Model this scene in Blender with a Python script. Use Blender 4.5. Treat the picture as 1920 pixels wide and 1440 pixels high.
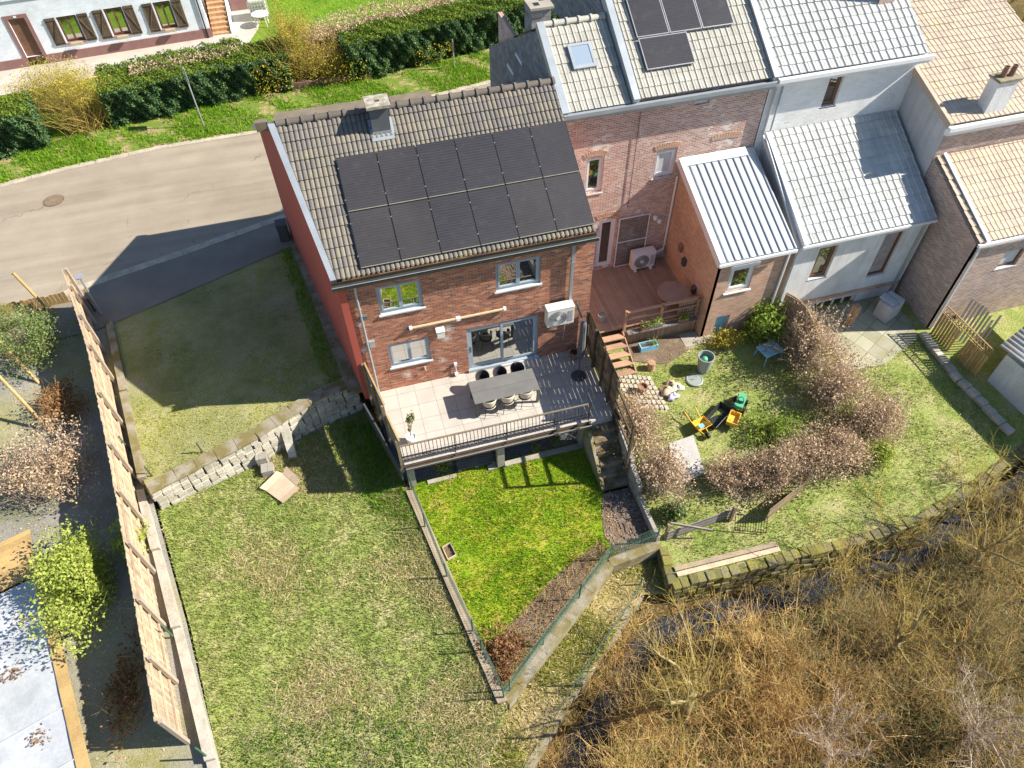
import bpy, bmesh, math, random
import numpy as np
from mathutils import Matrix, Vector
rng = np.random.default_rng(7)
random.seed(7)
S = bpy.context.scene
for o in list(bpy.data.objects):
    bpy.data.objects.remove(o)

# ------------------------------------------------------------------ camera, sky, sun, exposure
cam_d = bpy.data.cameras.new('camera')
cam = bpy.data.objects.new('camera', cam_d)
S.collection.objects.link(cam)
cam_d.sensor_width = 36.0
cam_d.lens = 1365.89 / 1920 * 36
cam_d.clip_start = 0.1
cam_d.clip_end = 2000
r_ = Vector((0.96179705, -0.27357807, -0.01007376))
u_ = Vector((0.21606246, 0.73596827, 0.64161338))
f_ = Vector((0.16811738, 0.61927841, -0.76696206))
mw = Matrix((r_, u_, -f_)).transposed().to_4x4()
mw.translation = Vector((0.5914, -17.3829, 20.3032))
cam.matrix_world = mw
S.camera = cam

SUN = Vector((1.24, -0.27, 1.0)).normalized()          # towards the sun
elev = math.asin(SUN.z)
W = bpy.data.worlds.new('World')
S.world = W
W.use_nodes = True
nt = W.node_tree
bg = nt.nodes['Background']
sky = nt.nodes.new('ShaderNodeTexSky')
sky.sky_type = 'NISHITA'
sky.sun_disc = False
sky.sun_elevation = elev
sky.sun_rotation = math.atan2(SUN.x, SUN.y)
sky.air_density = 1.0
sky.dust_density = 0.4
sky.ozone_density = 4.0
nt.links.new(sky.outputs[0], bg.inputs[0])
bg.inputs[1].default_value = 0.085
sl = bpy.data.lights.new('sun', 'SUN')
sl.energy = 5.0
sl.angle = math.radians(0.5)
sl.color = (1.0, 0.94, 0.84)
so = bpy.data.objects.new('sun', sl)
S.collection.objects.link(so)
so.rotation_euler = SUN.to_track_quat('Z', 'Y').to_euler()
S.render.engine = 'CYCLES'
S.view_settings.view_transform = 'Standard'
S.view_settings.look = 'None'
S.view_settings.exposure = 1.0
S.view_settings.gamma = 1
S.cycles.max_bounces = 6

# ------------------------------------------------------------------ mesh helpers
COL = S.collection
class MB:
    """collects vertices and faces (world metres), then becomes ONE mesh object"""
    def __init__(s):
        s.v = []; s.f = []; s.m = []; s.t = []; s.n = 0
    def add(s, v, f, mi=0, t=None):
        v = np.asarray(v, float).reshape(-1, 3)
        for q in f:
            s.f.append(tuple(int(i) + s.n for i in q)); s.m.append(mi)
            s.t.append(random.random() if t is None else t)
        s.v.append(v); s.n += len(v)
        return s
    def box(s, a, b, mi=0, t=None):
        x0, y0, z0 = a; x1, y1, z1 = b
        v = [(x0,y0,z0),(x1,y0,z0),(x1,y1,z0),(x0,y1,z0),(x0,y0,z1),(x1,y0,z1),(x1,y1,z1),(x0,y1,z1)]
        return s.add(v, [(0,3,2,1),(4,5,6,7),(0,1,5,4),(1,2,6,5),(2,3,7,6),(3,0,4,7)], mi, t)
    def obox(s, c, size, mat=None, mi=0, t=None):
        sx, sy, sz = [q / 2 for q in size]
        v = np.array([(-sx,-sy,-sz),(sx,-sy,-sz),(sx,sy,-sz),(-sx,sy,-sz),(-sx,-sy,sz),(sx,-sy,sz),(sx,sy,sz),(-sx,sy,sz)])
        if mat is not None: v = v @ np.array(mat).T
        return s.add(v + np.array(c), [(0,3,2,1),(4,5,6,7),(0,1,5,4),(1,2,6,5),(2,3,7,6),(3,0,4,7)], mi, t)
    def beam(s, p, q, w, h, mi=0, t=None, up=(0,0,1)):
        """rectangular bar from p to q, w wide, h high"""
        p = np.array(p, float); q = np.array(q, float); d = q - p; L = np.linalg.norm(d); d /= L
        u = np.array(up, float)
        if abs(d @ u) > .98: u = np.array((0., 1, 0))
        x = np.cross(d, u); x /= np.linalg.norm(x); z = np.cross(x, d)
        return s.obox((p + q) / 2, (w, L, h), np.stack([x, d, z], 1), mi, t)
    def tube(s, pts, r, n=8, mi=0, cap=True, t=None):
        pts = [np.array(p, float) for p in pts]
        rs = r if hasattr(r, '__len__') else [r] * len(pts)
        base = s.n; vs = []; fs = []
        for i, p in enumerate(pts):
            a = pts[max(0, i - 1)]; b = pts[min(len(pts) - 1, i + 1)]
            d = b - a; d /= (np.linalg.norm(d) + 1e-9)
            u = np.array((0, 0, 1.)) if abs(d[2]) < .9 else np.array((1., 0, 0))
            x = np.cross(d, u); x /= np.linalg.norm(x); y = np.cross(d, x)
            for k in range(n):
                an = 2 * math.pi * k / n
                vs.append(p + rs[i] * (math.cos(an) * x + math.sin(an) * y))
        for i in range(len(pts) - 1):
            for k in range(n):
                fs.append((i*n+k, i*n+(k+1) % n, (i+1)*n+(k+1) % n, (i+1)*n+k))
        if cap:
            fs.append(tuple(range(n - 1, -1, -1))); fs.append(tuple((len(pts)-1)*n + k for k in range(n)))
        return s.add(vs, fs, mi, t)
    def lathe(s, c, prof, n=20, mi=0, t=None):
        vs = []; fs = []
        for (r, z) in prof:
            for k in range(n):
                a = 2 * math.pi * k / n
                vs.append((c[0] + r * math.cos(a), c[1] + r * math.sin(a), c[2] + z))
        for i in range(len(prof) - 1):
            for k in range(n):
                fs.append((i*n+k, i*n+(k+1) % n, (i+1)*n+(k+1) % n, (i+1)*n+k))
        fs.append(tuple(range(n - 1, -1, -1))); fs.append(tuple((len(prof)-1)*n + k for k in range(n)))
        return s.add(vs, fs, mi, t)
    def prism(s, poly, z0, z1, mi=0, t=None):
        """plan polygon (ccw) between two heights (numbers or functions)"""
        n = len(poly)
        g = lambda z, p: z(*p) if callable(z) else z
        v = [(p[0], p[1], g(z0, p)) for p in poly] + [(p[0], p[1], g(z1, p)) for p in poly]
        f = [tuple(range(n - 1, -1, -1)), tuple(range(n, 2 * n))]
        f += [(i, (i+1) % n, n+(i+1) % n, n+i) for i in range(n)]
        return s.add(v, f, mi, t)
    def quad(s, a, b, c, d, mi=0, t=None):
        return s.add([a, b, c, d], [(0, 1, 2, 3)], mi, t)
    def poly(s, pts, mi=0, t=None):
        return s.add(pts, [tuple(range(len(pts)))], mi, t)
    def extr(s, pts, d, mi=0, t=None):
        """planar outline pts pushed along vector d"""
        n = len(pts); p = np.array(pts, float); q = p + np.array(d)
        f = [tuple(range(n - 1, -1, -1)), tuple(range(n, 2 * n))]
        f += [(i, (i+1) % n, n+(i+1) % n, n+i) for i in range(n)]
        return s.add(np.concatenate([p, q]), f, mi, t)
    def build(s, name, mats, parent=None, local=False, smooth=False, fix=True):
        me = bpy.data.meshes.new(name)
        v = np.concatenate(s.v) if s.v else np.zeros((0, 3))
        if parent is not None and not local:
            off = np.array(parent.location)
            if parent.parent: off = off + np.array(parent.parent.location)
            v = v - off
        me.from_pydata(v.tolist(), [], s.f)
        mats = mats if isinstance(mats, (list, tuple)) else [mats]
        for m_ in mats: me.materials.append(m_)
        if len(mats) > 1: me.polygons.foreach_set('material_index', np.array(s.m, dtype=np.int32))
        at = me.attributes.new('tint', 'FLOAT', 'FACE')
        at.data.foreach_set('value', np.array(s.t, dtype=np.float32))
        if fix:
            b = bmesh.new(); b.from_mesh(me); bmesh.ops.recalc_face_normals(b, faces=b.faces); b.to_mesh(me); b.free()
        if smooth: me.polygons.foreach_set('use_smooth', [True] * len(me.polygons))
        me.update()
        o = bpy.data.objects.new(name, me); COL.objects.link(o)
        if parent is not None: o.parent = parent
        return o

def np_mesh(name, v, f, mats, parent=None, mi=None, smooth=False):
    """fast mesh from numpy arrays; f is (n,3) or (n,4)"""
    me = bpy.data.meshes.new(name)
    v = np.asarray(v, np.float32)
    if parent is not None: v = v - np.array(parent.location, np.float32)
    f = np.asarray(f, np.int32); k = f.shape[1]
    me.vertices.add(len(v)); me.vertices.foreach_set('co', v.ravel())
    me.loops.add(f.size); me.loops.foreach_set('vertex_index', f.ravel())
    me.polygons.add(len(f)); me.polygons.foreach_set('loop_start', np.arange(0, f.size, k, dtype=np.int32))
    me.polygons.foreach_set('loop_total', np.full(len(f), k, dtype=np.int32))
    mats = mats if isinstance(mats, (list, tuple)) else [mats]
    for m_ in mats: me.materials.append(m_)
    if mi is not None: me.polygons.foreach_set('material_index', np.asarray(mi, np.int32))
    if smooth: me.polygons.foreach_set('use_smooth', np.ones(len(f), bool))
    me.update(calc_edges=True); me.validate()
    o = bpy.data.objects.new(name, me); COL.objects.link(o)
    if parent is not None: o.parent = parent
    return o

def tag(o, label=None, cat=None, group=None, kind=None):
    if label: o['label'] = label
    if cat: o['category'] = cat
    if group: o['group'] = group
    if kind: o['kind'] = kind
    return o
def thing(name, label, cat, loc=(0, 0, 0), rz=0, group=None):
    o = bpy.data.objects.new(name, None); COL.objects.link(o)
    o.location = loc; o.rotation_euler = (0, 0, rz); o.empty_display_size = .2
    return tag(o, label, cat, group)
def dup(root, loc, rz=None, label=None, group=None):
    r = root.copy(); COL.objects.link(r); r.location = loc
    if rz is not None: r.rotation_euler = (0, 0, rz)
    tag(r, label, None, group)
    for ch in list(root.children):
        c = ch.copy(); COL.objects.link(c); c.parent = r
        for g in list(ch.children):
            d = g.copy(); COL.objects.link(d); d.parent = c
    return r

# ------------------------------------------------------------------ material helpers
def new_mat(name):
    m = bpy.data.materials.new(name); m.use_nodes = True
    nt = m.node_tree; b = nt.nodes['Principled BSDF']
    return m, nt, b
def node(nt, t, **k):
    n = nt.nodes.new(t)
    for a, v in k.items():
        if a.startswith('i_'):
            n.inputs[int(a[2:])].default_value = v
        else: setattr(n, a, v)
    return n
def math_(nt, op, a, b=None):
    n = nt.nodes.new('ShaderNodeMath'); n.operation = op
    for i, q in enumerate((a, b)):
        if q is None: continue
        if isinstance(q, (int, float)): n.inputs[i].default_value = q
        else: nt.links.new(q, n.inputs[i])
    return n.outputs[0]
def mixc(nt, fac, a, b, mode='MIX'):
    n = nt.nodes.new('ShaderNodeMix'); n.data_type = 'RGBA'; n.blend_type = mode
    for i, q in ((0, fac), (6, a), (7, b)):
        if isinstance(q, (int, float)): n.inputs[i].default_value = q
        elif isinstance(q, (tuple, list)): n.inputs[i].default_value = (*q[:3], 1)
        else: nt.links.new(q, n.inputs[i])
    return n.outputs[2]
def noise(nt, vec, scale, detail=4, rough=.55):
    n = nt.nodes.new('ShaderNodeTexNoise'); n.inputs['Scale'].default_value = scale
    n.inputs['Detail'].default_value = detail; n.inputs['Roughness'].default_value = rough
    if vec is not None: nt.links.new(vec, n.inputs['Vector'])
    return n.outputs[0]
def ramp(nt, fac, stops, interp='LINEAR'):
    n = nt.nodes.new('ShaderNodeValToRGB'); n.color_ramp.interpolation = interp
    e = n.color_ramp.elements
    while len(e) < len(stops): e.new(.5)
    for i, (p, c) in enumerate(stops):
        e[i].position = p; e[i].color = (*(c if hasattr(c, '__len__') else (c, c, c)), 1)
    nt.links.new(fac, n.inputs[0])
    return n.outputs[0]
def bump(nt, b, h, strength=.3, dist=.02):
    n = nt.nodes.new('ShaderNodeBump'); n.inputs['Strength'].default_value = strength
    n.inputs['Distance'].default_value = dist
    nt.links.new(h, n.inputs['Height']); nt.links.new(n.outputs[0], b.inputs['Normal'])
def pos(nt):
    return nt.nodes.new('ShaderNodeNewGeometry').outputs['Position']
def setp(b, rough=.8, spec=.3, metal=0.):
    b.inputs['Roughness'].default_value = rough
    b.inputs['Specular IOR Level'].default_value = spec
    b.inputs['Metallic'].default_value = metal

def M(name, c, c2=None, rough=.8, spec=.3, metal=0., scale=3., fine=40., bmp=.15, contrast=(.35, .65), fineamt=.25, tint=0., streak=0., stcol=(.2, .17, .13)):
    """general surface: two colours in broad patches, fine speckle, bump, optional per-face tint"""
    m, nt, b = new_mat(name); setp(b, rough, spec, metal)
    c2 = c2 or tuple(q * .75 for q in c)
    p = pos(nt)
    n1 = noise(nt, p, scale, 6)
    col = mixc(nt, ramp(nt, n1, [(contrast[0], 0), (contrast[1], 1)]), c, c2)
    n2 = noise(nt, p, fine, 3)
    col = mixc(nt, fineamt, col, mixc(nt, 1.0, col, ramp(nt, n2, [(.3, .35), (.7, 1.6)]), 'MULTIPLY'))
    if tint:
        a = node(nt, 'ShaderNodeAttribute', attribute_name='tint')
        v = math_(nt, 'ADD', math_(nt, 'MULTIPLY', a.outputs['Fac'], 2 * tint), 1 - tint)
        cc = nt.nodes.new('ShaderNodeCombineColor')
        for i in range(3): nt.links.new(v, cc.inputs[i])
        col = mixc(nt, 1.0, col, cc.outputs[0], 'MULTIPLY')
    if streak:
        mp = nt.nodes.new('ShaderNodeMapping'); mp.inputs['Scale'].default_value = (2.6, 2.6, .22); nt.links.new(p, mp.inputs[0])
        st = ramp(nt, noise(nt, mp.outputs[0], 1.6, 7, .65), [(.48, 0), (.72, 1)])
        st2 = ramp(nt, noise(nt, p, .45, 5, .6), [(.5, 0), (.7, .6)])
        col = mixc(nt, math_(nt, 'MULTIPLY', math_(nt, 'MAXIMUM', st, st2), streak), col, stcol)
    nt.links.new(col, b.inputs['Base Color'])
    if bmp: bump(nt, b, n2, bmp, .02)
    return m

def wall_uv(nt):
    """u along the wall, v up, whichever way the wall faces"""
    g = nt.nodes.new('ShaderNodeNewGeometry')
    sp = nt.nodes.new('ShaderNodeSeparateXYZ'); nt.links.new(g.outputs['Position'], sp.inputs[0])
    sn = nt.nodes.new('ShaderNodeSeparateXYZ'); nt.links.new(g.outputs['True Normal'], sn.inputs[0])
    k = math_(nt, 'GREATER_THAN', math_(nt, 'ABSOLUTE', sn.outputs[0]), .7)
    u = math_(nt, 'ADD', math_(nt, 'MULTIPLY', sp.outputs[1], k), math_(nt, 'MULTIPLY', sp.outputs[0], math_(nt, 'SUBTRACT', 1., k)))
    return u, sp.outputs[2], sp
def cells(nt, u, v, w, h, off=.5, joint=.01):
    """running bond: random value per brick, 1 in the joints, second random"""
    vr = math_(nt, 'DIVIDE', v, h); row = math_(nt, 'FLOOR', vr); fv = math_(nt, 'SUBTRACT', vr, row)
    ur = math_(nt, 'ADD', math_(nt, 'DIVIDE', u, w), math_(nt, 'MULTIPLY', row, off))
    colm = math_(nt, 'FLOOR', ur); fu = math_(nt, 'SUBTRACT', ur, colm)
    cv = nt.nodes.new('ShaderNodeCombineXYZ'); nt.links.new(colm, cv.inputs[0]); nt.links.new(row, cv.inputs[1])
    wn = nt.nodes.new('ShaderNodeTexWhiteNoise'); wn.noise_dimensions = '2D'; nt.links.new(cv.outputs[0], wn.inputs['Vector'])
    ju = math_(nt, 'LESS_THAN', fu, joint / w); jv = math_(nt, 'LESS_THAN', fv, joint / h)
    return wn.outputs['Value'], math_(nt, 'MAXIMUM', ju, jv)
def brick(name, stops, mortar, w=.215, h=.065, joint=.012, white=None, amt=.62, rough=.9, soft=.3):
    m, nt, b = new_mat(name); setp(b, rough, .2)
    u, v, sp = wall_uv(nt); p = pos(nt)
    wob = math_(nt, 'MULTIPLY', noise(nt, p, 9., 2), .012)
    r, j = cells(nt, u, math_(nt, 'ADD', v, wob), w, h, .5, joint)
    col = ramp(nt, r, stops, 'CONSTANT')
    n1 = noise(nt, p, 1.1, 5)
    col = mixc(nt, soft, col, mixc(nt, 1., col, ramp(nt, n1, [(.3, .55), (.7, 1.5)]), 'MULTIPLY'))
    n2 = noise(nt, p, 60., 3)
    col = mixc(nt, .35, col, mixc(nt, 1., col, ramp(nt, n2, [(.3, .4), (.7, 1.6)]), 'MULTIPLY'))
    col = mixc(nt, j, col, mortar)
    if white:
        n3 = noise(nt, p, .9, 6, .7)
        n4 = math_(nt, 'ADD', math_(nt, 'MULTIPLY', n3, .8), math_(nt, 'MULTIPLY', r, .2))
        col = mixc(nt, ramp(nt, n4, [(amt, 0), (amt + .05, .75)]), col, white)
    nt.links.new(col, b.inputs['Base Color'])
    h_ = math_(nt, 'ADD', math_(nt, 'MULTIPLY', math_(nt, 'SUBTRACT', 1., j), 1.), math_(nt, 'MULTIPLY', n2, .3))
    bump(nt, b, h_, .5, .008)
    return m
def paving(name, c, c2, w, h, joint, jc, off=0., ox=0., oy=0., rough=.7, var=.12, ang=0.):
    m, nt, b = new_mat(name); setp(b, rough, .3)
    sp = nt.nodes.new('ShaderNodeSeparateXYZ'); p = pos(nt); nt.links.new(p, sp.inputs[0])
    X, Y = sp.outputs[0], sp.outputs[1]
    if ang:
        ca, sa = math.cos(ang), math.sin(ang)
        X, Y = (math_(nt, 'ADD', math_(nt, 'MULTIPLY', X, ca), math_(nt, 'MULTIPLY', Y, sa)),
                math_(nt, 'SUBTRACT', math_(nt, 'MULTIPLY', Y, ca), math_(nt, 'MULTIPLY', X, sa)))
    r, j = cells(nt, math_(nt, 'SUBTRACT', X, ox), math_(nt, 'SUBTRACT', Y, oy), w, h, off, joint)
    col = mixc(nt, ramp(nt, noise(nt, p, 1.7, 6), [(.35, 0), (.65, 1)]), c, c2)
    v = math_(nt, 'ADD', math_(nt, 'MULTIPLY', r, 2 * var), 1 - var)
    cc = nt.nodes.new('ShaderNodeCombineColor')
    for i in range(3): nt.links.new(v, cc.inputs[i])
    col = mixc(nt, 1., col, cc.outputs[0], 'MULTIPLY')
    n2 = noise(nt, p, 45., 3)
    col = mixc(nt, .2, col, mixc(nt, 1., col, ramp(nt, n2, [(.3, .5), (.7, 1.5)]), 'MULTIPLY'))
    col = mixc(nt, j, col, jc)
    nt.links.new(col, b.inputs['Base Color'])
    bump(nt, b, math_(nt, 'SUBTRACT', n2, math_(nt, 'MULTIPLY', j, 2.)), .25, .008)
    return m
def tilemat(name, c, c2, moss=None, rough=.75, var=.26, mossamt=.6):
    """roof tile: own tint per tile, weather streaks, lichen"""
    m, nt, b = new_mat(name); setp(b, rough, .3)
    p = pos(nt)
    a = node(nt, 'ShaderNodeAttribute', attribute_name='tint').outputs['Fac']
    col = mixc(nt, ramp(nt, a, [(.15, 0), (.85, 1)]), c, c2)
    v = math_(nt, 'ADD', math_(nt, 'MULTIPLY', noise(nt, p, 1.3, 5), 2 * var), 1 - var)
    cc = nt.nodes.new('ShaderNodeCombineColor')
    for i in range(3): nt.links.new(v, cc.inputs[i])
    col = mixc(nt, 1., col, cc.outputs[0], 'MULTIPLY')
    n2 = noise(nt, p, 30., 4, .7)
    col = mixc(nt, .4, col, mixc(nt, 1., col, ramp(nt, n2, [(.3, .5), (.7, 1.5)]), 'MULTIPLY'))
    if moss:
        n3 = noise(nt, p, 2.2, 8, .75)
        col = mixc(nt, ramp(nt, n3, [(mossamt, 0), (mossamt + .12, .8)]), col, moss)
        n4 = noise(nt, p, 14., 3, .6)
        col = mixc(nt, ramp(nt, n4, [(.66, 0), (.72, .7)]), col, tuple(q * .45 for q in c))
    nt.links.new(col, b.inputs['Base Color']); bump(nt, b, n2, .2, .01)
    return m
def leafmat(name, cols, rough=.6, trans=.35):
    """foliage: each leaf its own shade"""
    m, nt, b = new_mat(name); setp(b, rough, .12)
    g = nt.nodes.new('ShaderNodeNewGeometry')
    n = len(cols)
    col = ramp(nt, g.outputs['Random Per Island'], [(i / max(1, n - 1), c) for i, c in enumerate(cols)])
    nt.links.new(col, b.inputs['Base Color'])
    if trans:
        t = nt.nodes.new('ShaderNodeBsdfTranslucent'); nt.links.new(col, t.inputs[0])
        mx = nt.nodes.new('ShaderNodeMixShader'); mx.inputs[0].default_value = trans
        nt.links.new(b.outputs[0], mx.inputs[1]); nt.links.new(t.outputs[0], mx.inputs[2])
        nt.links.new(mx.outputs[0], nt.nodes['Material Output'].inputs[0])
    return m
def ground(name, stops, scale=.8, fine=25., rough=.95, bmp=.6, fineamt=.5, dist=.04, stops2=None, s2=.35):
    """soil / turf / gravel: broad patches plus strong fine grain"""
    m, nt, b = new_mat(name); setp(b, rough, .15)
    p = pos(nt)
    n1 = noise(nt, p, scale, 8, .65)
    col = ramp(nt, n1, stops)
    if stops2:
        n0 = noise(nt, p, s2, 5, .6)
        col = mixc(nt, ramp(nt, n0, [(.45, 0), (.6, 1)]), col, ramp(nt, noise(nt, p, scale * 2.3, 6, .7), stops2))
    n2 = noise(nt, p, fine, 4, .7)
    col = mixc(nt, fineamt, col, mixc(nt, 1., col, ramp(nt, n2, [(.32, .15), (.68, 1.9)]), 'MULTIPLY'))
    nt.links.new(col, b.inputs['Base Color']); bump(nt, b, n2, bmp, dist)
    return m
def mirror_glass(name, refl=.5, base=(.015, .02, .022), clear=0.):
    """coated window glass: dark (or clear) with a strong sharp reflection"""
    m, nt, b = new_mat(name); setp(b, .3, .3)
    b.inputs['Base Color'].default_value = (*base, 1)
    gl = nt.nodes.new('ShaderNodeBsdfGlossy'); gl.inputs['Roughness'].default_value = .015
    gl.inputs[0].default_value = (.95, .97, .97, 1)
    under = b.outputs[0]
    if clear:
        tr = nt.nodes.new('ShaderNodeBsdfTransparent'); tr.inputs[0].default_value = (.8, .88, .86, 1)
        m0 = nt.nodes.new('ShaderNodeMixShader'); m0.inputs[0].default_value = clear
        nt.links.new(b.outputs[0], m0.inputs[1]); nt.links.new(tr.outputs[0], m0.inputs[2]); under = m0.outputs[0]
    mx = nt.nodes.new('ShaderNodeMixShader'); mx.inputs[0].default_value = refl
    nt.links.new(under, mx.inputs[1]); nt.links.new(gl.outputs[0], mx.inputs[2])
    nt.links.new(mx.outputs[0], nt.nodes['Material Output'].inputs[0])
    return m
def pvmat(name, line=.02):
    """solar glass: fine cell lines, dust towards the lower edge is left to the dust strip"""
    m, nt, b = new_mat(name); setp(b, .28, .5)
    tc = nt.nodes.new('ShaderNodeTexCoord'); sp = nt.nodes.new('ShaderNodeSeparateXYZ')
    nt.links.new(tc.outputs['Object'], sp.inputs[0])
    r, j = cells(nt, sp.outputs[0], sp.outputs[1], .205, .0925, 0., .006)
    p = pos(nt)
    col = mixc(nt, ramp(nt, noise(nt, p, .5, 3), [(.3, 0), (.7, 1)]), (.036, .033, .033), (.052, .047, .045))
    oi = nt.nodes.new('ShaderNodeObjectInfo')
    col = mixc(nt, math_(nt, 'MULTIPLY', oi.outputs['Random'], .55), col, (.026, .026, .034))
    col = mixc(nt, math_(nt, 'MULTIPLY', r, .15), col, (.07, .064, .06))
    fv = math_(nt, 'FRACT', math_(nt, 'DIVIDE', sp.outputs[1], .0925))
    col = mixc(nt, math_(nt, 'MULTIPLY', math_(nt, 'LESS_THAN', fv, .2), .30), col, (.10, .088, .078))
    d = ramp(nt, noise(nt, p, 3.5, 8, .75), [(.55, 0), (.85, .25)])
    col = mixc(nt, d, col, (.20, .19, .155))
    nt.links.new(col, b.inputs['Base Color'])
    return m

# ------------------------------------------------------------------ terrain heights (terrace floor = 0)
def h_yard(x, y): return 0.0
def h_low(x, y): return -1.65 - .085 * max(-8., min(x, 0.)) + .03 * math.sin(1.7 * x) * math.cos(1.3 * y)
def h_left(x, y): return -.06 * max(0., min(16., 6.5 - y))
def h_lawn(x, y): return -1.65 - .02 * max(0, -5 - y) + .015 * math.sin(2.1 * x + y)
def h_n(x, y): return -.85 - .11 * min(7.5, max(0., -.5 - y)) + .025 * math.sin(1.9 * x) * math.sin(1.5 * y)
STREAM = [(1.0, -15.5), (3.1, -13.1), (4.9, -11.6), (6.6, -10.2), (8.6, -9.9), (12, -10.1), (15, -10.1), (18, -9.6), (21.5, -8.9), (26, -7.3), (34, -4)]
def seg_dist(P, line):
    P = np.asarray(P, float).reshape(-1, 2); best = np.full(len(P), 1e9)
    L = np.asarray(line, float)
    for a, b in zip(L[:-1], L[1:]):
        d = b - a; t = np.clip(((P - a) @ d) / (d @ d), 0, 1)
        best = np.minimum(best, np.linalg.norm(P - a - t[:, None] * d, axis=1))
    return best
def h_brush(x, y):
    d = float(seg_dist([(x, y)], STREAM)[0])
    k = min(1., max(0., (d - .30) / .95)); k = k * k * (3 - 2 * k)
    return -3.35 + k * (.95 + .35 * math.sin(.9 * x + 1) * math.cos(.8 * y)) + .10 * math.sin(3.1 * x) * math.cos(2.7 * y)
def h_bank(x, y):
    # strip of rough grass between the two low walls, falling to the right
    return -2.15 - .02 * max(0, x - 4) + .04 * math.sin(2.3 * x + 1.1 * y)

def in_poly(P, poly):
    x, y = P[:, 0], P[:, 1]; ins = np.zeros(len(P), bool); n = len(poly)
    for i in range(n):
        x0, y0 = poly[i]; x1, y1 = poly[(i + 1) % n]
        c = ((y0 > y) != (y1 > y))
        with np.errstate(divide='ignore', invalid='ignore'):
            ins ^= c & (x < (x1 - x0) * (y - y0) / (y1 - y0 + 1e-12) + x0)
    return ins
def region(name, poly, hf, m, step=1.0):
    """ground sheet: plan outline cut into a grid, then given its heights"""
    b = bmesh.new()
    b.faces.new([b.verts.new((p[0], p[1], 0)) for p in poly])
    xs = [p[0] for p in poly]; ys = [p[1] for p in poly]
    for ax, lo, hi in ((0, min(xs), max(xs)), (1, min(ys), max(ys))):
        q = math.ceil(lo / step) * step
        while q < hi:
            co = [0, 0, 0]; no = [0, 0, 0]; co[ax] = q + 1e-4; no[ax] = 1
            bmesh.ops.bisect_plane(b, geom=b.verts[:] + b.edges[:] + b.faces[:], plane_co=co, plane_no=no)
            q += step
    bmesh.ops.triangulate(b, faces=[f for f in b.faces if len(f.verts) > 4])
    for v in b.verts: v.co.z = hf(v.co.x, v.co.y)
    bmesh.ops.recalc_face_normals(b, faces=b.faces)
    if sum(f.normal.z for f in b.faces) < 0: bmesh.ops.reverse_faces(b, faces=b.faces)
    me = bpy.data.meshes.new(name); b.to_mesh(me); b.free()
    me.materials.append(m)
    me.polygons.foreach_set('use_smooth', [True] * len(me.polygons))
    o = bpy.data.objects.new(name, me); COL.objects.link(o)
    tag(o, kind='structure')
    return o
def sample(poly, dens, mask=None):
    P = np.asarray(poly); lo, hi = P.min(0), P.max(0)
    n = int(dens * np.prod(hi - lo))
    q = rng.uniform(lo, hi, (n, 2)); q = q[in_poly(q, poly)]
    if mask is not None: q = q[mask(q)]
    return q
def blades_arrays(q, z, h, w, lean=.5, per=3, spread=.03):
    """triangular blades: per blades round every point q"""
    n = len(q) * per
    base = np.repeat(np.column_stack([q, z]), per, 0) + np.column_stack([rng.normal(0, spread, (n, 2)), np.zeros(n)])
    a = rng.uniform(0, 2 * np.pi, n); hh = h * rng.uniform(.5, 1.3, n); ww = w * rng.uniform(.6, 1.3, n)
    dx = np.column_stack([np.cos(a), np.sin(a), np.zeros(n)]) * ww[:, None] / 2
    la = rng.uniform(0, 2 * np.pi, n); ll = rng.uniform(.1, lean, n) * hh
    tip = base + np.column_stack([np.cos(la) * ll, np.sin(la) * ll, hh])
    v = np.stack([base - dx, base + dx, tip], 1).reshape(-1, 3)
    v[:, 2] -= .004
    return v, np.arange(len(v)).reshape(-1, 3)
def grass(poly, hf, dens, h, w, m, label, lean=.6, per=3, spread=.03, mask=None, name='grass'):
    q = sample(poly, dens, mask)
    z = np.array([hf(*p) for p in q])
    v, f = blades_arrays(q, z, h, w, lean, per, spread)
    o = np_mesh(name, v, f, m)
    return tag(o, label, 'grass', kind='stuff')
def leaf_arrays(P, size, N=None, flat=0.):
    """one bent-diamond leaf per point, random facing (flat>0 leans them to face up)"""
    n = len(P)
    d = rng.normal(0, 1, (n, 3)); d[:, 2] *= (1 - flat); d /= np.linalg.norm(d, axis=1)[:, None]
    e = rng.normal(0, 1, (n, 3)); e -= (e * d).sum(1)[:, None] * d; e /= np.linalg.norm(e, axis=1)[:, None] + 1e-9
    if flat:
        e[:, 2] *= (1 - flat); e /= np.linalg.norm(e, axis=1)[:, None] + 1e-9
    s = size * rng.uniform(.6, 1.35, n)[:, None]
    a = P - d * s * .5; b = P + d * s * .5
    l = P + e * s * .28; r = P - e * s * .28
    v = np.stack([a, l, b, r], 1).reshape(-1, 3)
    return v, np.arange(len(v)).reshape(-1, 4)
def leaf_cloud(name, P, size, m, parent=None, flat=0.):
    v, f = leaf_arrays(P, size, flat=flat)
    return np_mesh(name, v, f, m, parent)
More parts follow.
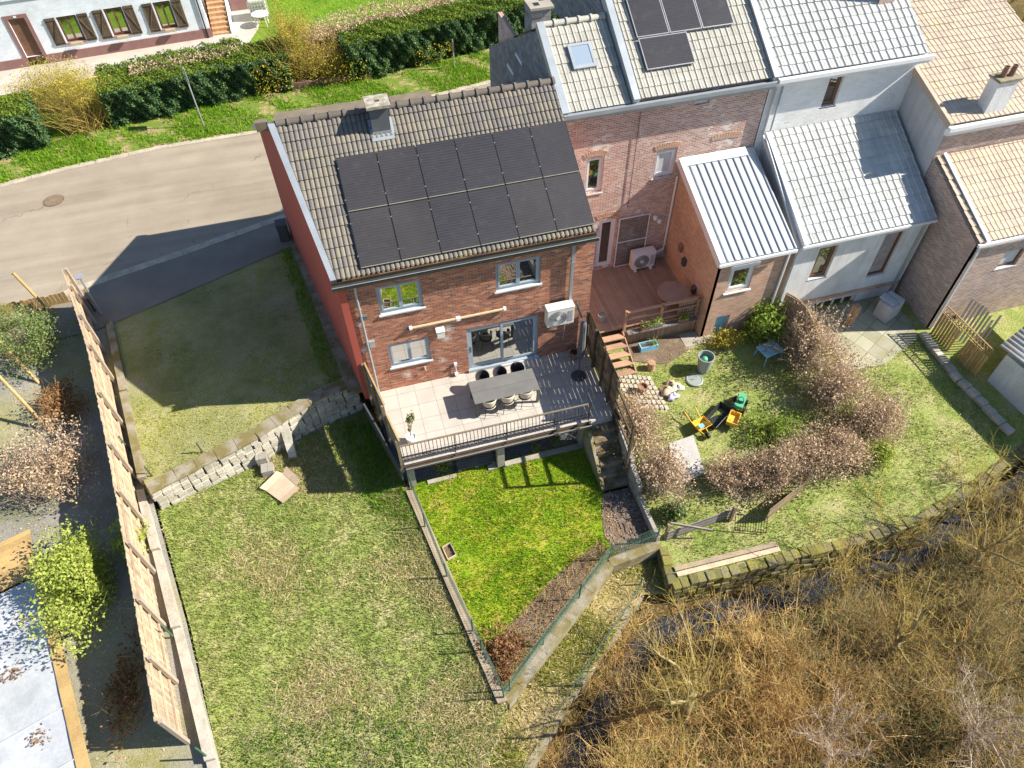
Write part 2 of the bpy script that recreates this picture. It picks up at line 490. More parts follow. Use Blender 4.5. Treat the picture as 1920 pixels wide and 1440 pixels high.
def blob_points(c, r, n, shell=.55, lump=.25, seed=0):
    """points through an uneven ellipsoid, denser to the outside, with gaps"""
    g = np.random.default_rng(seed)
    d = g.normal(0, 1, (n * 2, 3)); d /= np.linalg.norm(d, axis=1)[:, None]
    ph = g.uniform(0, 6.28, 6); k = g.normal(0, 2.2, (6, 3))
    lumpy = 1 + lump * np.sin(d @ k.T + ph).sum(1) / 2.2
    rad = (shell + (1 - shell) * g.uniform(0, 1, n * 2)) * lumpy
    gap = np.sin(d @ (k.T * 1.9) + ph[::-1]).sum(1) + .8 * np.sin((d * rad[:, None]) @ (k.T * 3.1) + ph).sum(1)
    keep = gap > g.normal(-1.2, .9, n * 2)
    return (np.array(c) + d * rad[:, None] * np.array(r))[keep][:n]
def seg_mesh(name, A, B, ra, rb, m, parent=None):
    """many thin three-sided tapering twigs in one mesh"""
    A = np.asarray(A, float); B = np.asarray(B, float); n = len(A)
    d = B - A; d /= np.linalg.norm(d, axis=1)[:, None] + 1e-9
    u = np.where(np.abs(d[:, 2:3]) < .9, np.array([[0, 0, 1.]]), np.array([[1., 0, 0]]))
    x = np.cross(d, u); x /= np.linalg.norm(x, axis=1)[:, None]; y = np.cross(d, x)
    vs = []
    for P, r in ((A, ra), (B, rb)):
        for k in range(3):
            an = 2 * np.pi * k / 3
            vs.append(P + np.asarray(r).reshape(-1, 1) * (np.cos(an) * x + np.sin(an) * y))
    v = np.stack(vs, 1).reshape(-1, 3)
    q = np.array([(0, 1, 4, 3), (1, 2, 5, 4), (2, 0, 3, 5)])
    f = (np.arange(n)[:, None, None] * 6 + q[None]).reshape(-1, 4)
    return np_mesh(name, v, f, m, parent)
def twigs(P, L, r, up=.8, segs=3, curve=.35, g=rng):
    """curved twigs from points P; returns segment arrays"""
    n = len(P); d = g.normal(0, 1, (n, 3)); d[:, 2] = np.abs(d[:, 2]) * .6 + up; d /= np.linalg.norm(d, axis=1)[:, None]
    LL = L * g.uniform(.4, 1.3, n)[:, None]; A = []; B = []; ra = []; rb = []
    p = np.array(P, float); rr = r * g.uniform(.6, 1.3, n)
    for k in range(segs):
        q = p + d * LL / segs
        A.append(p); B.append(q); ra.append(rr * (1 - k / segs * .7)); rb.append(rr * (1 - (k + 1) / segs * .7))
        p = q; d = d + g.normal(0, curve, (n, 3)); d /= np.linalg.norm(d, axis=1)[:, None]
    return np.concatenate(A), np.concatenate(B), np.concatenate(ra), np.concatenate(rb)

# ------------------------------------------------------------------ materials
m_asphalt, _nt, _b = new_mat('asphalt'); setp(_b, .9, .2)
_p = pos(_nt)
_c = ramp(_nt, noise(_nt, _p, .35, 6, .6), [(.35, (.285, .235, .172)), (.65, (.35, .295, .22))])
_n2 = noise(_nt, _p, 55, 3, .7)
_c = mixc(_nt, .35, _c, mixc(_nt, 1., _c, ramp(_nt, _n2, [(.3, .35), (.7, 1.6)]), 'MULTIPLY'))
_v = _nt.nodes.new('ShaderNodeTexVoronoi'); _v.feature = 'DISTANCE_TO_EDGE'; _v.inputs['Scale'].default_value = .16
_w = _nt.nodes.new('ShaderNodeVectorMath'); _w.operation = 'ADD'
_nn = _nt.nodes.new('ShaderNodeTexNoise'); _nn.inputs['Scale'].default_value = .9; _nn.inputs['Detail'].default_value = 6
_nt.links.new(_p, _nn.inputs['Vector'])
_sc = _nt.nodes.new('ShaderNodeVectorMath'); _sc.operation = 'SCALE'; _sc.inputs['Scale'].default_value = 2.2
_nt.links.new(_nn.outputs['Color'], _sc.inputs[0]); _nt.links.new(_p, _w.inputs[0]); _nt.links.new(_sc.outputs[0], _w.inputs[1])
_nt.links.new(_w.outputs[0], _v.inputs['Vector'])
_cr = math_(_nt, 'MULTIPLY', ramp(_nt, _v.outputs[0], [(.002, 1), (.007, 0)]), ramp(_nt, noise(_nt, _p, .5, 2), [(.5, 0), (.6, .8)]))
_c = mixc(_nt, _cr, _c, (.13, .115, .095))
_mp = _nt.nodes.new('ShaderNodeMapping'); _mp.inputs['Rotation'].default_value = (0, 0, -.12); _mp.inputs['Scale'].default_value = (.06, .75, 1); _nt.links.new(_p, _mp.inputs[0])
_c = mixc(_nt, .5, _c, mixc(_nt, 1., _c, ramp(_nt, noise(_nt, _mp.outputs[0], 1.5, 5, .6), [(.35, .72), (.65, 1.18)]), 'MULTIPLY'))
_c = mixc(_nt, ramp(_nt, noise(_nt, _p, 1.9, 7, .75), [(.62, 0), (.74, .5)]), _c, (.17, .145, .11))
_nt.links.new(_c, _b.inputs['Base Color']); bump(_nt, _b, _n2, .3, .01)
m_pave = M('pavement_asphalt', (.25, .215, .165), (.20, .175, .14), .9, scale=.7, fine=50, bmp=.3)
m_kerb = M('kerb_stone', (.50, .43, .32), (.36, .31, .235), .9, scale=2.5, fine=35, bmp=.4)
m_verge = ground('verge_soil', [(.35, (.13, .20, .03)), (.50, (.16, .21, .035)), (.58, (.36, .27, .14)), (.7, (.27, .20, .11))], 1.1, 20)
m_turf = ground('turf_soil', [(.3, (.12, .23, .012)), (.48, (.20, .29, .014)), (.6, (.31, .31, .03)), (.72, (.38, .29, .11))], 1.6, 26, fineamt=.6)
m_rough = ground('rough_turf', [(.32, (.18, .24, .05)), (.5, (.25, .28, .08)), (.68, (.38, .33, .17))], .9, 18, fineamt=.55)
m_gravel = ground('yard_gravel', [(.3, (.15, .16, .07)), (.5, (.26, .245, .21)), (.7, (.31, .29, .26))], .45, 30, fineamt=.45,
                  stops2=[(.35, (.24, .23, .08)), (.65, (.36, .32, .20))], s2=.16)
m_yard = ground('mossy_yard', [(.3, (.17, .19, .055)), (.5, (.25, .245, .10)), (.7, (.33, .30, .21))], .6, 26, fineamt=.5, stops2=[(.35, (.26, .26, .06)), (.65, (.36, .33, .17))], s2=.3)
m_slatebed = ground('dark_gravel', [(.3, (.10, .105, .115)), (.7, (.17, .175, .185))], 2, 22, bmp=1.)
m_soil = ground('brown_soil', [(.3, (.12, .085, .055)), (.55, (.20, .145, .10)), (.72, (.31, .235, .16))], 1.8, 24, bmp=.9)
m_bank = ground('bank_soil', [(.3, (.21, .20, .05)), (.5, (.34, .27, .11)), (.7, (.46, .35, .19))], .9, 18, bmp=.8, fineamt=.6)
m_brushsoil = ground('brush_soil', [(.3, (.06, .044, .018)), (.5, (.11, .078, .03)), (.7, (.18, .125, .05))], .7, 14, bmp=1., fineamt=.6)
m_farlawn = ground('far_lawn', [(.35, (.10, .20, .012)), (.65, (.17, .27, .02))], .5, 25, bmp=.6)
m_path = M('pale_path', (.50, .45, .38), (.42, .37, .31), .9, scale=1.2)
m_base = ground('base_earth', [(.3, (.10, .10, .04)), (.7, (.2, .17, .09))], .1, 3)
m_water, _nt, _b = new_mat('stream_water'); setp(_b, .16, .35); _b.inputs['Base Color'].default_value = (.045, .05, .06, 1)
bump(_nt, _b, noise(_nt, pos(_nt), 6, 3), .15, .03)

m_brick = brick('house_brick', [(0, (.36, .125, .07)), (.15, (.44, .17, .09)), (.33, (.30, .10, .062)), (.50, (.49, .215, .12)), (.64, (.39, .145, .078)), (.78, (.27, .105, .075)), (.88, (.53, .27, .17)), (.94, (.16, .092, .08))],
                (.38, .29, .215), .21, .062, .013, None)
def add_spots(m, spots, col):
    nt = m.node_tree; b = nt.nodes['Principled BSDF']; src = b.inputs['Base Color'].links[0].from_socket; p = pos(nt)
    mp = nt.nodes.new('ShaderNodeMapping'); mp.inputs['Scale'].default_value = (1, 1, 3.2); nt.links.new(p, mp.inputs[0]); n = noise(nt, mp.outputs[0], 9., 6, .75); acc = src
    for c, r in spots:
        d = nt.nodes.new('ShaderNodeVectorMath'); d.operation = 'DISTANCE'; nt.links.new(p, d.inputs[0]); d.inputs[1].default_value = c
        f = math_(nt, 'SUBTRACT', math_(nt, 'ADD', n, .0), math_(nt, 'MULTIPLY', d.outputs['Value'], .30 / r))
        acc = mixc(nt, ramp(nt, f, [(.36, 0), (.46, .75)]), acc, col)
    nt.links.new(acc, b.inputs['Base Color'])
add_spots(m_brick, [((3.1, 0, 2.5), .42), ((3.0, 0, 2.0), .36), ((2.75, 0, .95), .26), ((1.45, 0, .6), .34), ((3.35, 0, 2.85), .25), ((.25, 0, 3.5), .3), ((.2, 0, 2.3), .35)], (.68, .63, .58))
m_brick_pale = brick('weathered_brick', [(0, (.50, .30, .235)), (.2, (.44, .235, .17)), (.45, (.56, .36, .285)), (.7, (.40, .215, .16)), (.88, (.34, .21, .17))],
                     (.66, .60, .54), .22, .07, .018, (.74, .70, .65), .60)
m_brick_orange = brick('annex_brick', [(0, (.52, .31, .20)), (.3, (.56, .35, .23)), (.65, (.48, .275, .17)), (.9, (.42, .245, .16))], (.55, .46, .38), .21, .065, .012)
m_brick_grey = brick('old_brick', [(0, (.44, .30, .24)), (.3, (.36, .24, .20)), (.6, (.50, .36, .29)), (.85, (.30, .24, .22))], (.56, .50, .45), .21, .067, .015, (.6, .57, .53), .63)
m_white_brick = brick('whitewashed_brick', [(0, (.74, .73, .70)), (.35, (.78, .77, .75)), (.7, (.70, .69, .66)), (.94, (.58, .53, .48))], (.69, .68, .66), .22, .07, .012, (.80, .80, .78), .5)
m_white_render = M('white_render', (.72, .73, .72), (.58, .58, .56), .85, scale=1.2, fine=30, contrast=(.4, .75), streak=.55, stcol=(.40, .37, .32))
m_grey_render = M('grey_render', (.54, .54, .54), (.42, .42, .42), .9, scale=.9, fine=25, streak=.5, stcol=(.30, .28, .26))
m_house_white = brick('white_painted_wall', [(0, (.74, .77, .80)), (.5, (.77, .80, .83)), (.85, (.71, .74, .77))], (.70, .73, .76), .3, .075, .012)
m_plinth = M('plinth_purple', (.30, .165, .145), (.25, .135, .12), .8, scale=2)
m_red = M('red_render', (.44, .10, .07), (.40, .09, .063), .85, scale=.8, fine=80, bmp=.2, fineamt=.12, streak=.35, stcol=(.24, .10, .08))
m_slate = brick('slate_cladding', [(0, (.23, .22, .22)), (.4, (.28, .27, .27)), (.8, (.20, .19, .19))], (.12, .12, .12), .3, .16, .015)
m_tile = tilemat('ribbed_tiles', (.205, .18, .138), (.155, .14, .125), (.29, .25, .13), mossamt=.6)
m_tile_grey = tilemat('pale_concrete_tiles', (.42, .395, .33), (.36, .34, .29), (.33, .30, .21), mossamt=.68)
m_tile_white = tilemat('light_grey_tiles', (.47, .47, .44), (.41, .41, .39), (.38, .36, .28), mossamt=.7)
m_tile_tan = tilemat('tan_clay_tiles', (.52, .41, .30), (.44, .35, .27), (.48, .44, .22), mossamt=.56)
m_mosstile = tilemat('mossy_tile_ends', (.27, .25, .10), (.22, .19, .12), (.33, .32, .06), mossamt=.5)
m_ridge = tilemat('ridge_tiles', (.15, .125, .10), (.12, .10, .085), (.24, .19, .09), mossamt=.6)
m_zinc = M('zinc_trim', (.40, .43, .45), (.33, .36, .38), .45, .5, .35, scale=1.5, fine=30, bmp=.03, fineamt=.1)
m_metalroof = M('pale_metal_roof', (.50, .55, .56), (.46, .51, .52), .4, .5, .1, scale=.6, fine=20, bmp=.02, fineamt=.08)
m_rib = M('roof_rib_grey', (.33, .34, .38), (.30, .31, .34), .6, fineamt=.1)  # ribs a darker blue-grey than the roof sheet
m_corr = M('corrugated_sheet', (.47, .52, .51), (.56, .50, .40), .7, scale=1.1, fine=20, fineamt=.3)
m_frame = M('grey_blue_frame', (.36, .42, .46), (.33, .39, .43), .5, .4, fineamt=.05, bmp=0)
m_whiteframe = M('white_frame', (.78, .78, .77), (.72, .72, .71), .5, .4, fineamt=.08, bmp=0)
m_woodframe = M('brown_frame', (.20, .10, .06), (.15, .075, .045), .6, fineamt=.2)
m_sill = M('stone_sill', (.52, .53, .53), (.44, .45, .45), .8, scale=5)
m_glass = mirror_glass('window_glass', .6)
m_glass_dim = mirror_glass('dim_window_glass', .30, (.03, .03, .03))
m_glass_clear = mirror_glass('door_glass', .50, (.02, .03, .03), .75)
m_blind = M('roller_blind', (.56, .56, .55), (.50, .50, .49), .8, fineamt=.1)
m_room = M('room_floor', (.16, .14, .12)); m_roomwall = M('room_wall', (.10, .12, .12))
m_curtain = M('curtain_fabric', (.22, .33, .33), (.17, .26, .27), .9, scale=6)
m_pv = pvmat('solar_glass'); m_pvframe = M('black_anodised', (.03, .03, .032), (.025, .025, .028), .45, .5, fineamt=.05, bmp=0)
m_alu = M('aluminium_clamp', (.45, .45, .45), (.40, .40, .40), .35, .5, .6, fineamt=.05, bmp=0)
m_dust = M('settled_dust', (.26, .24, .17), (.20, .185, .135), .9, scale=7, fine=50)
m_darkmetal = M('dark_grey_metal', (.075, .078, .082), (.065, .067, .07), .5, .4, fineamt=.1, bmp=0)
m_greymetal = M('grey_lacquer', (.12, .13, .135), (.10, .11, .115), .6, .4, fineamt=.15, scale=2)
m_terrace = paving('terrace_tiles', (.44, .40, .345), (.49, .45, .395), .655, .655, .017, (.27, .235, .185), 0., .27, -.32 + .655 * 8, .55, .06)
m_concrete = M('concrete', (.40, .36, .30), (.31, .28, .225), .9, scale=1.6, fine=30, bmp=.35)
m_concrete_moss = M('mossy_concrete', (.30, .265, .20), (.19, .155, .06), .95, scale=2.2, fine=25, bmp=.5, contrast=(.4, .6))
m_stair = M('stained_concrete_steps', (.24, .185, .12), (.11, .08, .035), .95, scale=2.4, fine=25, bmp=.5, contrast=(.42, .62))
m_block = brick('concrete_blocks', [(0, (.30, .275, .24)), (.5, (.33, .305, .27)), (.85, (.25, .225, .19))], (.22, .19, .13), .42, .2, .02)
m_wood = M('weathered_timber', (.27, .20, .115), (.19, .145, .095), .85, scale=3, fine=50, fineamt=.35, tint=.2)
m_wood_grey = M('grey_timber', (.24, .215, .185), (.19, .17, .15), .85, scale=3, fine=50, fineamt=.35, tint=.2)
m_wood_dark = M('dark_brown_timber', (.13, .09, .055), (.09, .065, .042), .85, scale=3, fine=50, fineamt=.35, tint=.25)
m_wood_pale = M('pale_larch', (.56, .41, .26), (.40, .31, .22), .85, scale=2, fine=45, fineamt=.4, tint=.28, streak=.35, stcol=(.30, .26, .21))
m_wood_pale2 = M('greyed_larch', (.42, .34, .25), (.34, .28, .22), .85, scale=3, fine=45, fineamt=.4)
m_wood_deck = M('deck_boards', (.36, .26, .19), (.30, .22, .165), .85, scale=2, fine=40, fineamt=.3, tint=.12)
m_wood_red = M('reddish_timber', (.44, .27, .17), (.35, .215, .135), .85, scale=3, fine=40, fineamt=.3, tint=.15)
m_wood_gold = M('golden_timber', (.48, .32, .13), (.38, .25, .10), .8, scale=2, fine=40, fineamt=.3, tint=.15)
m_black = M('black_plastic', (.025, .025, .027), (.02, .02, .022), .5, .4, fineamt=.1, bmp=0)
m_iron = M('wrought_iron', (.045, .037, .033), (.08, .05, .032), .6, .4, scale=12, fineamt=.2, bmp=.1)
m_railtop = M('brown_rail_cap', (.22, .175, .12), (.17, .135, .09), .6, .4, fineamt=.2)
m_tabletop = M('grey_table_slats', (.165, .16, .15), (.14, .135, .125), .65, .35, scale=2.5, fine=40, fineamt=.15, tint=.06)
m_tableleg = M('table_leg_grey', (.15, .135, .115), (.13, .12, .10), .7)
m_chair = M('cream_shell', (.56, .48, .36), (.52, .44, .33), .6, fineamt=.06, bmp=0)
m_chair_dark = M('charcoal_shell', (.10, .092, .088), (.085, .08, .076), .7, fineamt=.1, bmp=0)
m_cushion = M('dark_seat_pad', (.04, .035, .034), (.03, .028, .028), .9)
m_canvas = M('folded_canvas_grey', (.13, .128, .125), (.10, .10, .098), .9, scale=6)
m_white = M('white_plastic', (.82, .82, .80), (.78, .78, .76), .45, .45, fineamt=.05, bmp=0)
m_cream = M('cream_casing', (.74, .69, .60), (.68, .63, .55), .5, .4, fineamt=.06, bmp=0)
m_beige = M('awning_fabric', (.56, .43, .26), (.48, .37, .22), .8, scale=8)
m_plantleaf = leafmat('shrub_leaves', [(.05, .10, .02), (.12, .20, .03), (.22, .24, .04), (.35, .16, .06)])
m_greenmetal = M('green_painted_post', (.05, .13, .075), (.045, .11, .065), .6, .4, fineamt=.2)
m_wire = M('green_wire', (.10, .17, .11), (.09, .15, .10), .6, .4, fineamt=.05, bmp=0)
m_galv = M('galvanised_steel', (.50, .51, .52), (.44, .45, .46), .4, .5, .5, fineamt=.1, bmp=0)
m_cast = M('cast_iron_lid', (.17, .12, .075), (.13, .095, .06), .7, .4, scale=9)
m_terracotta = M('terracotta', (.30, .17, .11), (.25, .14, .09), .85)
m_pebble = M('white_pebbles', (.66, .63, .58), (.55, .52, .47), .8, tint=.2)
m_stone = M('rubble_stone', (.50, .46, .38), (.35, .32, .25), .95, scale=2, fine=20, bmp=.6, tint=.2)
m_stone_moss = M('mossy_rubble', (.17, .15, .09), (.20, .18, .045), .95, scale=2, fine=15, bmp=.7, tint=.25, contrast=(.4, .6))
m_card = M('cardboard', (.55, .42, .30), (.48, .36, .25), .9, scale=4)
m_tarp = M('white_tarpaulin', (.48, .495, .51), (.37, .385, .39), .6, .3, scale=1.1, fine=12, fineamt=.12, contrast=(.45, .7), streak=.4, stcol=(.36, .36, .33))
m_deadleaf = leafmat('dead_leaves', [(.20, .11, .05), (.33, .19, .10), (.14, .08, .04)], .8, .1)
m_toy_y = M('yellow_plastic', (.75, .46, .05), (.70, .42, .05), .45, .45, fineamt=.05, bmp=0)
m_toy_g = M('green_plastic', (.10, .42, .22), (.09, .38, .20), .45, .45, fineamt=.05, bmp=0)
m_toy_b = M('blue_plastic', (.22, .52, .66), (.20, .48, .62), .45, .45, fineamt=.05, bmp=0)
m_toy_p = M('lilac_cloth', (.45, .40, .62), (.55, .48, .60), .8, scale=9, tint=.3)
m_bin = M('grey_green_bin', (.30, .33, .31), (.27, .30, .28), .55, .4, fineamt=.08, bmp=0)
m_ibc = M('ivory_tank', (.62, .60, .42), (.56, .54, .38), .5, .4)
m_steptile = paving('stair_clay_tiles', (.50, .30, .16), (.42, .24, .12), .3, .3, .02, (.26, .17, .10), 0.)
m_flower = M('flower_box', (.50, .42, .28), (.42, .36, .24), .8)
m_bark = M('bark_olive', (.36, .29, .13), (.26, .20, .10), .9, scale=6, fine=40, fineamt=.35)
m_bark_pale = M('pale_dead_twigs', (.48, .38, .28), (.40, .31, .22), .9, scale=6)
m_twig = leafmat('brush_twigs', [(.54, .33, .11), (.70, .45, .17), (.40, .24, .085), (.78, .56, .28), (.56, .43, .10)], .9, 0.)
m_twig_gold = leafmat('golden_twigs', [(.38, .28, .07), (.52, .40, .10), (.42, .30, .10), (.30, .23, .08)], .9, 0.)
m_blade_lawn = leafmat('lawn_blades', [(.11, .30, .010), (.18, .39, .012), (.28, .45, .016), (.46, .49, .03), (.55, .46, .12), (.14, .34, .010)], .7, .4)
m_blade_lush = leafmat('lush_blades', [(.09, .26, .012), (.17, .37, .02), (.27, .43, .03), (.36, .42, .06)], .7, .4)
m_blade_rough = leafmat('rough_blades', [(.17, .28, .05), (.25, .35, .07), (.34, .38, .11), (.52, .44, .24), (.20, .31, .05)], .8, .35)
m_blade_bank = leafmat('bank_blades', [(.20, .33, .03), (.34, .40, .05), (.48, .44, .10), (.26, .36, .03)], .8, .35)
m_blade_dry = leafmat('dry_blades', [(.56, .45, .24), (.66, .55, .33), (.44, .35, .16), (.36, .36, .09)], .9, .3)
m_hedge = leafmat('hedge_leaves', [(.045, .10, .045), (.08, .155, .062), (.115, .20, .075), (.18, .26, .08)], .5, .25)
m_hedgetop = leafmat('hedge_top_leaves', [(.10, .18, .02), (.17, .25, .03), (.24, .30, .04), (.09, .15, .025)], .55, .3)  # hedge tops lighter and yellower than the sides: sunlight painted into the leaf colour
m_forsythia = leafmat('olive_yellow_buds', [(.42, .36, .05), (.56, .48, .07), (.34, .28, .06), (.66, .57, .08)], .7, .3)
m_yellowfl = leafmat('yellow_blossom', [(.62, .50, .03), (.50, .42, .04), (.30, .30, .05)], .7, .3)
m_brownhedge = leafmat('beech_brown_leaves', [(.48, .33, .20), (.62, .46, .31), (.38, .25, .15), (.70, .54, .38), (.42, .34, .16)], .8, .25)
m_bamboo = leafmat('bamboo_leaves', [(.32, .42, .06), (.46, .52, .10), (.56, .58, .17), (.24, .34, .05)], .7, .4)
m_laurel = leafmat('laurel_leaves', [(.14, .24, .03), (.24, .34, .05), (.34, .42, .08)], .5, .35)
m_evergreen = leafmat('evergreen_leaves', [(.10, .17, .05), (.20, .28, .08), (.32, .38, .14)], .6, .3)
m_dryfern = leafmat('dry_fern', [(.24, .10, .04), (.34, .17, .08), (.16, .07, .03), (.42, .26, .14)], .9, .2)
m_ivy = leafmat('ivy_leaves', [(.05, .11, .02), (.10, .19, .03), (.17, .25, .04)], .5, .3)
m_pinkwood = leafmat('fallen_leaves', [(.45, .30, .17), (.36, .22, .12), (.56, .44, .28)], .9, .1)

# ------------------------------------------------------------------ ground, road, water
LOT = lambda y: -.2 - .174 * y                # property line and gable: x as a function of y
g0 = MB(); g0.quad((-400, -400, -4.2), (400, -400, -4.2), (400, 400, -4.2), (-400, 400, -4.2)); tag(g0.build('ground', m_base), kind='structure')
KERB = [(-60, -11), (-13.5, 7.9), (-10.85, 9.12), (-6.6, 10.27), (-2.05, 11.6), (5, 13.3), (14, 15), (60, 24)]
FAR = [(-60, 8), (-20, 16.6), (-15, 17.87), (-12.3, 18.45), (-7.7, 19.1), (-2.7, 19.15), (3.2, 19.45), (6.2, 19.97), (10, 20.65), (20, 22.6), (60, 31)]
LOTEDGE = [(-60, -14), (-13.3, 7.0), (-9.9, 7.0), (-2.0, 9.75)]
region('road', KERB + FAR[::-1], lambda x, y: 0.006 * math.sin(x * .7), m_asphalt, 4)
off = lambda L, d: [(x, y + d) for x, y in L]
kb = MB()
kk = KERB[1:-1]
for (a, b) in zip(kk[:-1], kk[1:]):
    a_ = np.array(a); b_ = np.array(b); L = np.linalg.norm(b_ - a_); n = max(1, int(L / 1.0)); nn_ = np.array((b_[1] - a_[1], a_[0] - b_[0])) / L
    for i in range(n):
        p = a_ + (b_ - a_) * (i + .006) / n; q = a_ + (b_ - a_) * (i + .994) / n
        kb.prism([tuple(p + nn_ * .38), tuple(q + nn_ * .38), tuple(q), tuple(p)], -.08, .03 + random.uniform(-.004, .004))
fk = FAR[1:-1]
for (a, b) in zip(fk[:-1], fk[1:]):
    a_ = np.array(a); b_ = np.array(b); L = np.linalg.norm(b_ - a_); n = max(1, int(L / 1.2)); nn_ = np.array((a_[1] - b_[1], b_[0] - a_[0])) / L
    for i in range(n):
        p = a_ + (b_ - a_) * (i + .005) / n; q = a_ + (b_ - a_) * (i + .995) / n
        kb.prism([tuple(p - nn_ * .32), tuple(q - nn_ * .32), tuple(q + nn_ * .02), tuple(p + nn_ * .02)], -.08, .025 + random.uniform(-.004, .004))
tag(kb.build('kerb', m_kerb), kind='structure')
region('pavement', [(-60, -13), (-13.3, 7.0), (-10.8, 8.72), (-6.55, 9.87), (-2.0, 11.2), (5, 12.9), (9, 13.6), (9, 10.3), (-2.0, 10.3), (-1.9, 9.2), (-9.3, 6.35), (-9.9, 6.2), (-13.3, 6.0), (-60, -16)],
       lambda x, y: .022, m_pave, 3)
VERGE = FAR + [(60, 38), (24, 26.2), (11, 24.2), (5, 23.1), (-1.3, 23.2), (-8, 22.2), (-13, 21.2), (-20, 20), (-60, 12)]
region('verge', VERGE, lambda x, y: .03 + .02 * math.sin(x * 1.3), m_verge, 2)
FARG = [(-60, 12), (-20, 20), (-13, 21.2), (-8, 22.2), (-1.3, 23.2), (5, 23.1), (11, 24.2), (24, 26.2), (60, 38), (90, 90), (-90, 90)]
region('far_garden', FARG, lambda x, y: -.02 - .03 * max(0, min(8, y - 24)), m_farlawn, 3)
region('garden_path', [(-24, 26.0), (-9.6, 28.0), (-6.0, 28.9), (-3.0, 29.2), (-2.2, 31.5), (-1.4, 38), (-5.0, 38), (-5.0, 31.2), (-12, 30.7), (-24, 29.8)],
       lambda x, y: .01 - .03 * max(0, min(8, y - 24)), m_path, 2)
# raised yard left of the house, held by a rubble wall
YARD = [(-9.3, 6.6), (-2.0, 9.6), (-1.98, 10.2), LOT_P := (-.2, 0), (-.35, .55), (-1.55, .35), (-4.06, -.9), (-6.7, -1.8), (-7.6, -2.05), (-8.3, .6)]
region('gravel_yard', YARD, lambda x, y: -.05 * max(0, min(1, (2 - y) / 3)) + .012 * math.sin(2 * x) * math.cos(1.7 * y), m_yard, .6)
LOWL = [(-.1, .3), (.5, -3.3), (1.95, -11.2), (1.2, -12.4), (-1.5, -16), (-6, -16), (-5.75, -11.3), (-6.6, -6.6), (-7.6, -2.2), (-6.7, -1.5), (-4.06, -.6), (-1.55, .7), (-.4, 1.2)]
region('lower_lawn', LOWL, h_low, m_rough, .5)
LEFTG = [(-13.3, 6.4), (-9.9, 6.6), (-9.3, 6.6), (-8.3, .6), (-7.6, -2.1), (-6.6, -6.6), (-5.75, -11.3), (-6, -16), (-40, -16), (-40, 6.4)]
region('slate_garden', LEFTG, h_left, m_gravel, 1.0)
LAWN = [(.62, -3.0), (7.1, -3.0), (7.1, -5.4), (8.15, -5.4), (8.15, -7.75), (6.5, -7.85), (1.85, -11.0), (1.6, -9.2)]
region('lawn', LAWN, h_lawn, m_turf, .5)
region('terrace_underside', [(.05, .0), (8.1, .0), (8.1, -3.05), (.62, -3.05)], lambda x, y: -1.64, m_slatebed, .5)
SOILB = [(7.05, -5.35), (8.12, -5.35), (8.12, -7.6), (6.75, -7.6), (6.55, -6.9), (6.75, -6.1)]
region('worn_soil', SOILB, lambda x, y: h_lawn(x, y) + .012, m_soil, .3)
BED = [(6.35, -7.0), (6.65, -7.65), (1.95, -10.75), (1.72, -9.7), (2.3, -9.15), (4.6, -7.75)]
region('planting_bed', BED, lambda x, y: h_lawn(x, y) + .014, m_soil, .3)
NG = [(8.2, 3.9), (8.2, -7.7), (8.0, -9.05), (12.2, -9.25), (16.7, -9.3), (22.5, -7.8), (30, -5), (30, 4), (22, 4)]
region('neighbour_garden', NG, h_n, m_rough, .5)
BANK = [(1.9, -11.2), (6.5, -8.0), (8.2, -7.85), (8.1, -9.2), (7.1, -8.95), (4.9, -10.6), (2.1, -12.75), (-.5, -16), (-2, -16)]
region('bank', BANK, h_bank, m_bank, .5)
BRUSH = [(-1.2, -16.5), (2.1, -12.65), (4.9, -10.5), (7.15, -8.85), (8.1, -9.1), (12.2, -9.2), (16.7, -9.25), (22.5, -7.75), (30, -5), (45, 0), (45, -40), (-10, -40)]
region('stream_valley', BRUSH, h_brush, m_brushsoil, .6)
wl = STREAM
wtb = MB()
L_ = [np.array(p) for p in wl]; lf = []; rt = []
for i, p in enumerate(L_):
    d = L_[min(i + 1, len(L_) - 1)] - L_[max(i - 1, 0)]; d /= np.linalg.norm(d); n_ = np.array((-d[1], d[0])) * (.6 if p[0] < 9 else .9)
    lf.append(p + n_); rt.append(p - n_)
for i in range(len(L_) - 1):
    wtb.quad((*rt[i], -3.2), (*rt[i+1], -3.2), (*lf[i+1], -3.2), (*lf[i], -3.2))
tag(wtb.build('stream', m_water), kind='structure')

# ------------------------------------------------------------------ building helpers
def wall_y(mb, x0, x1, z0, z1, y, openings=(), depth=.12, mi=0, flip=1):
    """wall in an x-z plane with real openings and reveals; openings = (x0, x1, z0, z1)"""
    xs = sorted({x0, x1, *[o[0] for o in openings], *[o[1] for o in openings]})
    zs = sorted({z0, z1, *[o[2] for o in openings], *[o[3] for o in openings]})
    for a, b in zip(xs[:-1], xs[1:]):
        for c, d in zip(zs[:-1], zs[1:]):
            cx, cz = (a + b) / 2, (c + d) / 2
            if any(o[0] < cx < o[1] and o[2] < cz < o[3] for o in openings): continue
            mb.quad((a, y, c), (b, y, c), (b, y, d), (a, y, d), mi)
    for (a, b, c, d) in openings:
        Y = y + depth
        mb.quad((a, y, c), (a, Y, c), (a, Y, d), (a, y, d), mi); mb.quad((b, y, c), (b, y, d), (b, Y, d), (b, Y, c), mi)
        mb.quad((a, y, d), (a, Y, d), (b, Y, d), (b, y, d), mi); mb.quad((a, y, c), (b, y, c), (b, Y, c), (a, Y, c), mi)
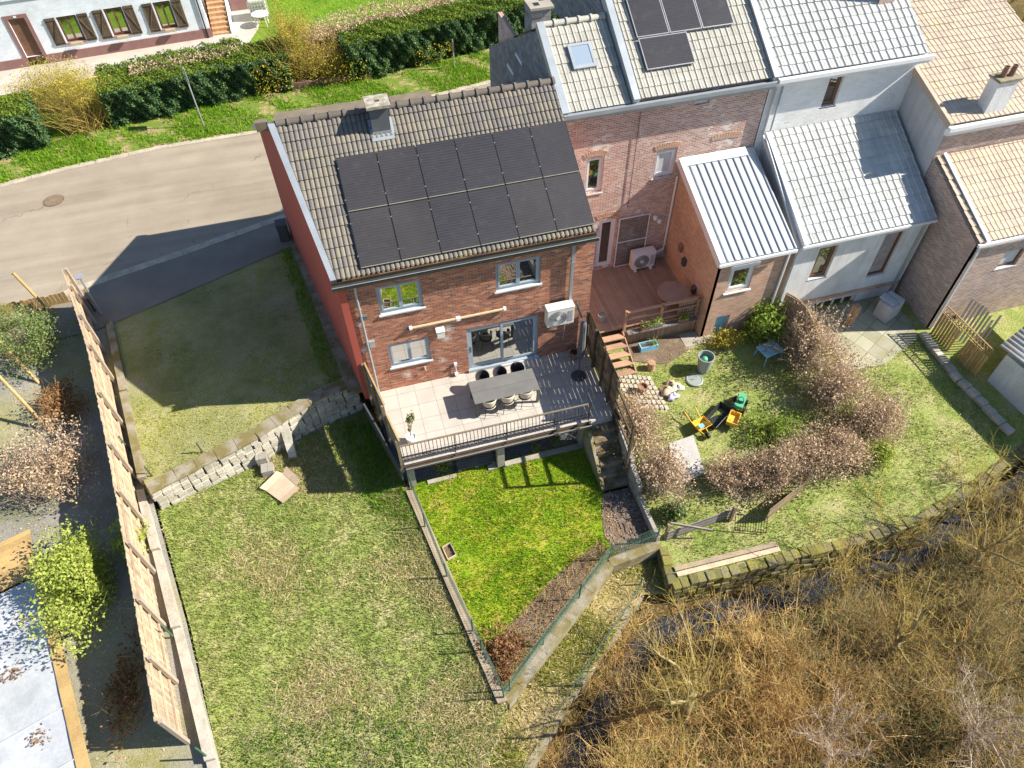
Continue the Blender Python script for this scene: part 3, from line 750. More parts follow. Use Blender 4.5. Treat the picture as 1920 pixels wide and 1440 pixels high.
def window(parent, x0, x1, z0, z1, y, fm, gm, sashes=2, fw=.065, d=.07, sill=None, sill_h=.05, sill_out=.12, local=False, name='window', wd=None):
    """frame with sashes as a part; pane and sill under it. y = outer face of the frame"""
    mb = MB(); e = .004
    for (a, b, c, dd) in ((x0, x0 + fw, z0, z1), (x1 - fw, x1, z0, z1), (x0 + fw, x1 - fw, z0, z0 + fw), (x0 + fw, x1 - fw, z1 - fw, z1)):
        mb.box((a, y, c), (b, y + d, dd))
    w = (x1 - x0 - 2 * fw) / sashes; s = fw * .75
    for k in range(sashes):
        a = x0 + fw + k * w + e; b = a + w - 2 * e
        for (p, q, c, dd) in ((a, a + s, z0 + fw + e, z1 - fw - e), (b - s, b, z0 + fw + e, z1 - fw - e), (a + s, b - s, z0 + fw + e, z0 + fw + s + e), (a + s, b - s, z1 - fw - s - e, z1 - fw - e)):
            mb.box((p, y - .018, c), (q, y + d - .012, dd))
    fr = mb.build(name, fm, parent, local)
    g = MB()
    for k in range(sashes):
        a = x0 + fw + k * w + s - .01; b = x0 + fw + (k + 1) * w - s + .01
        g.box((a, y + .018, z0 + fw + s - .01), (b, y + .034, z1 - fw - s + .01))
    pn = g.build('pane', gm, None if local else parent, local)
    pn.parent = fr
    if sill is not None:
        sb = MB()
        zt = z0 - .002
        sb.extr([(x0 - .06, y + d, zt), (x0 - .06, y - sill_out, zt - .025), (x0 - .06, y - sill_out, zt - sill_h - .02), (x0 - .06, y + d, zt - sill_h)], (x1 - x0 + .12, 0, 0))
        so_ = sb.build('sill', sill, None if local else parent, local); so_.parent = fr
    return fr
def tiles(mb, O, U, V, N, w0, w1, length, pitch=.15, gauge=.335, amp=.028, kind='rib', group=2, lip=.024, sub=6, mi=0, tint=None, vstart=0., bow=0.):
    """real tiled surface: rolls across, stepped courses up the slope. w0/w1: left and right edge as functions of v"""
    O, U, V, N = [np.array(q, float) for q in (O, U, V, N)]
    rows = int(math.ceil(length / gauge))
    lo = min(w0(0), w0(length)); hi = max(w1(0), w1(length))
    k0 = math.floor(lo / pitch * sub) - 1; k1 = math.ceil(hi / pitch * sub) + 1
    base = np.arange(k0, k1 + 1) / sub * pitch
    def prof(f):
        f = f % 1.0
        if kind == 'rib': return amp * (1 - np.abs(2 * f - 1) ** 3.2)
        if kind == 's': return amp * np.exp(-((f - .5) / .16) ** 2) + .25 * amp * np.cos(2 * np.pi * f)
        if kind == 'flat': return amp * np.exp(-(np.minimum(f, 1 - f) / .09) ** 2)
    for r in range(rows):
        va, vb = r * gauge, min((r + 1) * gauge, length)
        if va < vstart: continue
        cols = []
        for v, up in ((va, lip), (vb, .002)):
            x = np.clip(base, w0(v), w1(v))
            h = prof(x / pitch)
            jit = np.array([.006 * math.sin(12.9 * math.floor(q / (pitch * group)) + 78.2 * r) for q in x])
            cols.append(O + np.outer(x, U) + V * v + np.outer(h + up + jit, N))
            if v == va:
                drop = O + np.outer(x, U) + V * v + np.outer(np.minimum(prof(x / pitch), amp * .55) - .02, N)
        n = len(base)
        vs = np.concatenate([drop, cols[0], cols[1]])
        b0 = mb.n; mb.v.append(vs); mb.n += len(vs)
        bx = [np.clip(base, w0(va), w1(va)), np.clip(base, w0(vb), w1(vb))]
        for i in range(n - 1):
            t = (math.sin(127.1 * (math.floor((base[i] + 1e-6) / (pitch * group))) + 311.7 * r) * 43758.5453) % 1.0
            if bx[0][i+1] - bx[0][i] < 1e-6 and bx[1][i+1] - bx[1][i] < 1e-6: continue
            mb.f.append((b0 + n + i, b0 + n + i + 1, b0 + 2*n + i + 1, b0 + 2*n + i)); mb.m.append(mi); mb.t.append(t)
            if bx[0][i+1] - bx[0][i] > 1e-6:
                mb.f.append((b0 + i, b0 + i + 1, b0 + n + i + 1, b0 + n + i)); mb.m.append(mi); mb.t.append(t)
    return mb
def slope_frame(s):
    L = math.hypot(1, s)
    return np.array((0, 1 / L, s / L)), np.array((0, -s / L, 1 / L)), L
def ridge_row(mb, x0, x1, y, z, r=.13, step=.43, mi=0, squash=.85):
    n = max(1, round((x1 - x0) / step)); step = (x1 - x0) / n
    for k in range(n):
        a = x0 + k * step; t = random.random()
        for (p, q, rr) in ((a, a + step * .84, r), (a + step * .80, a + step, r * 1.32)):
            vs = []; m_ = 9
            for xx, r2 in ((p, rr), (q, rr * .97)):
                for i in range(m_):
                    an = math.pi * i / (m_ - 1)
                    vs.append((xx, y + r2 * math.cos(an), z - .06 + r2 * math.sin(an) * squash))
            fs = [(i, i + 1, m_ + i + 1, m_ + i) for i in range(m_ - 1)] + [tuple(range(m_ - 1, -1, -1)), tuple(range(m_, 2 * m_))]
            mb.add(vs, fs, mi, t)

# ------------------------------------------------------------------ the brick house
house = thing('brick_house', 'brown brick house with red rendered gable and solar panels on its ribbed tile roof', 'house', (4, 5, 0))
SL = (8.1511 - 5.4953) / (4.699 - .031)
V1, N1, L1 = slope_frame(SL)
RL = math.hypot(4.668, 2.656)
w = MB()
W_UL = (.95, 2.37, 3.70, 4.90); W_UR = (4.82, 6.35, 3.70, 4.90); W_LL = (.95, 2.37, 1.12, 2.27); DOOR = (3.70, 6.32, .06, 2.25)
wall_y(w, .03, 8.2, -1.7, 5.45, 0, [W_UL, W_UR, W_LL, DOOR], .14)
w.box((8.06, .01, -1.7), (8.2, 10.2, 5.4)); w.box((-1.6, 10.02, -.2), (8.05, 10.2, 5.05))
w.extr([(8.195, .02, 5.4), (8.195, 10.18, 5.0), (8.195, 4.7, 8.1)], (-.12, 0, 0))
w.build('rear_wall', m_brick, house)
gbl = MB()
gp = [(LOT(y), y, z) for y, z in ((-.1, -.12), (10.2, -.15), (10.2, 4.95), (4.7, 8.05), (.1, 5.35), (-.1, 5.27))]
gbl.extr(gp, (.23, 0, 0)); gbl.build('gable_wall', m_red, house)
pl_ = MB()
pl_.extr([(LOT(.2) - .5, .2, -.06), (LOT(.2) - .004, .2, -.06), (LOT(9.3) - .004, 9.3, -.06), (LOT(9.3) - .22, 9.3, -.06)], (0, 0, .12))
tag(pl_.build('stone_ledge', m_concrete_moss), 'dark mossy stone ledge along the foot of the red gable wall', 'ledge')
# roof
rf = MB()
E0 = np.array((0, .031, 5.4953 - .03))
tl = lambda v: -.12 - .83 * v / RL
tiles(rf, E0, (1, 0, 0), V1, N1, tl, lambda v: 8.17, RL, .152, .335, .048, 'rib', 2, .034)
roof = rf.build('roof', m_tile, house, fix=False)
sub = MB()
sub.poly([tuple(E0 + np.array((x, 0, 0)) + V1 * v - N1 * .05) for x, v in ((-.25, .0), (8.17, .0), (8.17, RL), (-1.05, RL))])
sub.poly([(-1.1, 4.7, 8.08), (8.17, 4.7, 8.08), (8.17, 10.45, 4.93), (-2.1, 10.45, 4.93)])
o = sub.build('front_slope', m_ridge, house)
rd = MB(); ridge_row(rd, -.92, 8.2, 4.70, 8.20, .135, .43)
o = rd.build('ridge_cap', m_ridge, house); o.parent = roof
tr = MB()
P = lambda x, v, h: np.array((x, 0, 0)) + E0 + V1 * v + N1 * h
A = [P(-.31, -.02, .10), P(-.13, -.02, .10), P(-.96, RL, .10), P(-1.17, RL, .10)]
B_ = [P(-.31, -.02, -.12), P(-.13, -.02, -.12), P(-.96, RL, -.12), P(-1.17, RL, -.12)]
tr.add(A + B_, [(0, 1, 2, 3), (4, 7, 6, 5), (0, 4, 5, 1), (1, 5, 6, 2), (2, 6, 7, 3), (3, 7, 4, 0)])
tr.extr([(-1.17, 4.73, 8.24), (-.93, 4.73, 8.24), (-2.0, 10.5, 5.08), (-2.24, 10.5, 5.08)], (0, 0, -.2))
o = tr.build('verge_trim', m_zinc, house); o.parent = roof
cp = MB(); cp.box((-1.55, 4.74, 7.93), (-1.18, 4.95, 8.24)); o = cp.build('trim_end', m_railtop, house); o.parent = roof
er = MB()   # moss-covered tile noses over the gutter
for k in range(56):
    x = .0 + k * .152
    if x > 8.15: break
    er.tube([P(x + .076, -.018, .0), P(x + .076, .06, .012)], .056, 8)
o = er.build('eave_tile', m_mosstile, house); o.parent = roof
dm = MB(); dm.box((-.95, 4.95, 7.2), (2.2, 5.45, 8.10)); dm.box((2.75, 4.95, 7.2), (4.1, 5.42, 8.10)); o = dm.build('dormer_top', m_railtop, house)
gt = MB()
gx0, gx1 = -.32, 8.2
pts = [(-.02, 5.42), (-.02, 5.30), (-.06, 5.26), (-.25, 5.26), (-.29, 5.31), (-.29, 5.43), (-.275, 5.435), (-.275, 5.325), (-.24, 5.285), (-.07, 5.285), (-.04, 5.32), (-.04, 5.42)]
gt.extr([(gx0, y, z) for y, z in pts], (gx1 - gx0, 0, 0))
gut = gt.build('gutter', M('gutter_black', (.03, .032, .03), (.05, .045, .03), .75), house)
lp = MB(); lp.tube([(gx0, -.293, 5.436), (gx1, -.293, 5.436)], .011, 6)
for k in range(17): lp.box((gx0 + .25 + k * .5, -.31, 5.43), (gx0 + .28 + k * .5, -.29, 5.452))
o = lp.build('gutter_lip', m_zinc, house); o.parent = gut
# chimney
ch = MB(); ch.box((1.95, 3.90, 7.5), (2.53, 4.44, 8.6))
chim = ch.build('chimney', m_greymetal, house); chim.parent = roof
cc_ = MB()
for (a, b) in (((1.86, 3.80, 8.6), (2.62, 4.10, 8.69)), ((1.86, 4.22, 8.6), (2.62, 4.54, 8.69)), ((1.86, 4.10, 8.6), (2.16, 4.22, 8.69)), ((2.32, 4.10, 8.6), (2.62, 4.22, 8.69))): cc_.box(a, b)
cc_.box((2.15, 4.09, 8.58), (2.33, 4.23, 8.605))
cpo = cc_.build('chimney_cap', M('cap_concrete', (.44, .41, .36), (.24, .20, .12), .95, scale=6, fine=40, bmp=.5), house)
fl = MB()
for (xa, xb, va, vb) in ((1.88, 2.60, 4.24, 4.44), (1.88, 1.96, 4.42, 5.0), (2.53, 2.63, 4.42, 5.0)):
    q = [P(xa, va, .07), P(xb, va, .07), P(xb, vb, .075), P(xa, vb, .075)]
    fl.add(q + [p - N1 * .05 for p in q], [(0, 1, 2, 3), (7, 6, 5, 4), (0, 4, 5, 1), (1, 5, 6, 2), (2, 6, 7, 3), (3, 7, 4, 0)])
fl.box((1.935, 3.885, 7.66), (2.545, 3.905, 7.80))
o = fl.build('flashing', m_zinc, house); o.parent = roof
# openings
window(house, *W_UL[:2], W_UL[2] + .03, W_UL[3], .06, m_frame, m_glass, 2, .075, .07, m_sill)
window(house, *W_UR[:2], W_UR[2] + .03, W_UR[3], .06, m_frame, m_glass, 2, .075, .07, m_sill)
window(house, *W_LL[:2], W_LL[2] + .03, W_LL[3], .06, m_frame, m_glass, 2, .075, .07, m_sill)
pd = MB()
x0, x1, z0, z1 = 3.70, 6.32, .14, 2.25; y = .06; fw = .09
for (a, b, c, d) in ((x0, x0 + fw, z0, z1), (x1 - fw, x1, z0, z1), (x0 + fw, x1 - fw, z0, z0 + .07), (x0 + fw, x1 - fw, z1 - .08, z1)): pd.box((a, y, c), (b, y + .10, d))
xm = 4.98
for a, b, yy in ((x0 + fw, xm + .05, .075), (xm - .05, x1 - fw, .03)):
    for (p, q, c, d) in ((a, a + .09, z0 + .07, z1 - .08), (b - .09, b, z0 + .07, z1 - .08), (a + .09, b - .09, z0 + .07, z0 + .16), (a + .09, b - .09, z1 - .16, z1 - .08)): pd.box((p, yy, c), (q, yy + .045, d))
pdo = pd.build('patio_door', m_frame, house)
g = MB(); g.box((x0 + .17, .094, z0 + .15), (xm - .03, .104, z1 - .15)); g.box((xm + .03, .048, z0 + .15), (x1 - .17, .058, z1 - .15))
o = g.build('pane', m_glass_clear, house); o.parent = pdo
cu = MB()
for (a, b) in ((5.55, 6.22), (3.78, 3.93)):
    n = int((b - a) / .035); pr = [(a + (b - a) * i / n, .26 + .035 * math.sin(i * 1.35)) for i in range(n + 1)]
    for (p, q) in zip(pr[:-1], pr[1:]): cu.quad((*p, .16), (*q, .16), (*q, 2.2), (*p, 2.2))
o = cu.build('curtain', m_curtain, house, smooth=True); o.parent = pdo
hd = MB(); hd.box((3.82, .04, 1.0), (3.85, .075, 1.28)); o = hd.build('handle', m_alu, house); o.parent = pdo
st = MB(); st.box((3.66, -.06, .0), (6.36, .15, .135)); o = st.build('threshold', m_frame, house); o.parent = pdo
rm = MB(); rm.box((3.4, .3, .0), (6.6, 3.2, .1), 0)
for q in (((3.4, 3.2, .1), (6.6, 3.2, .1), (6.6, 3.2, 2.4), (3.4, 3.2, 2.4)), ((3.4, .3, .1), (3.4, 3.2, .1), (3.4, 3.2, 2.4), (3.4, .3, 2.4)), ((6.6, .3, .1), (6.6, 3.2, .1), (6.6, 3.2, 2.4), (6.6, .3, 2.4)), ((3.4, .3, 2.4), (6.6, .3, 2.4), (6.6, 3.2, 2.4), (3.4, 3.2, 2.4))): rm.quad(*q, 1)
rm.build('room', [m_room, m_roomwall], house)
# pipes and fittings on the rear wall
dp = MB(); dp.tube([(.34, -.19, 5.3), (.34, -.14, 5.15), (.33, -.075, 4.95), (.33, -.075, .02)], .043, 10)
for z in (4.2, 2.6, 1.2): dp.tube([(.33, -.075, z), (.33, -.075, z + .05)], .052, 10)
dp.build('downpipe', m_zinc, house)
dp = MB(); dp.box((7.37, -.145, 2.6), (7.47, -.045, 5.28)); dp.box((7.36, -.155, 4.42), (7.48, -.035, 4.47)); dp.build('downpipe', m_zinc, house)
dp = MB(); dp.tube([(7.66, -.06, 2.58), (7.68, -.10, 2.5), (7.92, -.14, 1.8)], .05, 10); dp.build('vent_pipe', m_darkmetal, house)
for (x, z, a, b, m_) in ((.48, 2.55, .09, .13, m_galv), (.44, 3.80, .07, .07, m_greymetal)):
    q = MB(); q.box((x - a, -.10, z - b), (x + a, -.001, z + b)); q.box((x - a - .01, -.11, z + b), (x + a + .01, -.001, z + b + .02)); q.build('wall_box', m_, house)
q = MB(); q.box((2.66, -.24, 2.33), (2.92, -.002, 2.62)); q.extr([(2.64, -.26, 2.62), (2.94, -.26, 2.62), (2.94, -.002, 2.68), (2.64, -.002, 2.68)], (0, 0, .02)); q.build('vent_hood', m_cream, house)
q = MB(); q.box((3.15, -.09, .58), (3.25, -.002, .70)); q.tube([(3.2, -.05, .6), (3.2, -.05, .16)], .014, 6); q.box((3.14, -.10, .06), (3.26, -.002, .17)); q.build('tap_fitting', m_white, house)
q = MB(); q.tube([(2.1, -.001, .80), (2.1, -.08, .78), (2.12, -.09, .70)], .018, 8); q.box((2.06, -.03, .72), (2.14, -.002, .84)); q.build('wall_tap', m_flower, house)
aw = MB(); aw.box((1.85, -.115, 2.905), (5.05, -.03, 2.95)); awn = aw.build('awning', m_beige, house)
aw = MB(); 
for (a, b) in ((1.78, 1.87), (3.38, 3.52), (5.03, 5.12)): aw.box((a, -.13, 2.885 - .03 * (b - a > .1)), (b, -.001, 2.965))
o = aw.build('bracket', m_white, house); o.parent = awn

# ------------------------------------------------------------------ solar panels: twelve, each a thing of its own
pw, ph = 7.527 / 6, 3.7101 / 2
ang = math.atan(SL)
def local_panel(label):
    t = thing('solar_panel', label, 'solar panel', (0, 0, 0), 0, 'solar panels on the brick house roof')
    t.rotation_euler = (ang, 0, 0)
    fr = MB(); a, b, h, e = pw - .022, ph - .028, .038, .014
    for (p, q) in (((0, 0, 0), (e, b, h)), ((a - e, 0, 0), (a, b, h)), ((e, 0, 0), (a - e, e, h)), ((e, b - e, 0), (a - e, b, h))): fr.box(p, q)
    fr.build('frame', m_pvframe, t, True)
    gl = MB(); gl.box((e, e, .006), (a - e, b - e, h - .004)); gl.build('glass', m_pv, t, True)
    cl = MB()
    for yy in (.38, b - .38): cl.box((-.022, yy, .0), (.006, yy + .035, h + .002))
    cl.build('clamp', m_alu, t, True)
    ds = MB(); ds.box((e, .003, h - .003), (a - e, .028, h + .001)); ds.build('dust_line', m_dust, t, True)
    return t
ordn = ['first', 'second', 'third', 'fourth', 'fifth', 'sixth']
pp = None
for row in (1, 0):
    for k in range(6):
        lb = 'black solar panel in the %s row on the brick house roof, %s from the left' % (('lower', 'upper')[row], ordn[k])
        p_ = np.array((.6448 + k * pw + .011, .031, 5.4953)) + V1 * (.1418 + row * ph + .014) + N1 * .085
        if pp is None: pp = local_panel(lb); pp.location = p_
        else: dup(pp, p_, None, lb)
rl = MB()
for v in (.55, 1.35, 2.4, 3.2):
    rl.beam(P(.62, v, .075), P(8.19, v, .075), .035, .03)
o = rl.build('panel_rail', m_alu, house); o.parent = roof

# ------------------------------------------------------------------ air conditioner on the wall
def aircon(name, label, x0, y0, z0, w_, d_, h_, m_, group=None):
    t = thing(name, label, 'air conditioner', (x0, y0, z0), 0, group)
    b = MB(); b.box((0, 0, 0), (w_, d_, h_)); b.box((-.008, -.008, h_ - .03), (w_ + .008, d_ + .008, h_ + .008))
    o = b.build('casing', m_, t, True)
    bv = o.modifiers.new('bevel', 'BEVEL'); bv.width = .015; bv.segments = 2
    cx, cz, r = w_ * .40, h_ * .48, h_ * .40
    f = MB()
    for k in range(9):
        rr = r * (k + 1) / 9; n = 40
        f.tube([(cx + rr * math.cos(2 * math.pi * i / n), -.02, cz + rr * math.sin(2 * math.pi * i / n)) for i in range(n + 1)], .005, 4, cap=False)
    for k in range(8):
        a = math.pi * k / 8; f.tube([(cx - r * math.cos(a), -.018, cz - r * math.sin(a)), (cx + r * math.cos(a), -.018, cz + r * math.sin(a))], .004, 4)
    f.build('fan_grille', m_galv, t, True)
    f = MB(); n = 32
    f.poly([(cx + r * 1.02 * math.cos(2 * math.pi * i / n), -.011, cz + r * 1.02 * math.sin(2 * math.pi * i / n)) for i in range(n)]); 
    f.build('fan_recess', m_fanrec, t, True)
    f = MB(); n = 20; f.extr([(cx + r * .25 * math.cos(2 * math.pi * i / n), -.035, cz + r * .25 * math.sin(2 * math.pi * i / n)) for i in range(n)], (0, .02, 0)); f.build('fan_hub', m_, t, True)
    f = MB()
    for k in range(8): f.box((w_ * .78, -.014, h_ * (.2 + .08 * k)), (w_ * .95, -.004, h_ * (.2 + .08 * k) + .028))
    f.build('louvre', m_galv, t, True)
    return t
m_fanrec = M('fan_recess', (.30, .26, .19), (.24, .21, .155), .7)
ac = aircon('air_conditioner', 'cream outdoor air conditioner hung on the brown brick wall beside the patio door', 6.49, -.47, 1.97, .98, .35, .80, m_cream)
f = MB()
for x in (.2, .78): f.box((x, .0, -.04), (x + .04, .47, -.005)); f.box((x, .43, -.35), (x + .04, .468, -.005))
f.tube([(.78, .3, -.04), (.80, .42, -.6), (.80, .44, -1.25)], .018, 6); f.tube([(-.01, .3, .62), (-.12, .40, .60), (-.14, .46, .58)], .035, 8)
f.build('bracket', m_galv, ac, True)

# ------------------------------------------------------------------ terrace
ter = thing('terrace', 'raised terrace paved with large beige tiles behind the brick house', 'terrace', (4, -1.6, 0))
xl = lambda y: .06 - .175 * y
tp = [(xl(0), -.001), (xl(-3.36), -3.36), (7.22, -3.36), (7.22, -3.40), (8.12, -3.40), (8.16, -.001)]
q = MB(); q.prism(tp, -.03, .0); q.build('paving', m_terrace, ter)
q = MB(); q.prism([(xl(0), -.01), (xl(-3.3), -3.28), (8.1, -3.28), (8.14, -.01)], -.26, -.034); q.build('slab', m_concrete, ter)
q = MB(); q.box((xl(-3.3), -3.345, -.20), (7.2, -3.285, -.034)); q.build('edge_board', m_railtop, ter)
q = MB(); pts = [(-3.355, -.06), (-3.355, -.16), (-3.38, -.19), (-3.47, -.19), (-3.50, -.15), (-3.50, -.06), (-3.49, -.06), (-3.49, -.145), (-3.465, -.175), (-3.385, -.175), (-3.367, -.15), (-3.367, -.06)]
q.extr([(.66, y, z - .04) for y, z in pts], (6.55, 0, 0)); tg = q.build('gutter', m_wood_dark, ter)
q = MB(); q.tube([(.66, -3.502, -.095), (7.21, -3.502, -.095)], .013, 6); o = q.build('gutter_lip', m_zinc, ter); o.parent = tg
for x, y in ((3.84, -3.32), (.66, -3.2), (6.95, -3.2)):
    q = MB(); q.box((x, y, -1.75), (x + .26, y + .26, -.262)); q.build('pillar', m_concrete, ter)
q = MB(); q.box((3.5, -3.32, -1.72), (7.1, -3.10, -1.59)); q.box((1.3, -3.28, -1.72), (2.35, -3.12, -1.60)); q.build('kerb_edging', m_concrete, ter)
# wrought iron railing: a thing on the terrace edge
rg = thing('railing', 'low wrought iron railing with scrolls along the front edge of the terrace', 'railing', (3.9, -3.3, 0))
q = MB(); q.beam((.60, -3.30, .99), (7.17, -3.30, .90), .055, .035); q.build('hand_rail', m_railtop, rg)
q = MB()
zt = lambda x: .975 - .0137 * (x - .6)
nb = 52
for k in range(nb):
    x = .68 + k * (7.12 - .68) / (nb - 1)
    bow = .03 * math.sin(k * .0) 
    pts_ = [(x, -3.30 - .05 * math.sin(math.pi * i / 6) ** 1 * (1 if i < 4 else .6), .17 + (zt(x) - .17) * i / 6) for i in range(7)]
    q.tube(pts_, .0115, 5)
q.build('baluster', m_iron, rg)
q = MB(); q.beam((.62, -3.30, .335), (7.17, -3.30, .325), .026, .016); q.beam((.62, -3.30, .17), (7.17, -3.30, .16), .026, .016); q.build('bottom_rail', m_iron, rg)
q = MB()
for k in range(38):
    x = .76 + k * .143
    if x > 5.95: break
    for sgn in (-1, 1):
        q.tube([(x + sgn * .055 * math.cos(a) * (1 - .10 * i / 9 * 4), -3.335, .25 + sgn * .062 * math.sin(a) * (1 - .1 * i / 9 * 4)) for i, a in enumerate(np.linspace(-.4, 4.6, 10))], .0095, 4)
q.build('scroll', m_iron, rg)
for x in (.62, 2.41, 4.2, 5.9, 7.16):
    q = MB(); q.beam((x, -3.31, .02), (x, -3.31, zt(x)), .028, .028); q.beam((x, -3.31, .02), (x, -3.43, -.08), .024, .024); q.build('post', m_iron, rg)

# ------------------------------------------------------------------ terrace furniture
tb = thing('dining_table', 'long grey slatted dining table standing on the terrace', 'table', (4.585, -1.59, 0))
for k in range(2):
    q = MB(); q.box((3.415, -2.104 + k * .514, .715), (5.755, -2.104 + k * .514 + .508, .75)); o = q.build('top_board', m_tabletop, tb); bv = o.modifiers.new('b', 'BEVEL'); bv.width = .004
q = MB(); q.box((3.6, -1.98, .66), (5.57, -1.2, .712)); q.build('apron', m_tableleg, tb)
for x in (3.42, 5.62):
    for y in (-2.06, -1.23):
        q = MB(); q.beam((x + .06, y + .03, 0), (x + .10, y + .03, .712), .075, .09); q.build('leg', m_tableleg, tb)
def shell_chair(label, shell):
    t = thing('dining_chair', label, 'chair', (0, 0, 0), 0, 'chairs round the terrace table')
    def shell_mesh(mb, r0, zt_, th, mi=0):
        nA, nZ = 22, 6; vs = []; fs = []
        for j in range(nZ + 1):
            f = j / nZ; 
            for i in range(nA + 1):
                a = math.radians(-125 + 250 * i / nA)           # opening faces +y, back at -y
                back = .5 + .5 * math.cos(a); hz = .43 + (zt_ - .43) * (.50 + .5 * back) * f
                r = r0 * (.74 + .26 * math.sin(f * math.pi / 2)) + th
                vs.append((r * 1.04 * math.sin(a), -r * .96 * math.cos(a), hz))
        for j in range(nZ):
            for i in range(nA): fs.append((j*(nA+1)+i, j*(nA+1)+i+1, (j+1)*(nA+1)+i+1, (j+1)*(nA+1)+i))
        mb.add(vs, fs, mi)
    q = MB(); shell_mesh(q, .25, .82, .0)
    n = 24; ring = [(.195 * math.cos(2*math.pi*i/n), .19 * math.sin(2*math.pi*i/n), .415) for i in range(n)]; ring2 = [(.235 * math.cos(2*math.pi*i/n), .23 * math.sin(2*math.pi*i/n), .46) for i in range(n)]
    q.add(ring + ring2, [(i, (i+1) % n, n + (i+1) % n, n + i) for i in range(n)] + [tuple(range(n-1, -1, -1))])
    o = q.build('shell', shell, t, True, smooth=True); sd = o.modifiers.new('s', 'SOLIDIFY'); sd.thickness = .02
    q = MB(); q.lathe((0, .0, .455), [(.02, 0), (.215, 0), (.225, .02), (.20, .045), (.02, .05)], 22)
    q.build('seat_pad', m_cushion, t, True, smooth=True)
    q = MB()
    nA = 16
    q.add([p for i in range(nA + 1) for p in ((lambda a: ((.18 * math.sin(a), -.17 * math.cos(a), .49), (.222 * math.sin(a), -.205 * math.cos(a), .44 + .34 * (.5 + .25 * (1 + math.cos(a))))))(math.radians(-115 + 230 * i / nA)))],
          [(2*i, 2*i+2, 2*i+3, 2*i+1) for i in range(nA)])
    q.build('lining', m_cushion, t, True, smooth=True)
    for sx in (-1, 1):
        for sy in (-1, 1):
            q = MB(); q.tube([(sx * .13, sy * .12, .42), (sx * .235, sy * .23, .0)], .011, 6); q.build('leg', m_black, t, True)
    return t
c1 = shell_chair('cream shell chair under the near left end of the terrace table', m_chair); c1.location = (3.93, -2.02, 0)
for x, y, nm in ((4.59, -2.0, 'near middle'), (5.25, -1.99, 'near right end')):
    dup(c1, (x, y, 0), random.uniform(-.06, .06), 'cream shell chair under the %s of the terrace table' % nm)
c2 = shell_chair('charcoal backed chair on the house side of the terrace table, left one', m_chair_dark); c2.location = (3.98, -.93, 0); c2.rotation_euler = (0, 0, math.pi)
for x, y, nm in ((4.62, -.92, 'middle one'), (5.27, -.92, 'right one')):
    dup(c2, (x, y, 0), math.pi + random.uniform(-.08, .08), 'charcoal backed chair on the house side of the terrace table, %s' % nm)
pa = thing('parasol', 'closed dark grey parasol on a round base in the terrace corner', 'parasol', (7.48, -1.32, 0))
q = MB(); q.lathe((7.48, -1.32, 0), [(.27, 0), (.275, .04), (.25, .065), (.06, .08), (.05, .18), (.04, .2)], 30); q.build('base', m_darkmetal, pa, smooth=False)
q = MB(); q.tube([(7.48, -1.32, .06), (7.49, -1.32, 2.85)], .022, 10); q.build('pole', m_darkmetal, pa)
q = MB(); n = 26
vs = []; fs = []
prof = [(1.12, .115), (1.25, .125), (1.6, .12), (2.1, .105), (2.55, .10), (2.74, .095), (2.80, .04)]
for j, (z, r) in enumerate(prof):
    for i in range(n):
        a = 2 * math.pi * i / n; rr = r * (1 + .16 * math.sin(i * math.pi * 16 / n * 1.0 + z * 2) * (1 if j < 6 else 0))
        vs.append((7.487 + rr * math.cos(a) + (z - 1.1) * .006, -1.32 + rr * math.sin(a), z))
for j in range(len(prof) - 1):
    for i in range(n): fs.append((j*n+i, j*n+(i+1) % n, (j+1)*n+(i+1) % n, (j+1)*n+i))
fs += [tuple(range(n - 1, -1, -1)), tuple((len(prof) - 1) * n + k for k in range(n))]
q.add(vs, fs); q.build('canopy', m_canvas, pa, smooth=True)
q = MB(); q.tube([(7.49, -1.32, 2.74), (7.49, -1.32, 2.88)], .05, 10); q.beam((7.40, -1.32, 2.83), (7.60, -1.33, 2.81), .03, .03); q.build('crank_head', m_darkmetal, pa)
po = thing('plant_pot', 'brown terracotta pot in the terrace corner behind the parasol', 'pot', (7.62, -.42, 0))
q = MB(); q.lathe((7.62, -.42, 0), [(.13, 0), (.19, .3), (.20, .36), (.175, .36), (.16, .28)], 20); q.build('pot', m_terracotta, po, smooth=False)
q = MB(); q.lathe((7.62, -.42, .26), [(.01, 0), (.165, .01), (.165, .02), (.01, .025)], 16); q.build('soil', m_cushion, po)
wp = thing('potted_shrub', 'small leafy shrub in a white pot of pebbles in the terrace corner by the railing', 'potted plant', (1.06, -2.5, 0))
q = MB(); q.lathe((1.06, -2.5, 0), [(.13, 0), (.17, .15), (.19, .33), (.165, .33), (.15, .28)], 24); q.build('pot', m_white, wp, smooth=True)
q = MB(); q.lathe((1.06, -2.5, .25), [(.01, 0), (.155, .0), (.155, .02), (.01, .025)], 16, 1)
for k in range(26):
    a = random.uniform(0, 6.28); r = random.uniform(.02, .14); c_ = (1.06 + r * math.cos(a), -2.5 + r * math.sin(a), .285)
    q.lathe(c_, [(.005, -.015), (.022, 0), (.018, .012), (.003, .018)], 6, 0)
q.build('pebbles', [m_pebble, m_cushion], wp)
q = MB(); stems = [((1.06, -2.5, .28), (1.09, -2.5, .75), (1.14, -2.48, 1.2)), ((1.06, -2.5, .5), (1.15, -2.52, .9), (1.24, -2.5, 1.35)), ((1.05, -2.5, .4), (1.06, -2.46, .85), (1.06, -2.42, 1.25))]
for s_ in stems: q.tube(s_, [.014, .011, .006], 6)
q.build('stem', m_bark_pale, wp)
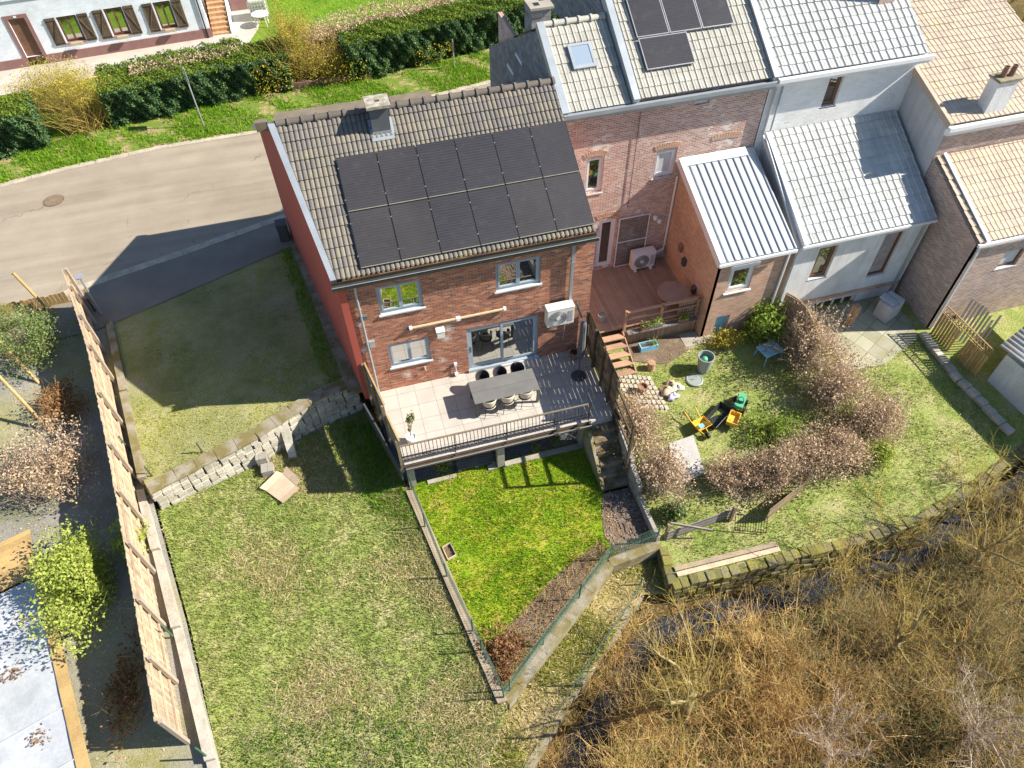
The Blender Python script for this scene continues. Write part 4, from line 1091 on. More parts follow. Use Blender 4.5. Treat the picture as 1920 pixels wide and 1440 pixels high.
Pq = np.concatenate([blob_points((1.10, -2.48, 1.22), (.16, .16, .34), 170, .3, .3, 3), blob_points((1.22, -2.5, 1.35), (.10, .1, .22), 70, .3, .3, 4), blob_points((1.05, -2.46, .68), (.08, .08, .15), 22, .3, .3, 5)])
leaf_cloud('foliage', Pq, .07, m_plantleaf, wp)
tf = np.column_stack([rng.uniform(.9, 7.9, 70), -3.28 + np.abs(rng.normal(0, .5, 70))]); tf[45:, 1] = -np.abs(rng.normal(0, .2, 25)) - .1
tag(leaf_cloud('fallen_leaves', np.column_stack([tf, np.full(70, .012)]), .045, m_pinkwood, None, .95), 'a few dry leaves blown along the terrace edges', 'leaves', kind='stuff')
q = MB(); q.box((4.87, -.10, .0), (5.74, .02, .02)); q.box((4.885, -.135, .0), (5.735, .10, .10))
tag(q.build('door_step', m_sill), 'pale grey step block in front of the patio door', 'step')

# ------------------------------------------------------------------ fences and walls of the garden
# left screen of boards along the property line
lf_ = thing('board_fence', 'grey board privacy screen along the left side of the terrace', 'fence', (.3, -1.5, 0))
for (ya, yb, zt_) in ((-.12, -2.12, 1.78), (-2.16, -3.33, 1.30)):
    q = MB(); n = int((zt_ - .03) / .135)
    for k in range(n):
        z = zt_ - .13 - k * .135
        q.beam((xl(ya) - .02, ya, z + .06), (xl(yb) - .02, yb, z + .06), .02, .128)
    q.build('board_panel', m_wood_grey, lf_)
    q = MB(); q.beam((xl(ya), ya, zt_ + .02), (xl(yb), yb, zt_ + .02), .055, .035); q.build('top_rail', m_wood_gold, lf_)
for y, zt_ in ((-.16, 1.80), (-1.15, 1.76), (-2.14, 1.78), (-3.3, 1.30)):
    q = MB(); q.box((xl(y) - .12, y - .045, -.45), (xl(y) - .035, y + .045, zt_)); q.build('post', m_wood, lf_)
sl_ = thing('slatted_fence', 'brown slatted timber screen along the right side of the terrace', 'fence', (8.2, -2, 0))
xr = lambda y: 8.22 + .04 * y
for (ya, yb, zt_) in ((-.15, -1.95, 1.98), (-1.95, -3.45, 1.90), (-3.45, -3.9, .55)):
    q = MB(); z = zt_
    k = 0
    while z > (.03 if ya > -3.4 else -.6):
        n = 5
        for i in range(n):
            a = ya + (yb - ya) * i / n; b = ya + (yb - ya) * (i + 1) / n
            q.beam((xr(a), a, z - .06), (xr(b), b, z - .06), .014, random.choice((.107, .112, .115, .119, .124, .128)))
        z -= .131; k += 1
    q.build('slat_panel', m_wood_dark, sl_)
for y, zt_, zb in ((-.12, 2.0, 0), (-1.05, 1.98, 0), (-1.95, 2.02, 0), (-2.75, 1.8, 0), (-3.42, 1.95, -.5), (-5.05, 1.66, -1.3)):
    q = MB(); q.box((xr(y) - .10, y - .045, zb), (xr(y) - .02, y + .045, zt_)); q.build('post', m_wood_dark, sl_)
for hh in (1.60, .98, .36):
    q = MB(); q.beam((xr(-3.45) - .06, -3.45, hh), (xr(-5.1) - .06, -5.1, hh), .05, .10); q.build('rail', m_wood_dark, sl_)
# stairs
stg = thing('garden_stairs', 'worn concrete garden steps going down from the terrace to the lawn', 'stairs', (7.63, -4.3, -1.65))
ys = [-3.36, -3.69, -3.99, -4.31, -4.64, -4.94, -5.22]
for k in range(6):
    q = MB(); z = -.235 * (k + 1); q.box((7.19, ys[k + 1] - .02, z - .3), (8.06, ys[k] + .02, z - .004 * k)); o = q.build('step', m_stair, stg); bv = o.modifiers.new('b', 'BEVEL'); bv.width = .018; bv.segments = 2
q = MB(); q.extr([(7.06, -3.30, -.27), (7.06, -3.62, -.27), (7.06, -5.25, -1.48), (7.06, -5.25, -1.75), (7.06, -3.30, -1.75)], (.12, 0, 0)); q.build('cheek_wall', m_concrete_moss, stg)
q = MB(); q.box((7.2, -3.415, -.24), (8.1, -3.362, -.032)); q.build('riser', m_concrete, stg)
bw = MB()
bw.extr([(8.08, -3.40, .0), (8.08, -3.8, -.05), (8.08, -5.1, -.42), (8.08, -5.1, -.62), (8.08, -5.9, -.82), (8.08, -5.9, -1.9), (8.08, -3.40, -1.9)], (.15, 0, 0))
bwo = bw.build('block_wall', m_block); tag(bwo, 'stepped concrete block wall beside the garden steps', 'wall')
lw = MB(); lw.box((8.09, -7.6, -2.2), (8.22, -5.902, -1.28)); tag(lw.build('garden_wall', m_concrete), 'low concrete wall between the worn soil and the neighbouring garden', 'wall')
# boundary walls round the lawn
cb = MB(); cb.extr([(xl(-3.36) - .16, -3.36, -2.3), (xl(-3.36) + .13, -3.36, -2.3), (2.02, -11.1, -2.3), (1.73, -11.1, -2.3)], (0, 0, .79))
tag(cb.build('boundary_wall', M('tan_concrete', (.40, .32, .22), (.29, .235, .16), .92, scale=2.2, fine=30, bmp=.4)), 'long low concrete wall along the left edge of the lawn', 'wall')
cs = MB(); cs.beam((LOT(-.2) - .12, -.2, -.55), (.50, -3.36, -.55), .06, .7); tag(cs.build('gravel_board', m_darkmetal), 'dark grey gravel board below the board screen', 'board')
rwp = [(1.95, -11.05), (6.38, -7.86), (8.2, -7.68)]
rw = MB()
for a, b in zip(rwp[:-1], rwp[1:]):
    a_, b_ = np.array(a), np.array(b); d = (b_ - a_) / np.linalg.norm(b_ - a_); n_ = np.array((-d[1], d[0]))
    n = max(1, round(np.linalg.norm(b_ - a_) / .62))
    for i in range(n):
        p = a_ + (b_ - a_) * (i + .006) / n; r = a_ + (b_ - a_) * (i + .994) / n
        rw.prism([tuple(p - n_ * .17), tuple(r - n_ * .17), tuple(r + n_ * .17), tuple(p + n_ * .17)], -2.6, -1.60 + random.uniform(-.006, .006))
tag(rw.build('retaining_wall', m_concrete_moss), 'diagonal concrete retaining wall at the foot of the lawn', 'wall')
bkw = [(7.3, -8.65), (7.05, -8.95), (5.7, -9.9), (4.2, -11.05), (3.2, -11.85), (2.2, -12.75), (.9, -14.2)]
bm_ = MB()
for a, b in zip(bkw[:-1], bkw[1:]):
    a_, b_ = np.array(a), np.array(b); n = max(1, round(np.linalg.norm(b_ - a_) / .5))
    for i in range(n):
        p = a_ + (b_ - a_) * i / n; r = a_ + (b_ - a_) * (i + 1) / n
        bm_.beam((*p, -2.55 - .02 * p[0]), (*r, -2.55 - .02 * r[0]), .24 + random.uniform(-.03, .03), .9 + random.uniform(-.04, .04))
tag(bm_.build('bank_wall', m_concrete_moss), 'mossy wall along the top of the stream bank', 'wall')

def wire_fence(name, label, pts, zf, H, posts, group=None, parent_loc=None, cell=.085, pm=None):
    t = thing(name, label, 'wire fence', (*pts[0], zf(*pts[0])), 0)
    A = []; B = []
    for a, b in zip(pts[:-1], pts[1:]):
        a_, b_ = np.array(a, float), np.array(b, float); L = np.linalg.norm(b_ - a_); nn = int(L / cell)
        za, zb = zf(*a), zf(*b)
        sag = lambda s: .05 * math.sin(s * 9 + a[0]) * .5
        nz = int(H / cell)
        for k in range(nz + 1):
            h = H * k / nz; m = 10
            for i in range(m):
                s0, s1 = i / m, (i + 1) / m
                A.append((*(a_ + (b_ - a_) * s0), za + (zb - za) * s0 + h + sag(s0) * (h / H))); B.append((*(a_ + (b_ - a_) * s1), za + (zb - za) * s1 + h + sag(s1) * (h / H)))
        for k in range(nn + 1):
            s0 = k / nn; p = a_ + (b_ - a_) * s0; z = za + (zb - za) * s0
            A.append((*p, z)); B.append((*(p + np.random.default_rng(k).normal(0, .006, 2)), z + H + sag(s0)))
    seg_mesh('wire_mesh', A, B, np.full(len(A), .0036), np.full(len(A), .0036), m_wire, t)
    A = []; B = []
    for a, b in zip(pts[:-1], pts[1:]):
        a_, b_ = np.array(a, float), np.array(b, float)
        for h in (H, H * .5):
            for i in range(8):
                A.append((*(a_ + (b_ - a_) * i / 8), zf(*a) + (zf(*b) - zf(*a)) * i / 8 + h + .025 * math.sin(i / 8 * 9 + a[0]) * h / H)); B.append((*(a_ + (b_ - a_) * (i + 1) / 8), zf(*a) + (zf(*b) - zf(*a)) * (i + 1) / 8 + h + .025 * math.sin((i + 1) / 8 * 9 + a[0]) * h / H))
    seg_mesh('tension_wire', A, B, np.full(len(A), .006), np.full(len(A), .006), m_wire, t)
    for (x, y, lx, ly) in posts:
        q = MB(); z = zf(x, y); q.tube([(x, y, z - .3), (x + lx, y + ly, z + H + .05)], .024, 8); q.build('post', pm or m_greenmetal, t)
    return t
WL = lambda y: xl(y) + .06
wire_fence('wire_fence', 'sagging green wire fence on the wall along the left edge of the lawn', [(WL(-3.4), -3.4), (1.13, -6.6), (1.95, -10.95)], lambda x, y: -1.52, .85,
           [(WL(-3.4), -3.4, 0, 0), (.86, -4.95, .02, 0), (1.19, -6.9, -.03, .02), (1.53, -8.85, .03, 0), (1.64, -9.5, .02, 0)])
wire_fence('wire_fence', 'green wire fence on top of the diagonal wall at the foot of the lawn', [(1.95, -10.98), (3.49, -9.82), (5.01, -8.72), (6.38, -7.73), (8.15, -7.58)], lambda x, y: -1.60, .95,
           [(2.14, -10.82, .03, .0), (3.49, -9.82, .0, .03), (5.01, -8.72, .03, .0), (6.4, -7.72, .02, .03), (8.12, -7.58, 0, .02), (1.95, -10.98, -.03, 0)], pm=m_greenmetal)
wire_fence('wire_fence', 'slack wire fence along the top of the mossy bank wall', [(7.2, -8.7), (5.7, -9.85), (4.2, -11.0), (3.2, -11.8)], lambda x, y: -2.2, .45, [(7.25, -8.65, -.05, .06), (5.0, -10.4, .02, .1)])
# small things in and round the lawn
pt = thing('planter', 'small bare timber planting frame on the left edge of the lawn', 'planter', (1.42, -6.0, -1.68))
q = MB()
c4 = [(1.26, -5.83), (1.54, -5.74), (1.64, -6.22), (1.34, -6.31)]
for a, b in zip(c4, c4[1:] + c4[:1]): q.beam((*a, -1.62), (*b, -1.62), .03, .14)
q.build('frame', m_wood_pale, pt); q = MB(); q.poly([(*p, -1.64) for p in c4]); q.build('soil', m_soil, pt)
pal = thing('pallet', 'grey timber pallet lying under the terrace edge beside the concrete pillar', 'pallet', (3.1, -2.75, -1.63))
q = MB()
for k in range(7): q.obox((3.12, -2.42 - .105 * k, -1.50 + (6 - k) * .0), (1.36, .09, .022))
for x in (2.50, 3.12, 3.74): q.box((x - .06, -3.10, -1.62), (x + .06, -2.38, -1.513))
q.build('boards', m_wood_grey, pal)
q = MB(); q.tube([(2.5, -2.6, -1.30), (3.95, -2.75, -1.28)], .018, 6); tag(q.build('timber_pole', m_wood_pale), 'thin timber pole lying across the pallet under the terrace', 'pole')
lg = [(2.0, -1.5, .3)]
# old timber/brick pavers in the worn corner
pv = MB()
for k in range(70):
    x = random.uniform(7.2, 8.0); y = random.uniform(-7.3, -5.35); a = (random.choice((0, math.pi / 2)) + random.uniform(-.2, .2))
    R = np.array([[math.cos(a), -math.sin(a), 0], [math.sin(a), math.cos(a), 0], [0, 0, 1]])
    pv.obox((x, y, h_lawn(x, y) + .02), (.21, .075, .05), R)
o = pv.build('old_pavers', M('dark_pavers', (.19, .15, .12), (.13, .10, .08), .95, scale=5, fine=25, tint=.35, bmp=.5)); tag(o, 'loose dark brown pavers below the garden steps', 'pavers', kind='stuff')

# ------------------------------------------------------------------ left lot: rubble retaining wall, things on the lower lawn
def rubble(name, label, line, ztop, zbot, width, m, size=.38, cat='wall'):
    q = MB()
    for a, b in zip(line[:-1], line[1:]):
        a_, b_ = np.array(a, float), np.array(b, float); L = np.linalg.norm(b_ - a_); d = (b_ - a_) / L; n_ = np.array((-d[1], d[0])); n = max(1, round(L / size))
        R = np.array([[d[0], n_[0], 0], [d[1], n_[1], 0], [0, 0, 1]])
        for i in range(n):
            p = a_ + d * L * (i + .5) / n; zt_, zb = ztop(*p), zbot(*p); rows = max(1, round((zt_ - zb) / .24)); hz = (zt_ - zb) / rows
            for k in range(rows):
                w_ = L / n
                q.obox((p[0] + n_[0] * random.uniform(-.03, .03) + d[0] * random.uniform(-.04, .04), p[1] + n_[1] * random.uniform(-.03, .03), zb + hz * (k + .5) + random.uniform(-.01, .01)), (w_ * random.uniform(.93, 1.03), width * random.uniform(.92, 1.05), hz * random.uniform(.92, 1.03)), R)
    o = q.build(name, m); bv = o.modifiers.new('b', 'BEVEL'); bv.width = .025; bv.segments = 2
    return tag(o, label, cat)
RW = [(-.45, .85), (-1.55, .55), (-2.8, .0), (-4.06, -.7), (-5.4, -1.2), (-6.7, -1.65), (-7.55, -2.0)]
rubble('stone_wall', 'pale rubble retaining wall below the gravel yard left of the house', RW, lambda x, y: .02, lambda x, y: h_low(x, y) - .3, .40, m_stone, .27)
cop = MB()
for a, b in zip(RW[:-1], RW[1:]):
    a_, b_ = np.array(a), np.array(b); n = max(1, round(np.linalg.norm(b_ - a_) / .8))
    for i in range(n):
        p = a_ + (b_ - a_) * (i + .01) / n; r = a_ + (b_ - a_) * (i + .99) / n
        cop.beam((*p, .055), (*r, .055 + random.uniform(-.012, .012)), .50 + random.uniform(-.04, .04), .07)
tag(cop.build('wall_coping', m_concrete_moss), 'flat coping slabs on top of the pale rubble wall', 'coping')
bt = MB(); bt.extr([(-3.28, -.15, -1.6), (-3.28, -.15, -.02), (-3.28, -.35, -.02), (-3.28, -1.15, -1.6)], (.28, 0, 0)); tag(bt.build('buttress', m_stone), 'sloping buttress against the pale rubble wall', 'buttress')
hb = MB(); hb.box((-4.3, -1.22, -1.25), (-3.95, -.92, -.72)); hb.box((-4.2, -1.62, -1.32), (-3.8, -1.24, -.98)); tag(hb.build('concrete_block', m_block), 'pair of hollow concrete blocks in the grass below the rubble wall', 'block')
cd = thing('cardboard_box', 'flattened pale cardboard box lying on the lower lawn', 'box', (-3.7, -2.2, -1.33))
q = MB()
cc4 = [(-4.12, -2.25, -1.27), (-3.72, -2.75, -1.28), (-3.1, -2.35, -1.24), (-3.5, -1.75, -1.2)]
q.extr(cc4, (0, 0, .06)); q.build('base', m_card, cd)
for a, b, c_ in ((0, 3, (-.20, .12, .10)), (3, 2, (.16, .20, .12)), (1, 2, (.12, -.18, .05))):
    q = MB(); A_, B2 = np.array(cc4[a]) + (0, 0, .06), np.array(cc4[b]) + (0, 0, .06); q.extr([A_, B2, B2 + np.array(c_) * .9, A_ + np.array(c_)], (0, 0, .012)); q.build('flap', m_card, cd)
# larch fence
FL = [(-10.25, 7.6), (-9.95, 6.55), (-9.1, 3.35), (-8.25, -1.08), (-7.3, -6.55), (-6.72, -9.95)]
lft = thing('larch_fence', 'tall pale vertical board fence between the yard and the slate garden', 'fence', (-8.5, 0, -.4))
def along(line, step):
    out = []
    for a, b in zip(line[:-1], line[1:]):
        a_, b_ = np.array(a, float), np.array(b, float); L = np.linalg.norm(b_ - a_); n = max(1, round(L / step))
        for i in range(n): out.append((a_ + (b_ - a_) * i / n, (b_ - a_) / L, L / n))
    return out
q = MB()
for p, d, s_ in along(FL, .115):
    z = h_left(*p); hh = 2.05 + random.uniform(-.04, .04); R = np.array([[d[0], -d[1], 0], [d[1], d[0], 0], [0, 0, 1]])
    q.obox((p[0] - .03 * -d[1] * 0 + random.uniform(-.006, .006), p[1], z + hh / 2), (s_ * .93, .022, hh), R)
q.build('board_panel', m_wood_pale, lft)
for h in (.45, 1.15, 1.75):
    q = MB()
    for a, b in zip(FL[:-1], FL[1:]):
        d = np.array(b) - np.array(a); d = d / np.linalg.norm(d); n_ = np.array((-d[1], d[0])) * .045
        q.beam((*(np.array(a) + n_), h_left(*a) + h), (*(np.array(b) + n_), h_left(*b) + h), .05, .07)
    q.build('rail', m_wood_pale, lft)
for p, d, s_ in along(FL, 1.85) + [(np.array(FL[-1]), np.array((.17, -.98)), 1)]:
    n_ = np.array((-d[1], d[0])) * .12; p = p + n_; z = h_left(*p)
    q = MB(); q.box((p[0] - .05, p[1] - .05, z - .2), (p[0] + .05, p[1] + .05, z + 2.06)); q.build('post', m_wood_pale2, lft)
cbm = MB()
CL = [(-8.0, -1.6), (-7.45, -4.0), (-6.85, -6.7), (-6.0, -10.6), (-5.6, -13)]
for a, b in zip(CL[:-1], CL[1:]):
    cbm.extr([(a[0] - .12, a[1], -2.0), (a[0] + .14, a[1], -2.0), (b[0] + .14, b[1], -2.0), (b[0] - .12, b[1], -2.0)], (0, 0, 2.0 + h_left(*a) + .12))
tag(cbm.build('boundary_wall', M('bright_concrete', (.52, .47, .39), (.38, .34, .27), .9, scale=2.5, fine=30, streak=.4)), 'long pale concrete wall between the larch fence and the lower lawn', 'wall')
tb_ = MB()
for a, b in (((-9.3, 6.5), (-8.55, 2.6)), ((-8.55, 2.55), (-7.75, -1.5))): tb_.extr([(a[0] - .13, a[1], -.3), (a[0] + .13, a[1], -.3), (b[0] + .13, b[1], -.3), (b[0] - .13, b[1], -.3)], (0, 0, .42))
tag(tb_.build('kerb_beam', m_concrete_moss), 'mossy concrete edging between the gravel yard and the larch fence', 'edging')
for i, (p, d, l, lb) in enumerate((((-8.36, .14), (-.06, .02), .85, 'leaning green fence post beside the larch fence at the rubble wall'), ((-5.8, -.95), (-.08, .06), .95, 'dark post standing on the rubble retaining wall'),
        ((-7.4, -1.45), (-.12, .05), .95, 'dark leaning post at the left end of the rubble wall'), ((-6.95, -6.9), (-.05, .02), .9, 'green post on the pale concrete wall, middle one'), ((-6.05, -10.5), (-.05, .05), 1.0, 'green post on the pale concrete wall, nearest one'))):
    q = MB(); z = h_left(*p); q.tube([(*p, z - .2), (p[0] + d[0], p[1] + d[1], z + l)], .026, 8); tag(q.build('fence_post', m_greenmetal if i not in (1, 2) else m_darkmetal), lb, 'post')
# swing frame of round poles
sw = thing('swing_frame', 'round timber swing frame in the slate garden at the left edge', 'swing frame', (-12, 4, -.2))
zz = lambda p: h_left(*p)
tops = [(-13.2, 6.2, 2.0), (-12.3, 3.4, 2.0), (-14.0, 2.6, 2.0)]
for a, b in ((tops[0], tops[1]), (tops[1], tops[2])):
    q = MB(); q.tube([a, b], .06, 10); q.build('beam', m_wood_grey, sw)
for a, b in ((tops[0], (-11.65, 4.04, -.2)), (tops[1], (-11.05, 1.7, -.3)), (tops[0], (-14.2, 7.2, -.1))):
    q = MB(); q.tube([a, b], .055, 10); q.build('leg', m_wood_gold, sw)
# pool under a white winter cover, timber surround
pz = -.32
pool = thing('covered_pool', 'sunken pool under a white tarpaulin with timber edging at the lower left', 'pool', (-12, -7, -.5))
q = MB()
c0 = np.array((-10.95, -4.0)); c1_ = np.array((-9.0, -10.6)); dx = np.array((-6.5, -2.1)); N_ = 14
vs = []; fs = []
for i in range(N_ + 1):
    for j in range(N_ + 1):
        p = c0 + (c1_ - c0) * i / N_ + dx * j / N_
        vs.append((*p, pz - .02 - .10 * math.sin(math.pi * i / N_) ** .5 * min(1, j / 2) + .012 * math.sin(i * 2.1) * math.cos(j * 1.3)))
for i in range(N_):
    for j in range(N_): fs.append((i*(N_+1)+j, (i+1)*(N_+1)+j, (i+1)*(N_+1)+j+1, i*(N_+1)+j+1))
q.add(vs, fs); q.build('cover', m_tarp, pool, smooth=True)
q = MB()
for k in range(1, 5):
    p = c0 + (c1_ - c0) * k / 4.6; q.tube([(*p, pz + .01), (*(p + dx * .98), pz - .02)], .02, 6)
q.build('strap', m_tarp, pool)
q = MB(); d = (c1_ - c0) / np.linalg.norm(c1_ - c0); q.beam((*(c0 - d * .1 + np.array((.16, .03))), pz + .0), (*(c1_ + np.array((.16, .03))), pz), .30, .06)
q.build('edging', m_wood_gold, pool)
q = MB()
for k in range(9):
    a = c0 + np.array((.0, .16)) + np.array((-.038, .19)) * k; q.beam((*a, pz + .03), (*(a + dx), pz + .03), .183, .05)
q.build('deck', m_wood_gold, pool)
Pq = np.concatenate([np.column_stack([rng.normal(c[0], .16, 60), rng.normal(c[1], .13, 60), np.full(60, pz + .0 + random.random() * .01)]) for c in ((-11.1, -5.3), (-11.2, -6.9), (-10.2, -8.9), (-9.75, -10.1))])
Pq[:, 2] -= .06
o = leaf_cloud('leaf_litter', Pq, .08, m_deadleaf, None, .9); tag(o, 'heaps of brown leaves lying on the white pool cover', 'leaves', kind='stuff')

# ------------------------------------------------------------------ neighbouring houses
# first neighbour: pale weathered brick, two roof heights
n1 = thing('terraced_house', 'weathered pale red brick terraced house with a slate clad side and a roof window', 'house', (10, 6, 0))
q = MB()
wl_ = [(9.25, 9.95, 3.98, 5.5), (11.98, 12.82, 4.15, 5.28), (13.15, 13.72, 6.9, 7.38), (9.98, 10.72, .2, 2.6)]
wall_y(q, 8.22, 16.0, -1.2, 7.45, 3.9, wl_, .16)
q.box((8.23, 3.92, -1), (8.4, 12, 7.4))
q.build('rear_wall', m_brick_pale, n1)
q = MB(); q.extr([(8.24, 3.95, 7.35), (8.24, 6.6, 9.0), (8.24, 13.6, 5.3), (8.24, 13.6, 0), (8.24, 3.95, 0)], (-.035, 0, 0)); q.extr([(10.62, 4.3, 7.8), (10.62, 8.5, 10.2), (10.62, 13, 7.6), (10.62, 13, 7)], (.14, 0, 0)); q.build('slate_cladding', m_slate, n1)
for k, (y, z) in enumerate(((8.4, 6.9), (9.6, 5.9))):
    q = MB(); q.box((8.165, y, z), (8.204, y + .9, z + .12)); q.build('slit_window', m_whiteframe, n1)
sA = .56; vA, nA, LA = slope_frame(sA)
EA = np.array((0, 3.70, 7.50))
q = MB(); tiles(q, EA, (1, 0, 0), vA, nA, lambda v: 8.42, lambda v: 10.62, 3.35, .225, .36, .05, 's', 1); nra = q.build('roof', m_tile_grey, n1, fix=False)
q = MB(); q.poly([tuple(EA + np.array((x, 0, 0)) + vA * v - nA * .06) for x, v in ((8.2, 0), (10.65, 0), (10.65, 3.35), (8.2, 3.35))]); q.poly([(8.2, 6.62, 9.1), (10.65, 6.62, 9.1), (10.65, 13.8, 5.2), (8.2, 13.8, 5.2)]); o = q.build('front_slope', m_tile_grey, n1)
q = MB(); ridge_row(q, 8.4, 10.6, 6.62, 9.2, .13, .4); o = q.build('ridge_cap', m_tile_grey, n1); o.parent = nra
q = MB()
q.add([tuple(EA + np.array((x, 0, 0)) + vA * v + nA * h) for h in (.12, -.15) for x, v in ((8.16, -.05), (8.42, -.05), (8.42, 3.4), (8.16, 3.4))], [(0, 1, 2, 3), (7, 6, 5, 4), (0, 4, 5, 1), (1, 5, 6, 2), (2, 6, 7, 3), (3, 7, 4, 0)])
o = q.build('verge_trim', m_zinc, n1); o.parent = nra
q = MB(); q.box((8.3, 7.6, 8.0), (9.0, 8.5, 9.25)); o = q.build('chimney', m_slate, n1); o.parent = nra
q = MB(); q.box((8.22, 7.5, 9.25), (9.08, 8.6, 9.33)); q.build('chimney_cap', m_concrete, n1)
q = MB(); q.box((8.42, 7.7, 9.331), (8.62, 7.95, 9.336)); q.box((8.7, 8.05, 9.331), (8.9, 8.3, 9.336)); q.build('flue', m_black, n1)
# roof window
rwn = MB()
PA = lambda x, v, h: EA + np.array((x, 0, 0)) + vA * v + nA * h
def roof_frame(mb, x0, x1, v0, v1, h0, h1, w_):
    for (a, b, c, d) in ((x0, x0 + w_, v0, v1), (x1 - w_, x1, v0, v1), (x0 + w_, x1 - w_, v0, v0 + w_ * 1.4), (x0 + w_, x1 - w_, v1 - w_, v1)):
        mb.add([tuple(PA(x, v, h)) for h in (h1, h0) for x, v in ((a, c), (b, c), (b, d), (a, d))], [(0, 1, 2, 3), (7, 6, 5, 4), (0, 4, 5, 1), (1, 5, 6, 2), (2, 6, 7, 3), (3, 7, 4, 0)])
roof_frame(rwn, 8.98, 9.80, 1.48, 2.42, .0, .13, .09); o = rwn.build('roof_window', m_zinc, n1); o.parent = nra
q = MB(); q.add([tuple(PA(x, v, .11)) for x, v in ((9.05, 1.58), (9.73, 1.58), (9.73, 2.36), (9.05, 2.36))], [(0, 1, 2, 3)]); o = q.build('roof_pane', mirror_glass('skylight_glass', .5, (.45, .52, .55)), n1); o.parent = nra
sB = .60; vB, nB, LB = slope_frame(sB); EB = np.array((0, 3.70, 7.60))
q = MB(); tiles(q, EB, (1, 0, 0), vB, nB, lambda v: 11.0, lambda v: 15.85, 6.0, .225, .36, .05, 's', 1); nrb = q.build('roof', m_tile_grey, n1, fix=False)
q = MB(); q.poly([tuple(EB + np.array((x, 0, 0)) + vB * v - nB * .05) for x, v in ((10.7, 0), (16, 0), (16, 6.0), (10.7, 6.0))]); q.poly([(10.7, 8.85, 10.6), (16, 8.85, 10.6), (16, 13, 8.2), (10.7, 13, 8.2)]); q.build('front_slope', m_tile_grey, n1)
for xa, xb in ((10.66, 10.90), (15.88, 16.10)):
    q = MB(); q.add([tuple(EB + np.array((x, 0, 0)) + vB * v + nB * h) for h in (.16, -.2) for x, v in ((xa, -.08), (xb, -.08), (xb, 6.1), (xa, 6.1))], [(0, 1, 2, 3), (7, 6, 5, 4), (0, 4, 5, 1), (1, 5, 6, 2), (2, 6, 7, 3), (3, 7, 4, 0)])
    o = q.build('verge_trim', m_zinc, n1); o.parent = nrb
q = MB(); q.box((8.2, 3.52, 7.36), (16.0, 3.66, 7.50)); q.box((8.2, 3.56, 7.25), (16.0, 3.892, 7.36)); q.build('gutter', m_zinc, n1)
q = MB(); q.tube([(11.05, 3.6, 7.35), (11.1, 3.75, 7.2), (11.1, 3.85, 7.0), (11.1, 3.85, 3.0)], .012, 6); q.build('cable', m_darkmetal, n1)
window(n1, 9.25, 9.95, 3.98, 5.5, 3.98, m_whiteframe, m_glass_dim, 1, .09, .07, m_sill)
window(n1, 11.98, 12.82, 4.15, 5.28, 3.98, m_whiteframe, m_blind, 1, .09, .07, m_sill)
window(n1, 13.15, 13.72, 6.9, 7.2, 3.98, m_whiteframe, m_glass_dim, 1, .07, .07, None)
window(n1, 9.98, 10.72, .2, 2.6, 3.98, m_whiteframe, m_glass_dim, 1, .1, .07, None, name='back_door')
def arch(mb, xc, z, w_, rise, y, n=11, h=.22):
    for k in range(n):
        f = (k + .5) / n - .5; x = xc + f * w_; zz_ = z + rise * (1 - 4 * f * f); a = f * .9
        R = np.array([[math.cos(a), 0, math.sin(a)], [0, 1, 0], [-math.sin(a), 0, math.cos(a)]]); mb.obox((x, y, zz_ + h / 2), (w_ / n * .86, .03, h), R)
for xc_, z_, w__, r__ in ((9.6, 5.44, .86, .12), (12.4, 5.3, 1.0, .07), (10.35, 2.66, .95, .07), (14.75, 5.3, 1.2, .06)):
    ar = MB(); arch(ar, xc_, z_, w__, r__, 3.895); ar.build('arch_bricks', m_brick_orange, n1)
q = MB(); q.tube([(12.98, 3.83, 4.1), (12.98, 3.83, .8), (12.9, 3.75, .65), (12.4, 3.6, .62)], .05, 10); q.build('downpipe', m_whiteframe, n1)
for k, (x, z) in enumerate(((12.35, 2.2), (12.55, 2.0))):
    q = MB(); q.lathe((x, 3.82, z), [(.03, 0), (.09, .04), (.10, .16), (.06, .2)], 12); q.build('wall_ornament', m_white, n1)
# its solar panels (things)
def pv_at(label, x, v, a, b):
    t = thing('solar_panel', label, 'solar panel', EB + np.array((x, 0, 0)) + vB * v + nB * .10, 0, 'solar panels on the weathered brick house')
    t.rotation_euler = (math.atan(sB), 0, 0)
    f = MB(); e = .03
    for (p, q_) in (((0, 0, 0), (e, b, .04)), ((a - e, 0, 0), (a, b, .04)), ((e, 0, 0), (a - e, e, .04)), ((e, b - e, 0), (a - e, b, .04))): f.box(p, q_)
    f.build('frame', m_alu, t, True); f = MB(); f.box((e, e, .006), (a - e, b - e, .036)); f.build('glass', m_pv2, t, True)
    return t
m_pv2 = pvmat('blue_solar_glass')
pv_at('lowest bluish solar panel on the weathered brick house roof', 11.42, .92, 1.78, 1.18)
for k in range(3):
    pv_at('tall bluish solar panel on the weathered brick house, %s of its row' % ('leftmost', 'middle one', 'rightmost')[k], 11.4 + k * 1.22, 2.14, 1.19, 1.9)
